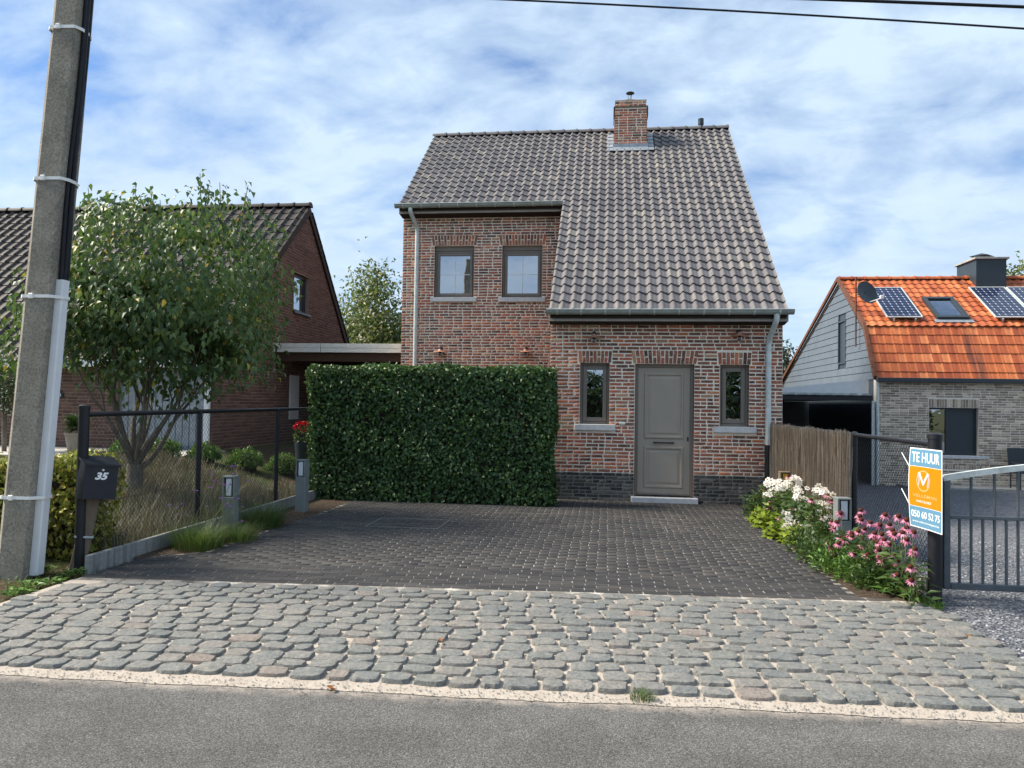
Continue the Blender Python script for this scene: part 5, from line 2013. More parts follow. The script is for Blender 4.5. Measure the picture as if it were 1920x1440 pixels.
# white cable cover on the right face
m = MB()
vs, fs = [], []
zz_ = np.linspace(0.0, 2.66, 8)
for z in zz_:
    for (x, y) in ((1.0, -0.52), (1.40, -0.52), (1.46, -0.44), (1.46, 0.10), (1.0, 0.14)):
        vs.append(pole_pt(z, x + 0.015, y))
for i in range(len(zz_) - 1):
    for j in range(5):
        a, b = i * 5 + j, i * 5 + (j + 1) % 5
        fs.append((a, b, b + 5, a + 5))
fs += [tuple(range(5))[::-1], tuple(range(len(zz_) * 5 - 5, len(zz_) * 5))]
m.add(vs, fs)
m.build('cable_cover', 'white', pl_t)
for x_, rr in ((-0.02, 0.024), (-0.32, 0.018), (0.24, 0.016)):
    m = MB()
    m.tube([pole_pt(z, 1.13 + 0.05 * math.sin(z * 3.1), x_ + 0.06 * math.sin(z * 2.3 + x_ * 9)) for z in np.linspace(2.6, 6.5, 18)], rr, 8)
    m.build('cable', 'cable', pl_t, smooth=60)
for z in (0.70, 2.50, 3.56, 4.93):
    m = MB()
    xr = 1.50 if z < 2.7 else 1.22
    ring = [(-1.02, 0.72), (-1.02, -0.72), (-0.74, -1.02), (0.93, -1.02), (1.03, -0.92), (xr, -0.5), (xr, 0.15), (1.02, 0.74), (0.72, 1.03), (-0.72, 1.03)]
    vs, fs = [], []
    for s_, dz in ((1.0, -0.014), (1.03, -0.014), (1.03, 0.014), (1.0, 0.014)):
        vs += [pole_pt(z + dz, x * s_, y * s_) for x, y in ring]
    n = len(ring)
    for i in range(4):
        for j in range(n):
            a, b = i * n + j, i * n + (j + 1) % n
            c2, d2 = ((i + 1) % 4) * n + j, ((i + 1) % 4) * n + (j + 1) % n
            fs.append((a, b, d2, c2))
    m.add(vs, fs)
    so = m.build('strap', 'strap', pl_t)
    p = np.array(pole_pt(z, -0.15, -1.06))
    MB().bbox(p[0] - 0.022, p[0] + 0.022, p[1] - 0.016, p[1] + 0.008, z - 0.024, z + 0.024, 0.005).build('buckle', 'strap', so)

# overhead wires


def wire(pts, r_, label):
    P = [np.array(p, float) for p in pts]
    xs_ = np.array([p[0] for p in P])
    out = []
    for x in np.linspace(xs_[0], xs_[-1], 40):
        out.append((x, np.interp(x, xs_, [p[1] for p in P]), np.polyval(np.polyfit(xs_, [p[2] for p in P], 2), x)))
    o = MB().tube(out, r_, 6).build('overhead_wire', 'cable', None, smooth=60)
    return tag(o, label, 'wire', 'wires over the street')


a1, a2, a3 = [CAM + ray(*p) * (6.42 / ray(*p)[1]) for p in ((1060, -2), (1490, 22), (1920, 65))]
wire([(-4.66, 6.42, 5.36), a1, a2, a3, (9.0, 6.42, 3.7 + 0.15)], 0.008, 'thin overhead wire, the lower of the two')
b1, b2 = [CAM + ray(*p) * (6.42 / ray(*p)[1]) for p in ((1630, -1), (1920, 16))]
wire([(-4.66, 6.42, 5.42), b1, b2, (9.0, 6.42, 4.2)], 0.0125, 'thick overhead cable, the upper of the two')

# ------------------------------------------------------------------ mailbox on its post
mbx = thing('mailbox', 'black mailbox numbered 35 on a leaning weathered wooden post', 'mailbox', (-4.86, 6.62, 0))
lean = math.atan2(0.17, 1.0)
m = MB()
m.bbox(-0.065, 0.065, 0.012, 0.075, -0.05, 0.98, 0.006)
pst = link('post', m.mesh('post'), mbx, True, 'post_wood')
pst.rotation_euler = (0, lean, R(30))
m = MB()
m.tube([(-0.072, 0.006, 0.30), (0.072, 0.006, 0.312), (0.074, 0.082, 0.305), (-0.074, 0.082, 0.30), (-0.072, 0.006, 0.30)], 0.012, 6)
link('binding', m.mesh('binding', 60), pst, True, 'zinc')
body = MB()
W2, D0, D1, Zb, Zt = 0.148, -0.16, 0.008, 0.655, 1.03
body.add([(-W2, D0, Zb), (W2, D0, Zb), (W2, D1, Zb), (-W2, D1, Zb), (-W2, D0, Zt - 0.055), (W2, D0, Zt - 0.055), (W2, D1, Zt), (-W2, D1, Zt)],
         [(0, 3, 2, 1), (0, 1, 5, 4), (1, 2, 6, 5), (2, 3, 7, 6), (3, 0, 4, 7), (4, 5, 6, 7)])
bo = link('body', body.mesh('body'), mbx, True, 'mailbox')
bo.rotation_euler = (R(-3), lean * 0.55, R(57))
bo.location = (0.055, 0.03, 0.0)
lid = MB()
W3 = W2 + 0.012
lid.add([(-W3, D0 - 0.022, Zt - 0.072), (W3, D0 - 0.022, Zt - 0.072), (W3, D1 + 0.004, Zt + 0.008), (-W3, D1 + 0.004, Zt + 0.008),
         (-W3, D0 - 0.022, Zt - 0.052), (W3, D0 - 0.022, Zt - 0.052), (W3, D1 + 0.004, Zt + 0.026), (-W3, D1 + 0.004, Zt + 0.026)],
        [(0, 3, 2, 1), (0, 1, 5, 4), (1, 2, 6, 5), (2, 3, 7, 6), (3, 0, 4, 7), (4, 5, 6, 7)])
link('lid', lid.mesh('lid'), bo, True, 'mailbox')
m = MB().tube([(0.01, D0 - 0.008, Zt - 0.105), (0.01, D0 + 0.004, Zt - 0.105)], 0.011, 10)
link('lock', m.mesh('lock', 40), bo, True, 'galv')
me = text_mesh('35', 0.092, 0.0042, 0.28)
me.materials.append(MAT['sign_white'])
o = bpy.data.objects.new('numerals', me)
COL.objects.link(o)
o.parent = bo
o.location = (-0.005, D0 - 0.002, 0.865)
o.rotation_euler = (R(90), 0, 0)
o.scale = (1.15, 0.95, 1)

# ------------------------------------------------------------------ left chain-link fence and plank


def chain_link(name, parent, x, y0, y1, z0, z1, pitch=0.062, r_=0.0017):
    m = MB()
    H = z1 - z0
    n = int((y1 - y0 + H) / pitch) + 1
    for sgn in (1, -1):
        for i in range(n):
            ya = (y0 - H + i * pitch) if sgn > 0 else (y0 + i * pitch)
            a = [ya, z0]
            b = [ya + sgn * H * 1.0, z1]
            # clip to the panel
            pts = []
            for (yy_, zz2) in (a, b):
                pts.append([yy_, zz2])
            (ya_, za_), (yb_, zb2) = pts
            if yb_ == ya_:
                continue
            t0, t1 = (y0 - ya_) / (yb_ - ya_), (y1 - ya_) / (yb_ - ya_)
            lo_, hi_ = max(0, min(t0, t1)), min(1, max(t0, t1))
            if hi_ - lo_ < 0.02:
                continue
            P = [(x + sgn * 0.0012, ya_ + (yb_ - ya_) * t, za_ + (zb2 - za_) * t) for t in (lo_, hi_)]
            m.tube(P, r_, 3, cap=False)
    return stuff(m.build(name, 'black', parent))


fl = thing('chain_link_fence', 'black chain-link fence with round posts along the left garden', 'fence', (-4.86, 9, 0.1))
FX = -4.86
posts = [(6.66, 0.048, 1.52), (8.72, 0.030, 1.46), (10.92, 0.030, 1.46)]
for (y, r_, zt) in posts:
    m = MB()
    m.tube([(FX, y, -0.1), (FX, y, zt)], r_, 14)
    m.lathe((FX, y, zt), [(r_ + 0.004, -0.03), (r_ + 0.004, 0.004), (r_ * 0.6, 0.016), (0.0, 0.018)], 14)
    m.build('post', 'black', fl, smooth=45)
MB().tube([(FX, 6.70, 1.442), (FX, 12.4, 1.476)], 0.026, 12).build('top_rail', 'black', fl, smooth=60)
chain_link('mesh', fl, FX + 0.034, 6.72, 12.4, 0.17, 1.43)
for z in (0.60, 1.05):
    MB().tube([(FX + 0.036, 6.7, z), (FX + 0.036, 12.4, z)], 0.0022, 4).build('tension_wire', 'black', fl)
pk = thing('concrete_plank_edging', 'low grey concrete plank edging under the left fence', 'edging', (-4.67, 9, 0))
ycuts = [6.50, 8.70, 10.88, 12.6]
for a, b in zip(ycuts[:-1], ycuts[1:]):
    MB().bbox(-4.70, -4.655, a + 0.004, b - 0.004, -0.05, 0.165, 0.006).build('plank', 'plank', pk)

# ------------------------------------------------------------------ bollard lights


def bollard(x, y, h, label, rot=0.0, mat='bollard', pan='opal'):
    t = thing('bollard_light', label, 'bollard light', (x, y, 0), rot, 'bollard lights along the driveway')
    w = 0.072
    m = MB()
    zh = h - 0.24
    m.bbox(-w, w, -w, w, -0.03, zh, 0.006)
    m.box(-w, -w + 0.018, -w, w, zh + 0.0005, h - 0.022)
    m.box(w - 0.018, w, -w, w, zh + 0.0005, h - 0.022)
    m.box(-w + 0.0185, w - 0.0185, w - 0.018, w, zh + 0.0005, h - 0.022)
    m.bbox(-w, w, -w, w, h - 0.0215, h, 0.004)
    m.build('housing', mat, t, local=True)
    MB().bbox(-0.034, 0.034, -w + 0.012, -w + 0.030, zh + 0.012, h - 0.030, 0.003).build('light_panel', pan, t, local=True)
    return t


bollard(-4.33, 8.50, 0.72, 'grey bollard light standing among the purple flowers and grass', R(4))
bollard(-4.33, 10.62, 0.76, 'grey bollard light standing at the hedge corner', R(-4))
bollard(2.50, 8.60, 0.66, 'grey bollard light standing among the pink coneflowers', R(3))
bollard(2.52, 11.4, 0.70, 'bollard light half hidden behind the white flowers', R(0), 'post_wood', 'yellow')

# ------------------------------------------------------------------ right fence, brush screen, sign, gate
fr_ = thing('chain_link_fence', 'black chain-link fence beside the flower bed, ending at the gate', 'fence', (2.72, 9, 0))
GX = 2.70
for (y, r_, zt) in ((6.77, 0.054, 1.40), (8.86, 0.030, 1.34), (10.8, 0.030, 1.34), (12.7, 0.030, 1.34)):
    m = MB()
    m.tube([(GX, y, -0.12), (GX, y, zt)], r_, 16)
    m.lathe((GX, y, zt), [(r_ + 0.005, -0.035), (r_ + 0.005, 0.004), (r_ * 0.6, 0.016), (0.0, 0.018)], 16)
    m.build('post', 'black', fr_, smooth=45)
MB().tube([(GX, 6.83, 1.318), (GX, 12.7, 1.326)], 0.022, 10).build('top_rail', 'black', fr_, smooth=60)
chain_link('mesh', fr_, GX - 0.032, 6.84, 12.7, 0.05, 1.31)
MB().bbox(GX - 0.05, GX - 0.012, 6.83, 8.84, -0.05, 0.20, 0.005).build('base_plank', 'concrete', fr_)

bs = thing('brush_screen', 'dry brushwood screen tied to the fence beside the house', 'screen', (2.62, 10.8, 0))
m = MB()
n = 3000
for i in range(n):
    y = rng.uniform(8.80, 12.84)
    x = 2.625 + rng.normal() * 0.014
    top = 1.335 + 0.012 * math.sin(y * 5) + rng.normal() * 0.014
    b0_ = rng.uniform(0.0, 0.9) if rng.random() < 0.6 else 0.0
    t0_ = top if rng.random() < 0.6 else b0_ + rng.uniform(0.4, 0.9)
    t0_ = min(t0_, top)
    if t0_ - b0_ < 0.2:
        continue
    ly_ = rng.normal() * 0.045
    r_ = rng.uniform(0.0022, 0.0052)
    mid = ((x + rng.normal() * 0.006), y + ly_ * 0.5 + rng.normal() * 0.006, (b0_ + t0_) / 2)
    m.tube([(x, y, b0_), mid, (x, y + ly_, t0_)], [r_, r_, r_ * 0.6], 3, cap=False, rnd=rng.random())
stuff(m.build('brushwood', 'brush', bs))
m = MB().box(2.634, 2.646, 8.82, 12.82, 0.02, 1.31)
m.build('backing', 'brush', bs)

# letting sign, flat board curved slightly along the fence
sg = thing('letting_sign', 'blue and orange TE HUUR letting board tied to the round fence post', 'sign', (2.60, 6.7, 0.9))
pR, pL = np.array([2.618, 6.43, 0.0]), np.array([2.560, 6.915, 0.0])
ux_ = unit((pR - pL)[None])[0]
SW = float(np.linalg.norm(pR - pL))
nx_ = np.array([ux_[1], -ux_[0], 0])          # outward normal (towards the driveway)
if nx_[0] > 0:
    nx_ = -nx_
zT = float(gy(1764, 845, pR[1])[2])
zB = float(gy(1763, 1003, pR[1])[2])
SH = zT - zB


def sgp(u, v, off=0.0):
    """u across 0..1, v up 0..1 on the gently bowed board"""
    bow = -0.020 * math.sin(math.pi * u) * 0.5 + 0.016 * (1 - u) ** 2 * math.sin(v * 3.1)
    p = pL + ux_ * (u * SW) + nx_ * (off + bow)
    return (p[0], p[1], zB + v * SH)


def sign_sheet(u0_, u1_, v0_, v1_, off, th=0.003, nu=10, nv=8):
    m_ = MB()
    vs_, fs_ = [], []
    for o_ in (off, off - th):
        for j in range(nv + 1):
            for i in range(nu + 1):
                vs_.append(sgp(u0_ + (u1_ - u0_) * i / nu, v0_ + (v1_ - v0_) * j / nv, o_))
    q = (nu + 1) * (nv + 1)
    idx = lambda i, j, s: s * q + j * (nu + 1) + i
    for j in range(nv):
        for i in range(nu):
            fs_.append((idx(i, j, 0), idx(i + 1, j, 0), idx(i + 1, j + 1, 0), idx(i, j + 1, 0)))
            fs_.append((idx(i, j + 1, 1), idx(i + 1, j + 1, 1), idx(i + 1, j, 1), idx(i, j, 1)))
    for i in range(nu):
        fs_.append((idx(i, 0, 1), idx(i + 1, 0, 1), idx(i + 1, 0, 0), idx(i, 0, 0)))
        fs_.append((idx(i, nv, 0), idx(i + 1, nv, 0), idx(i + 1, nv, 1), idx(i, nv, 1)))
    for j in range(nv):
        fs_.append((idx(0, j, 0), idx(0, j + 1, 0), idx(0, j + 1, 1), idx(0, j, 1)))
        fs_.append((idx(nu, j, 1), idx(nu, j + 1, 1), idx(nu, j + 1, 0), idx(nu, j, 0)))
    return m_.add(vs_, fs_)


sign_sheet(0, 1, 0, 1, 0.0, 0.004).build('board', 'sign_white', sg)
sign_sheet(0.022, 0.978, 0.775, 0.986, 0.0016, 0.0012).build('top_band', 'sign_blue', sg)
sign_sheet(0.022, 0.978, 0.270, 0.768, 0.0016, 0.0012).build('middle_field', 'sign_orange', sg)
sign_sheet(0.022, 0.978, 0.014, 0.263, 0.0016, 0.0012).build('bottom_band', 'sign_blue', sg)


def sign_text(body, u_, v_, width, height, mat, bold=0.0, name='lettering'):
    me_ = text_mesh(body, 1.0, bold)
    n_v = len(me_.vertices)
    co = np.empty(n_v * 3)
    me_.vertices.foreach_get('co', co)
    co = co.reshape(-1, 3)
    mn, mx = co.min(0), co.max(0)
    c = (co - (mn + mx) / 2) / (mx - mn)
    P = np.array([sgp(u_ + a[0] * width, v_ + a[1] * height, 0.0026 + (0.0008 if a[2] > 0 else 0)) for a in c])
    me_.vertices.foreach_set('co', P.ravel())
    me_.update()
    me_.materials.clear()
    me_.materials.append(MAT[mat])
    return link(name, me_, sg)


sign_text('TE HUUR', 0.5, 0.885, 0.84, 0.128, 'sign_white', 0.012)
sign_text('050 60 52 75', 0.5, 0.172, 0.86, 0.088, 'sign_white', 0.014)
sign_text('www.vellemanvastgoed.be', 0.5, 0.075, 0.82, 0.030, 'sign_white', 0.006)
sign_text('VELLEMAN', 0.48, 0.405, 0.70, 0.040, 'sign_pale', 0.004)
sign_text('VASTGOED', 0.44, 0.335, 0.44, 0.028, 'sign_white', 0.0)


def sign_stroke(pts, w, mat, name='emblem_stroke', off=0.0028):
    m_ = MB()
    vs_, fs_ = [], []
    for i, (u_, v_) in enumerate(pts):
        a = np.array(pts[max(i - 1, 0)])
        b = np.array(pts[min(i + 1, len(pts) - 1)])
        d = (b - a) * np.array([SW, SH])
        d = d / np.linalg.norm(d)
        nrm = np.array([-d[1], d[0]])
        for s_ in (1, -1):
            vs_.append(sgp(u_ + s_ * nrm[0] * w / SW, v_ + s_ * nrm[1] * w / SH, off))
    for i in range(len(pts) - 1):
        fs_.append((i * 2, i * 2 + 1, i * 2 + 3, i * 2 + 2))
    m_.add(vs_, fs_)
    return m_.build(name, mat, sg)


circ = [(0.42 + 0.185 * math.cos(t), 0.595 + 0.125 * math.sin(t)) for t in np.linspace(0, 2 * math.pi, 28)]
sign_stroke(circ, 0.005, 'sign_pale', 'emblem_ring', 0.0022)
sign_stroke([(0.27, 0.69), (0.30, 0.60), (0.275, 0.53)], 0.010, 'sign_grey', off=0.0024)
sign_stroke([(0.58, 0.69), (0.57, 0.60), (0.54, 0.52)], 0.010, 'sign_grey', off=0.0024)
sign_stroke([(0.30, 0.70), (0.415, 0.55)], 0.010, 'sign_white')
sign_stroke([(0.405, 0.545), (0.56, 0.695)], 0.010, 'sign_white', off=0.0032)
for v_ in (0.76, 0.285):
    a = np.array(sgp(0.02, v_, 0.004))
    MB().tube([a + np.array([0.012, -0.012, -0.012]), a, a + np.array([0.02, 0.22, 0.10])], 0.0035, 5).build('cable_tie', 'strap', sg)

gt = thing('metal_gate', 'grey metal bar gate with curved top rail across the gravel drive', 'gate', (3.4, 7.05, 0))
gx0, GYY = 2.875, 7.05
gz0 = 0.075


def top_z(x):
    t = (x - gx0)
    return 1.02 + 0.20 * t - 0.055 * t * t


gx1 = 4.72
MB().bbox(gx0, gx0 + 0.055, GYY - 0.025, GYY + 0.025, gz0, top_z(gx0) - 0.005, 0.005).build('stile', 'steel', gt)
MB().bbox(gx1 - 0.055, gx1, GYY - 0.025, GYY + 0.025, gz0, top_z(gx1) - 0.03, 0.005).build('stile', 'steel', gt)
m = MB()
m.bbox(gx0 + 0.056, gx1 - 0.056, GYY - 0.024, GYY + 0.024, gz0, gz0 + 0.055, 0.005)
m.build('bottom_rail', 'steel', gt)
MB().bbox(gx0 + 0.056, gx1 - 0.056, GYY - 0.02, GYY + 0.02, 0.675, 0.705, 0.004).build('middle_rail', 'steel', gt)
m = MB()
xs2 = np.linspace(gx0 - 0.002, gx1, 15)
vs, fs = [], []
for x in xs2:
    z = top_z(x)
    vs += [(x, GYY - 0.026, z - 0.024), (x, GYY + 0.026, z - 0.024), (x, GYY + 0.026, z + 0.026), (x, GYY - 0.026, z + 0.026)]
for i in range(14):
    for j in range(4):
        fs.append((i * 4 + j, (i + 1) * 4 + j, (i + 1) * 4 + (j + 1) % 4, i * 4 + (j + 1) % 4))
fs += [(0, 1, 2, 3), (56, 59, 58, 57)]
m.add(vs, fs)
m.build('top_rail', 'galv', gt)
for i in range(18):
    x = gx0 + 0.136 + i * 0.0935
    if x > gx1 - 0.1:
        break
    zt_b = top_z(x) - 0.026 if i % 2 else 0.674
    m = MB()
    m.tube([(x, GYY, gz0 + 0.05), (x, GYY, 0.674)], 0.0125, 8)
    if i % 2:
        m.tube([(x, GYY, 0.706), (x, GYY, zt_b)], 0.0125, 8)
    m.build('bar', 'steel', gt, smooth=60)
gpst = tag(MB().bbox(2.785, 2.845, GYY - 0.06, GYY + 0.06, -0.15, 1.06, 0.006).build('gate_post', 'steel'), 'square grey gate post behind the round black fence post', 'post')
for z in (0.30, 0.95):
    MB().bbox(2.846, gx0 - 0.001, GYY - 0.02, GYY + 0.02, z - 0.04, z + 0.04, 0.004).build('hinge', 'black', gt)

# ------------------------------------------------------------------ clipped hedge


def hedge(name, label, x0, x1, y0, y1, z0, z1, mat, dens, L, W, twig='twig', core_in=0.10, faces='fblrt', rough_=0.05, parent=None):
    t = thing(name, label, 'hedge', ((x0 + x1) / 2, (y0 + y1) / 2, z0))
    Ps, Ns = [], []

    def face(o, a, b, n_):
        o, a, b, n_ = (np.array(v_, float) for v_ in (o, a, b, n_))
        area = np.linalg.norm(a) * np.linalg.norm(b)
        k_ = int(area * dens)
        uv = rng.random((k_, 2))
        p = o + uv[:, :1] * a + uv[:, 1:] * b
        # uneven outline: slow bumps plus depth scatter
        bump_ = rough_ * (np.sin(p[:, 0] * 5.3 + p[:, 2] * 4.1) * 0.35 + np.sin(p[:, 2] * 7.7 + p[:, 1] * 6.0 + p[:, 0] * 2.2) * 0.35)
        dpt = bump_ - rng.random(k_) ** 1.6 * (core_in + 0.02) + 0.02
        Ps.append(p + n_ * dpt[:, None])
        Ns.append(np.tile(n_, (k_, 1)))
    dx, dy, dz = x1 - x0, y1 - y0, z1 - z0
    if 'f' in faces:
        face((x0, y0, z0), (dx, 0, 0), (0, 0, dz), (0, -1, 0))
    if 'b' in faces:
        face((x0, y1, z0), (dx, 0, 0), (0, 0, dz), (0, 1, 0))
    if 'l' in faces:
        face((x0, y0, z0), (0, dy, 0), (0, 0, dz), (-1, 0, 0))
    if 'r' in faces:
        face((x1, y0, z0), (0, dy, 0), (0, 0, dz), (1, 0, 0))
    if 't' in faces:
        face((x0, y0, z1), (dx, 0, 0), (0, dy, 0), (0, 0, 1))
    P, N = np.concatenate(Ps), np.concatenate(Ns)
    k_ = len(P)
    N2 = unit(N + rng.normal(size=(k_, 3)) * 0.55)
    A = unit(np.cross(N2, rng.normal(size=(k_, 3))) + np.array([0, 0, -0.5]) + 0.35 * N)
    leaves('foliage', t, mat, P, A, N2, rng.uniform(0.75, 1.25, k_) * L, rng.uniform(0.8, 1.2, k_) * W)
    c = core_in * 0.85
    MB().box(x0 + c, x1 - c, y0 + c, y1 - c, z0 + 0.02, z1 - c).build('dark_core', twig, t)  # solid box, not branches: its dark colour stands in for shade in leaf gaps
    return t


hd = hedge('clipped_hedge', 'tall dark green clipped hornbeam hedge in front of the recessed wing', -4.80, -0.86, 11.98, 12.72, 0.03, 2.17, 'hedge_leaf', 1750, 0.066, 0.043, faces='flrt', core_in=0.13, rough_=0.06)
m = MB()
for i in range(16):
    x = -4.7 + i * 0.25 + random.uniform(-0.05, 0.05)
    m.tube([(x, 12.3 + random.uniform(-0.1, 0.1), -0.03), (x + random.uniform(-0.05, 0.05), 12.3, 0.4)], 0.02, 6)
stuff(m.build('stems', 'twig', hd))
hedge('beech_hedge', 'low yellow-green beech hedge between the pole and the mailbox', -6.5, -4.93, 6.86, 7.32, 0.02, 0.97, 'yellow_leaf', 1500, 0.062, 0.044, faces='frtl', core_in=0.12, rough_=0.10)

# ------------------------------------------------------------------ trees


def grow(mb_, tips, p, d, l, r_, depth, maxd, spread, up, kids=(2, 3), nseg=3):
    P = [p]
    rad = [r_]
    for s_ in range(nseg):
        d = unit((d + rng.normal(size=3) * 0.13 + np.array([0, 0, up]) * 0.10)[None])[0]
        p = p + d * l / nseg
        P.append(p)
        rad.append(r_ * (1 - 0.42 * (s_ + 1) / nseg))
        if depth >= maxd - 1:
            tips.append((p, d))
    mb_.tube(P, rad, 7 if depth < 2 else 5, cap=False)
    if depth < maxd:
        for _ in range(rng.integers(kids[0], kids[1] + 1)):
            nd = unit((d + rng.normal(size=3) * spread + np.array([0, 0, up * 0.25]))[None])[0]
            grow(mb_, tips, p, nd, l * rng.uniform(0.62, 0.85), rad[-1] * 0.80, depth + 1, maxd, spread, up, kids, nseg)


# ornamental tree in the left garden
TB = np.array([-6.36, 9.75, gh(-6.36, 9.75) - 0.05])
tr = thing('ornamental_tree', 'multi-stemmed ornamental tree with drooping green leaves, behind the left fence', 'tree', tuple(TB))
mb_t, tips = MB(), []
fork = TB + np.array([0.02, 0, 0.46])
mb_t.tube([TB, TB + np.array([0.0, 0, 0.12]), fork], [0.15, 0.115, 0.105], 12)
CC, CR_ = np.array([-5.95, 9.75, 2.92]), np.array([1.70, 1.35, 1.50])
for i in range(11):
    a = 2 * math.pi * i / 11 + rng.uniform(-0.2, 0.2)
    tilt = rng.uniform(0.25, 0.95) if i else 0.05
    d = np.array([math.cos(a) * tilt + 0.06, math.sin(a) * tilt * 0.8, 1.0])
    grow(mb_t, tips, fork + np.array([math.cos(a) * 0.04, math.sin(a) * 0.04, rng.uniform(-0.12, 0.04)]), unit(d[None])[0], rng.uniform(0.75, 1.0), rng.uniform(0.028, 0.050), 0, 4, 0.36, 0.9, (2, 3))
# water shoots that stick out on top
shoots = []
mb_s = MB()
for (px, py) in ((165, 352), (255, 348), (285, 352), (375, 325), (412, 342), (465, 348), (390, 345), (300, 375), (205, 370)):
    q = gy(px, py, 9.75 + rng.uniform(-0.3, 0.3))
    b = q + np.array([rng.uniform(-0.1, 0.1), rng.uniform(-0.1, 0.1), -0.75])
    mb_s.tube([b, (b + q) / 2 + rng.normal(size=3) * 0.02, q], [0.010, 0.007, 0.004], 5, cap=False)
    for t in np.linspace(0.15, 1, 11):
        shoots.append(b + (q - b) * t)
mb_t.build('trunk', 'bark', tr, smooth=60)
stuff(mb_s.build('shoots', 'bark', tr, smooth=60))
tp = np.array([p for p, _ in tips])
inside = (((tp - CC) / (CR_ * 1.12)) ** 2).sum(1) < 1
tp = tp[inside]
# leaf sites: around twig ends plus a shell of the crown volume
n1_ = 8000
base = tp[rng.integers(0, len(tp), n1_)] + rng.normal(size=(n1_, 3)) * np.array([0.13, 0.13, 0.11])
n2_ = 9500
dirs = sph(n2_)
rad_ = rng.uniform(0.55, 1.0, (n2_, 1)) ** 0.6
lob = 1 + 0.10 * np.sin(dirs[:, :1] * 6 + dirs[:, 2:] * 5) + 0.08 * np.sin(dirs[:, 1:2] * 9 + dirs[:, 2:] * 3)
vol = CC + dirs * rad_ * CR_ * lob
vol = vol[(vol[:, 2] > 1.55 + 0.6 * rng.random(n2_)) | (rng.random(n2_) < 0.2)]
gapn = np.sin(vol[:, 0] * 4.3 + 1) * np.sin(vol[:, 2] * 4.9) * np.sin(vol[:, 1] * 3.7 + 2)
vol = vol[gapn > -0.28]
sh = np.array(shoots)
sh = np.repeat(sh, 2, 0) + rng.normal(size=(len(sh) * 2, 3)) * 0.035
left = np.array([gy(px, py, 9.6) for px, py in [(rng.uniform(-60, 70), rng.uniform(560, 700)) for _ in range(260)]]) + rng.normal(size=(260, 3)) * np.array([0.05, 0.3, 0.05])
Pl = np.concatenate([base, vol, sh, left])
Pl = Pl[Pl[:, 2] > 1.15]
n = len(Pl)
outw = unit((Pl - CC) * np.array([1, 1, 0.3]))
A = unit(outw * 0.55 + np.array([0, 0, -0.95]) + rng.normal(size=(n, 3)) * 0.45)
Nn = unit(outw * 0.8 + np.array([0, 0, 0.7]) + rng.normal(size=(n, 3)) * 0.5)
Lf, Wf = rng.uniform(0.075, 0.125, n), rng.uniform(0.046, 0.070, n)
sc_ = np.array([Lf[i] * Wf[i] / max(1, np.linalg.norm(Pl[i] - CAM)) ** 2 * (1.5 if Pl[i][1] < 9.3 else 1) for i in range(n)])
order = np.argsort(-sc_)
crown = leaves('crown', tr, 'tree_leaf', Pl[order[300:]], A[order[300:]], Nn[order[300:]], Lf[order[300:]], Wf[order[300:]], 0.25, 0.30)
# the leaves that show largest are parts of their own
V1, F1, _ = leaf_arrays(np.zeros((1, 3)), np.array([[0, 1.0, 0]]), np.array([[0, 0, 1.0]]), np.array([1.0]), np.array([0.52]), 0.25, 0.30)
lme = np_mesh('leaf', V1, F1)
lme.materials.append(MAT['tree_leaf'])
for i in order[:300]:
    a_, nn_ = A[i], Nn[i]
    nn_ = unit((nn_ - (nn_ @ a_) * a_)[None])[0]
    s_ = np.cross(a_, nn_)
    o = bpy.data.objects.new('leaf', lme)
    COL.objects.link(o)
    o.parent = crown
    o.matrix_local = Matrix(mat4(s_ * Lf[i], a_ * Lf[i], nn_ * Lf[i], Pl[i]).tolist())


def far_tree(name, label, base, h, rx_, rz_, n_leaf, L, mat='far_leaf', crown_z=None, group=None):
    base = np.array(base, float)
    t = thing(name, label, 'tree', tuple(base), group=group)
    mb_, tips_ = MB(), []
    grow(mb_, tips_, base + np.array([0, 0, -0.2]), np.array([0, 0, 1.0]), h * 0.32, 0.035 * h, 0, 4, 0.45, 0.6, (2, 3))
    mb_.build('trunk', 'bark', t, smooth=60)
    cc = base + np.array([0, 0, crown_z if crown_z else h - rz_])
    nc = 70
    cl = cc + sph(nc) * rng.random((nc, 1)) ** 0.4 * np.array([rx_, rx_, rz_]) * 0.86
    P = cl[rng.integers(0, nc, n_leaf)] + rng.normal(size=(n_leaf, 3)) * np.array([rx_, rx_, rz_]) * 0.145
    outw_ = unit(P - cc)
    A_ = unit(outw_ * 0.4 + rng.normal(size=(n_leaf, 3)) * 0.6 + np.array([0, 0, -0.3]))
    N_ = unit(outw_ + rng.normal(size=(n_leaf, 3)) * 0.5 + np.array([0, 0, 0.4]))
    leaves('crown', t, mat, P, A_, N_, rng.uniform(0.7, 1.3, n_leaf) * L, rng.uniform(0.7, 1.3, n_leaf) * L * 0.55)
    return t


far_tree('broadleaf_tree', 'broad yellowish-green tree behind the carport roof', (-9.4, 31, 0), 7.1, 2.9, 3.3, 17000, 0.20)
far_tree('broadleaf_tree', 'dark green tree between the brick house and the siding gable', (6.35, 33, -0.4), 5.2, 1.5, 2.3, 5000, 0.20, 'dark_leaf')
far_tree('broadleaf_tree', 'small distant tree peeping over the orange ridge beyond the chimney', (17.6, 35, -0.4), 8.6, 2.0, 2.6, 4000, 0.22, 'far_leaf')
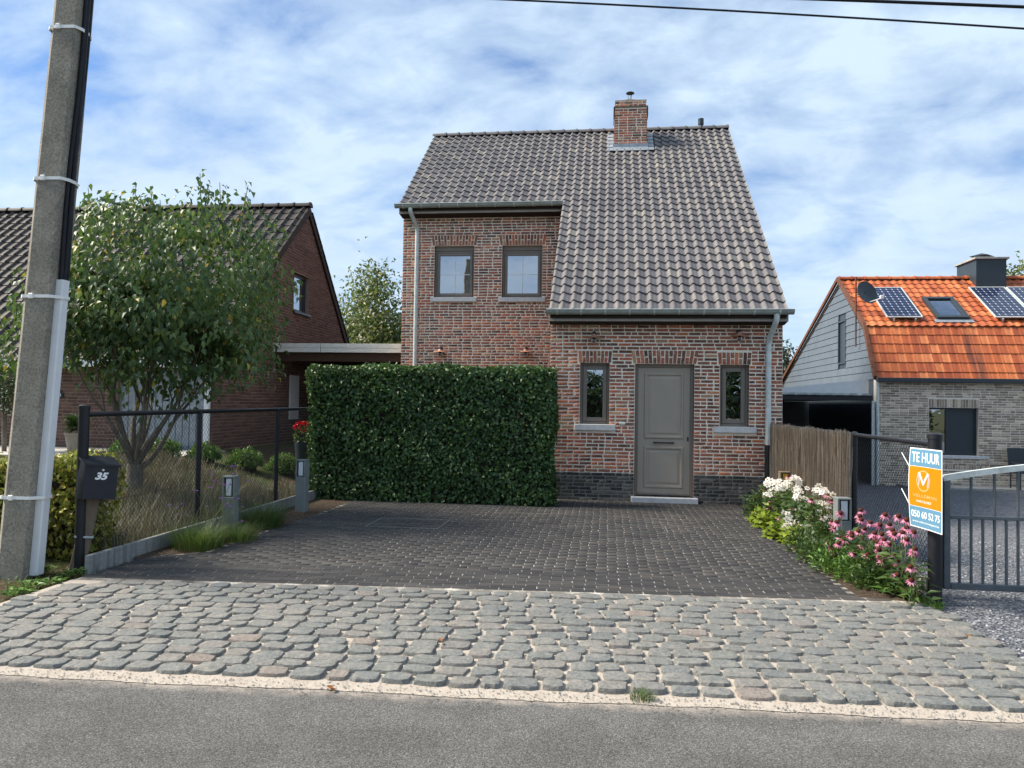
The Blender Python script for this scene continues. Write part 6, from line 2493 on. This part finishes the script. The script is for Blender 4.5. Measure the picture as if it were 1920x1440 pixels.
# across the road, behind the camera: they show as reflections in the panes
gB = 'trees across the road'
far_tree('roadside_tree', 'tall tree across the road, mirrored in the window by the drainpipe', (9.5, -26, 0), 8.5, 3.2, 3.4, 5000, 0.34, 'dark_leaf', group=gB)
for i, (x, y, h) in enumerate(((-8, -30, 4.4), (-3.2, -29, 4.9), (1.6, -31, 4.6), (5.6, -30, 4.3), (13.5, -31, 4.8), (-13, -32, 5.2), (18, -33, 5.0))):
    far_tree('roadside_tree', 'bushy tree in the row across the road, mirrored dark in the narrow panes', (x, y, 0), h, 2.9, h * 0.42, 3500, 0.34, 'dark_leaf', group=gB)

hedge('roadside_hedgerow', 'long dark hedgerow across the road, mirrored low in the narrow panes', -22, 26, -25.2, -23.4, 0.0, 2.5, 'dark_leaf', 42, 0.34, 0.22, faces='bt', core_in=0.3, rough_=0.5)

# ------------------------------------------------------------------ left garden planting


def ball(name, label, c, r_, mat, n, L, W, squash=0.85, group=None, cat='bush', lift=0.5):
    c = np.array(c, float)
    t = thing(name, label, cat, tuple(c), group=group)
    d = sph(n)
    d[:, 2] = np.abs(d[:, 2]) * 1.0 - 0.25 * rng.random(n)
    rr = r_ * (0.72 + 0.32 * rng.random((n, 1)) ** 0.7) * (1 + 0.10 * np.sin(d[:, :1] * 8 + d[:, 1:2] * 7))
    P = c + np.array([0, 0, r_ * squash * lift * 0.5]) + d * rr * np.array([1, 1, squash])
    A_ = unit(d * 0.6 + np.array([0, 0, 0.7]) + rng.normal(size=(n, 3)) * 0.4)
    N_ = unit(d + rng.normal(size=(n, 3)) * 0.4)
    leaves('foliage', t, mat, P, A_, N_, rng.uniform(0.7, 1.3, n) * L, rng.uniform(0.7, 1.3, n) * W)
    m_ = MB()
    m_.lathe(tuple(c), [(0.0, -0.05), (r_ * 0.62, -0.02), (r_ * 0.68, r_ * squash * 0.5), (r_ * 0.4, r_ * squash * 0.95), (0.0, r_ * squash * 1.05)], 10)
    m_.build('dark_core', 'twig', t)  # closed dark body; the shade inside the bush is put into its colour
    return t


for i, (px, py, r_) in enumerate(((302, 884, 0.30), (382, 882, 0.27), (460, 880, 0.30), (532, 876, 0.31), (592, 872, 0.30), (232, 886, 0.26))):
    q = gz(px, py, 0.40)
    q[2] = gh(q[0], q[1]) - 0.02
    ball('boxwood_bush', 'small rounded bright green bush in the row behind the dry planting', q, r_, 'box_leaf', 1500, 0.045, 0.022, 0.95, 'bushes in a row in the left garden')

# dry lavender-like ground cover
gc = bpy.data.objects.new('dry_ground_cover', None)
N_g = 34000
gp2 = np.c_[rng.uniform(-8.6, -4.80, N_g), rng.uniform(6.95, 11.75, N_g), np.zeros(N_g)]
cl = np.sin(gp2[:, 0] * 9.0) * np.sin(gp2[:, 1] * 8.0)
gp2 = gp2[(rng.random(N_g) < 0.62 + 0.3 * cl)]
gp2[:, 2] = [gh(x, y) - 0.03 for x, y, _ in gp2]
n = len(gp2)
bpy.data.objects.remove(gc)
o = blades('dry_ground_cover', None, 'dry', gp2, hdir(n), rng.uniform(0.13, 0.29, n) * (1 + 0.3 * np.sin(gp2[:, 0] * 9) * np.sin(gp2[:, 1] * 8)), rng.uniform(0.006, 0.013, n), rng.uniform(0.05, 0.6, n))
tag(o, 'dry brownish low planting covering the left garden behind the fence', 'ground cover')


def grass_clump(name, label, c, n, h, spread, mat='grass', group=None, wid=(0.004, 0.008), bend=(0.3, 1.0), cat='grass'):
    c = np.array(c, float)
    t = thing(name, label, cat, tuple(c), group=group)
    D = hdir(n)
    P = c + D * (rng.random((n, 1)) ** 0.7) * spread
    blades('leaves', t, mat, P, unit(D + rng.normal(size=(n, 3)) * np.array([0.4, 0.4, 0])), rng.uniform(0.6, 1.15, n) * h, rng.uniform(*wid, n), rng.uniform(*bend, n))
    return t


grass_clump('grass_clump', 'lush arching grass clump in front of the bollard among purple flowers', (-4.32, 7.78, 0.01), 900, 0.34, 0.26)
grass_clump('grass_clump', 'arching grass clump between the two left bollards', (-4.28, 9.25, 0.01), 800, 0.40, 0.26)
grass_clump('grass_clump', 'smaller grass clump spilling onto the pavers beside the bollard', (-4.12, 8.28, 0.01), 500, 0.28, 0.22)
# verbena: tall thin stems with purple heads
vb = thing('verbena_plant', 'tall thin-stemmed purple verbena around the grey bollard', 'flowers', (-4.35, 8.2, 0.02))
stems, heads = MB(), []
hp = [(437, 876), (438, 890), (397, 885), (395, 890), (412, 908), (403, 902), (423, 910), (432, 909), (425, 917), (467, 902), (395, 915), (368, 921), (318, 948), (331, 953), (341, 946), (348, 967), (387, 950), (414, 935), (426, 947), (455, 951), (454, 978), (395, 984), (334, 997), (437, 936), (447, 936), (432, 950)]
for (px, py) in hp:
    q = gy(px, py, rng.uniform(7.9, 8.5))
    b = np.array([-4.36 + rng.uniform(-0.2, 0.16), q[1] + rng.uniform(-0.1, 0.1), 0.02])
    mid = (b + q) / 2 + np.array([rng.uniform(-0.03, 0.03), 0, 0.04])
    stems.tube([b, mid, q], [0.0035, 0.003, 0.002], 4, cap=False)
    heads.append(q)
for _ in range(14):
    b = np.array([-4.36 + rng.uniform(-0.2, 0.2), rng.uniform(7.8, 8.6), 0.02])
    stems.tube([b, b + np.array([rng.uniform(-0.1, 0.1), 0, rng.uniform(0.35, 0.6)])], [0.003, 0.002], 4, cap=False)
stuff(stems.build('stems', 'stem', vb))
for i, q in enumerate(heads):
    r_ = 0.034 if i == 0 else rng.uniform(0.013, 0.024)
    n = 34
    d = sph(n)
    d[:, 2] = np.abs(d[:, 2]) * 0.5
    V_, F_, rr = leaf_arrays(q + d * r_ * 0.55, unit(d + np.array([0, 0, 0.2])), sph(n), np.full(n, r_ * 0.7), np.full(n, r_ * 0.45))
    link('flower_head', np_mesh('flower_head', V_, F_, rr), vb, mat='purple')

# weeds on the verge and in the joints
grass_clump('weed_tuft', 'small green weed tuft in the sandy joint at the road edge', (*gz(1203, 1312)[:2], 0.006), 160, 0.055, 0.07, wid=(0.003, 0.006), cat='weeds')
N_v = 2600
q = np.c_[rng.uniform(-7.2, -4.4, N_v), rng.uniform(5.35, 6.95, N_v), np.zeros(N_v)]
q = q[(q[:, 0] < -4.55 - 0.45 * rng.random(N_v) + 0.25 * (q[:, 1] - 5.9))]
q[:, 2] = -0.028
n = len(q)
o = blades('verge_grass', None, 'grass', q, hdir(n), rng.uniform(0.03, 0.11, n), rng.uniform(0.004, 0.009, n), rng.uniform(0.3, 1.0, n))
tag(o, 'sparse grass and weeds on the verge at the foot of the pole', 'grass')
for (px, py, s_) in ((55, 1104, 0.12), (95, 1098, 0.10), (30, 1118, 0.10), (135, 1080, 0.10), (75, 1075, 0.10)):
    c = gz(px, py, -0.02)
    n = 60
    t = thing('weed_plant', 'leafy green weed on the verge between pole and cobbles', 'weeds', tuple(c), group='weeds on the verge')
    D = hdir(n)
    leaves('leaves', t, 'box_leaf', c + D * rng.random((n, 1)) * s_ + np.c_[np.zeros((n, 2)), rng.random(n) * 0.05], unit(D + np.array([0, 0, 0.5])), np.tile([[0, 0, 1.0]], (n, 1)) + rng.normal(size=(n, 3)) * 0.3, rng.uniform(0.04, 0.08, n), rng.uniform(0.02, 0.035, n))
grass_clump('weed_tuft', 'little green weeds at the foot of the round gate-side post', (2.62, 6.62, 0.006), 120, 0.08, 0.09, 'box_leaf', wid=(0.006, 0.014), cat='weeds')

# standard rose, potted plant, red geranium
sr = thing('standard_rose', 'round white-flowered standard shrub on a bare stem left of the pole', 'shrub', (-10.7, 12.6, 0.6))
sc0 = np.array([-10.75, 12.6, 1.82])
n = 2200
d = sph(n)
leaves('crown', sr, 'dark_leaf', sc0 + d * rng.random((n, 1)) ** 0.4 * 0.52, unit(d + rng.normal(size=(n, 3)) * 0.5), sph(n), rng.uniform(0.05, 0.08, n), rng.uniform(0.03, 0.05, n))
n = 330
d = sph(n)
leaves('blossom', sr, 'white_petal', sc0 + d * 0.53 * rng.uniform(0.85, 1.05, (n, 1)), d, sph(n), rng.uniform(0.03, 0.05, n), rng.uniform(0.03, 0.05, n))
MB().tube([(-10.72, 12.6, 0.4), (-10.75, 12.6, 1.5)], 0.04, 8).build('stem', 'bark', sr, smooth=60)
pp_ = thing('potted_plant', 'leafy green plant in a beige pot against the brown brick wall', 'potted plant', (-9.62, 13.0, 0.615))
pc = np.array([-9.62, 13.0, 0.615])
m = MB()
m.lathe(tuple(pc), [(0.0, 0.0), (0.14, 0.0), (0.19, 0.30), (0.205, 0.30), (0.205, 0.34), (0.17, 0.34), (0.16, 0.30), (0.0, 0.30)], 18)
m.build('pot', 'pot', pp_, smooth=40)
n = 320
D = hdir(n)
leaves('foliage', pp_, 'green_leaf', pc + np.array([0, 0, 0.36]) + D * rng.random((n, 1)) * 0.16 + np.c_[np.zeros((n, 2)), rng.random(n) * 0.26], unit(D * 0.8 + np.array([0, 0, 0.4]) + rng.normal(size=(n, 3)) * 0.3), np.tile([[0, 0, 1.0]], (n, 1)) + rng.normal(size=(n, 3)) * 0.3, rng.uniform(0.10, 0.18, n), rng.uniform(0.03, 0.05, n))
rg = thing('red_geranium', 'red geranium in a pot showing past the hedge end', 'potted plant', (-5.12, 12.9, 0.3))
rc = gy(566, 800, 12.9)
n = 170
d = sph(n)
leaves('blossom', rg, 'red', rc + d * np.array([0.12, 0.08, 0.06]), d, sph(n), np.full(n, 0.045), np.full(n, 0.045))
n = 120
d = sph(n)
leaves('foliage', rg, 'green_leaf', rc + np.array([0.02, 0, -0.16]) + d * 0.12, d, sph(n), np.full(n, 0.07), np.full(n, 0.06))
MB().lathe((rc[0] + 0.02, rc[1], rc[2] - 0.62), [(0.0, 0.0), (0.10, 0.0), (0.14, 0.36), (0.12, 0.36), (0.0, 0.33)], 14).build('pot', 'anthracite', rg, smooth=40)
MB().tube([(rc[0] + 0.02, rc[1], 0.1), (rc[0] + 0.02, rc[1], rc[2] - 0.61)], 0.05, 8).build('stand', 'black', rg)

# ------------------------------------------------------------------ flower bed on the right


def petal_disc(c, nrm, n_p, r_, w_, droop):
    nrm = unit(np.array(nrm, float)[None])[0]
    a = unit(np.cross(nrm, [0.3, 0.9, 0.1])[None])[0]
    b = np.cross(nrm, a)
    an = np.arange(n_p) * 2 * math.pi / n_p + rng.random() * 6
    rd = np.cos(an)[:, None] * a + np.sin(an)[:, None] * b
    P = np.array(c) + rd * 0.010
    A_ = unit(rd - nrm * droop + rng.normal(size=(n_p, 3)) * 0.08)
    return leaf_arrays(P, A_, np.tile(nrm, (n_p, 1)), np.full(n_p, r_) * rng.uniform(0.85, 1.1, n_p), np.full(n_p, w_), -0.1, 0.10)


def join_leaf(parts):
    V_, F_, R3, off = [], [], [], 0
    for v_, f2, r3 in parts:
        V_.append(v_)
        F_.append(f2 + off)
        R3.append(r3)
        off += len(v_)
    return np.concatenate(V_), np.concatenate(F_), np.concatenate(R3)


def coneflower(base, spots, label):
    base = np.array(base, float)
    t = thing('coneflower_plant', label, 'flowers', tuple(base), group='pink coneflowers in the bed')
    st = MB()
    for q in spots:
        b = base + np.array([rng.uniform(-0.07, 0.07), rng.uniform(-0.07, 0.07), -0.01])
        st.tube([b, (b + q) / 2 + rng.normal(size=3) * 0.012, q - np.array([0, 0, 0.008])], [0.004, 0.0035, 0.003], 4, cap=False)
        nrm = unit((np.array([-0.10, -0.42, 0.9]) + rng.normal(size=3) * 0.20)[None])[0]
        v_, f2, r3 = petal_disc(q, nrm, 12, rng.uniform(0.046, 0.060), 0.016, rng.uniform(0.25, 0.75))
        fo = link('flower_head', np_mesh('flower_head', v_, f2, r3), t, mat='pink')
        m_ = MB()
        m_.lathe((0, 0, 0), [(0.020, -0.004), (0.024, 0.004), (0.020, 0.016), (0.010, 0.023), (0.0, 0.025)], 9)
        me_ = m_.mesh('seed_cone', 60)
        me_.materials.append(MAT['cone'])
        o_ = bpy.data.objects.new('seed_cone', me_)
        COL.objects.link(o_)
        o_.parent = fo
        o_.location = tuple(q)
        o_.rotation_euler = Vector(nrm).to_track_quat('Z', 'Y').to_euler()
    stuff(st.build('stems', 'stem', t))
    n = 95
    D = hdir(n)
    P = base + D * rng.random((n, 1)) * 0.15 + np.c_[np.zeros((n, 2)), rng.random(n) ** 1.3 * 0.34]
    leaves('foliage', t, 'green_leaf', P, unit(D + np.array([0, 0, 0.35]) + rng.normal(size=(n, 3)) * 0.3), np.tile([[0, 0, 1.0]], (n, 1)) + rng.normal(size=(n, 3)) * 0.35, rng.uniform(0.07, 0.14, n), rng.uniform(0.025, 0.045, n))
    return t


cone_px = [(1685, 968, 7.5), (1668, 984, 7.4), (1700, 990, 7.1), (1700, 1012, 7.05), (1672, 995, 7.6), (1650, 984, 7.6), (1632, 980, 7.8), (1621, 992, 7.9), (1597, 1000, 7.9), (1553, 1018, 8.0),
           (1563, 1032, 7.9), (1602, 1038, 7.5), (1627, 1040, 7.4), (1648, 1030, 7.3), (1650, 1045, 7.25), (1655, 1053, 7.2), (1682, 1053, 7.1), (1683, 1078, 6.98), (1707, 1063, 7.0), (1709, 1088, 6.98),
           (1700, 975, 7.25), (1713, 998, 7.05), (1575, 1008, 8.0), (1583, 1010, 7.9), (1597, 1006, 7.85), (1612, 968, 8.3), (1614, 957, 8.6), (1565, 990, 8.6), (1560, 978, 8.9), (1540, 968, 9.3), (1615, 975, 8.4), (1640, 1000, 7.7),
           (1504, 938, 10.4), (1497, 920, 10.8), (1487, 955, 10.0), (1492, 963, 9.9), (1446, 938, 11.2), (1455, 952, 11.0), (1434, 918, 11.5), (1478, 893, 11.6), (1527, 975, 9.4), (1520, 962, 9.7),
           (1393, 972, 11.6), (1406, 971, 11.7), (1390, 978, 11.5), (1430, 980, 11.3), (1668, 1020, 7.3), (1617, 1022, 7.7), (1660, 965, 7.9), (1576, 962, 9.0), (1715, 1030, 7.0)] + [(rng.uniform(1550, 1715), rng.uniform(975, 1045), rng.uniform(7.1, 8.2)) for _ in range(16)] + [(rng.uniform(1440, 1560), rng.uniform(925, 985), rng.uniform(9.3, 11.0)) for _ in range(9)]


def in_bed(px, py, Y, xmax=2.57):
    q_ = gy(px, py, Y)
    return q_ if q_[0] <= xmax else gy(px, py, Y * xmax / q_[0] * rng.uniform(0.95, 1.0))


spots = [in_bed(px, py, Y) for px, py, Y in cone_px]
order2 = sorted(range(len(spots)), key=lambda i: spots[i][1])
groups = [order2[i:i + 5] for i in range(0, len(order2), 5)]
for g in groups:
    ctr = np.mean([spots[i] for i in g], 0)
    b = np.array([min(max(ctr[0], 2.20), 2.56), ctr[1] + 0.02, 0.02])
    lab = ('pink coneflower plant at the street end of the bed, under the letting sign' if ctr[1] < 7.25 else
           'pink coneflower plant between the letting sign and the grey bollard' if ctr[1] < 7.85 else
           'pink coneflower plant right around the grey bollard in the bed' if ctr[1] < 8.9 else
           'pink coneflower plant between the bollard and the white flowers' if ctr[1] < 10.2 else
           'pink coneflower plant mixed in with the white flowers near the house')
    coneflower(b, [spots[i] for i in g], lab)

white_px = [(rng.uniform(1432, 1500), rng.uniform(896, 935), rng.uniform(10.6, 11.6)) for _ in range(78)] + [(rng.uniform(1490, 1560), rng.uniform(915, 980), rng.uniform(9.6, 10.6)) for _ in range(56)] + \
           [(rng.uniform(1470, 1530), rng.uniform(960, 990), rng.uniform(9.4, 10.2)) for _ in range(40)] + [(1488, 895, 11.2), (1535, 912, 10.6), (1548, 925, 10.4), (1562, 928, 10.2), (1450, 905, 11.4)]
wsp = [in_bed(px, py, Y) for px, py, Y in white_px]
wo2 = sorted(range(len(wsp)), key=lambda i: wsp[i][1])
wn_ = 20
for i0 in range(0, len(wo2), wn_):
    g = wo2[i0:i0 + wn_]
    ctr = np.mean([wsp[i] for i in g], 0)
    b = np.array([min(max(ctr[0], 2.22), 2.54), ctr[1], 0.02])
    t = thing('anemone_plant', 'white flowering anemone plant near the drainpipe end of the bed' if b[1] > 10.5 else 'white flowering anemone plant halfway along the brushwood screen', 'flowers', tuple(b), group='white anemones in the bed')
    st = MB()
    for i in g:
        q = wsp[i]
        bb = b + np.array([rng.uniform(-0.08, 0.08), rng.uniform(-0.08, 0.08), -0.01])
        st.tube([bb, (bb + q) / 2 + rng.normal(size=3) * 0.015, q], [0.003, 0.0025, 0.002], 4, cap=False)
        nrm = unit((np.array([-0.1, -0.7, 0.6]) + rng.normal(size=3) * 0.35)[None])[0]
        v_, f2, r3 = petal_disc(q, nrm, 6, rng.uniform(0.034, 0.046), 0.032, -0.15)
        fo = link('flower_head', np_mesh('flower_head', v_, f2, r3), t, mat='white_petal')
        m_ = MB()
        m_.lathe(tuple(q + nrm * 0.004), [(0.009, 0.0), (0.006, 0.006), (0.0, 0.008)], 6)
        link('stamens', m_.mesh('stamens'), fo, mat='yellow')
    stuff(st.build('stems', 'stem', t))
    n = 210
    D = hdir(n)
    P = b + D * rng.random((n, 1)) * 0.20 + np.c_[np.zeros((n, 2)), rng.random(n) ** 1.1 * 0.46]
    leaves('foliage', t, 'green_leaf', P, unit(D + np.array([0, 0, 0.3]) + rng.normal(size=(n, 3)) * 0.3), np.tile([[0, -0.3, 1.0]], (n, 1)) + rng.normal(size=(n, 3)) * 0.35, rng.uniform(0.06, 0.11, n), rng.uniform(0.035, 0.06, n))

for (c, r_, n) in (((2.16, 11.0, 0.02), 0.20, 260), ((2.14, 10.55, 0.02), 0.17, 200), ((2.12, 9.75, 0.02), 0.18, 240), ((2.20, 9.4, 0.02), 0.16, 180)):
    t = thing('lime_foliage_plant', 'lime-green broad-leaved clump at the paver edge under the first white flowers' if c[1] > 10.2 else 'lime-green broad-leaved clump at the paver edge before the grey bollard', 'plant', c, group='lime-green clumps along the pavers')
    d = sph(n)
    d[:, 2] = np.abs(d[:, 2])
    P = np.array(c) + d * r_ * rng.random((n, 1)) ** 0.5 * np.array([1, 1, 1.15])
    leaves('foliage', t, 'lime_leaf', P, unit(d * np.array([1, 1, 0.2]) + rng.normal(size=(n, 3)) * 0.3), np.tile([[0, -0.25, 1.0]], (n, 1)) + rng.normal(size=(n, 3)) * 0.3, rng.uniform(0.055, 0.09, n), rng.uniform(0.055, 0.08, n), 0.12, 0.15)
low = [((2.18, 8.85, 0.02), 0.20, 'green_leaf'), ((2.16, 8.35, 0.02), 0.18, 'green_leaf'), ((2.20, 7.85, 0.02), 0.22, 'box_leaf'), ((2.30, 7.55, 0.02), 0.20, 'box_leaf'), ((2.34, 7.25, 0.02), 0.16, 'green_leaf'), ((2.50, 7.15, 0.02), 0.17, 'green_leaf'), ((2.45, 7.7, 0.02), 0.24, 'green_leaf'), ((2.42, 8.25, 0.02), 0.26, 'green_leaf'), ((2.45, 9.0, 0.02), 0.26, 'green_leaf'), ((2.36, 10.0, 0.02), 0.26, 'green_leaf'), ((2.34, 11.2, 0.02), 0.28, 'dark_leaf'), ((2.40, 12.0, 0.02), 0.28, 'dark_leaf'), ((2.20, 11.7, 0.02), 0.22, 'dark_leaf')]
for i, (c, r_, mt) in enumerate(low):
    t = thing('bedding_plant', ('low leafy green plant at the street end of the flower bed' if c[1] < 7.4 else 'low leafy green plant beside the grey bollard in the bed' if c[1] < 9.2 else 'dark low leafy plant beneath the white flowers'), 'plant', c, group='green plants under the flowers')
    n = 430
    d = sph(n)
    d[:, 2] = np.abs(d[:, 2])
    P = np.array(c) + d * r_ * rng.random((n, 1)) ** 0.5 * np.array([1, 1, 1.25])
    leaves('foliage', t, mt, P, unit(d + np.array([0, 0, 0.3]) + rng.normal(size=(n, 3)) * 0.4), np.tile([[0, -0.2, 1.0]], (n, 1)) + rng.normal(size=(n, 3)) * 0.5, rng.uniform(0.035, 0.075, n), rng.uniform(0.014, 0.03, n))
# broad leaf rosette by the post
t = thing('broad_leaf_rosette', 'broad green leaf rosette at the street end of the bed', 'plant', (2.44, 6.99, 0.02))
n = 16
D = hdir(n)
leaves('foliage', t, 'box_leaf', np.array([2.44, 6.99, 0.03]) + D * 0.02, unit(D + np.array([0, 0, 0.55])), np.tile([[0, -0.2, 1.0]], (n, 1)), rng.uniform(0.12, 0.19, n), rng.uniform(0.05, 0.07, n), 0.15, 0.3)

# fallen leaves
for (px, py, lb) in ((832, 1202, 'curled orange leaf lying on the cobbles'), (627, 1291, 'small reddish leaf lying at the asphalt edge'), (1822, 1196, 'brown leaf lying where cobbles meet gravel')):
    q = gz(px, py, 0.035 if py < 1250 and px < 1000 else 0.012)
    n = 3
    V_, F_, rr = leaf_arrays(np.tile(q, (n, 1)) + rng.normal(size=(n, 3)) * np.array([0.008, 0.008, 0.002]), hdir(n), np.tile([[0.2, -0.3, 1.0]], (n, 1)), np.full(n, 0.045), np.full(n, 0.028), 0.3, -0.3)
    tag(link('fallen_leaf', np_mesh('fallen_leaf', V_, F_, rr), None, mat='dead_leaf'), lb, 'leaf')
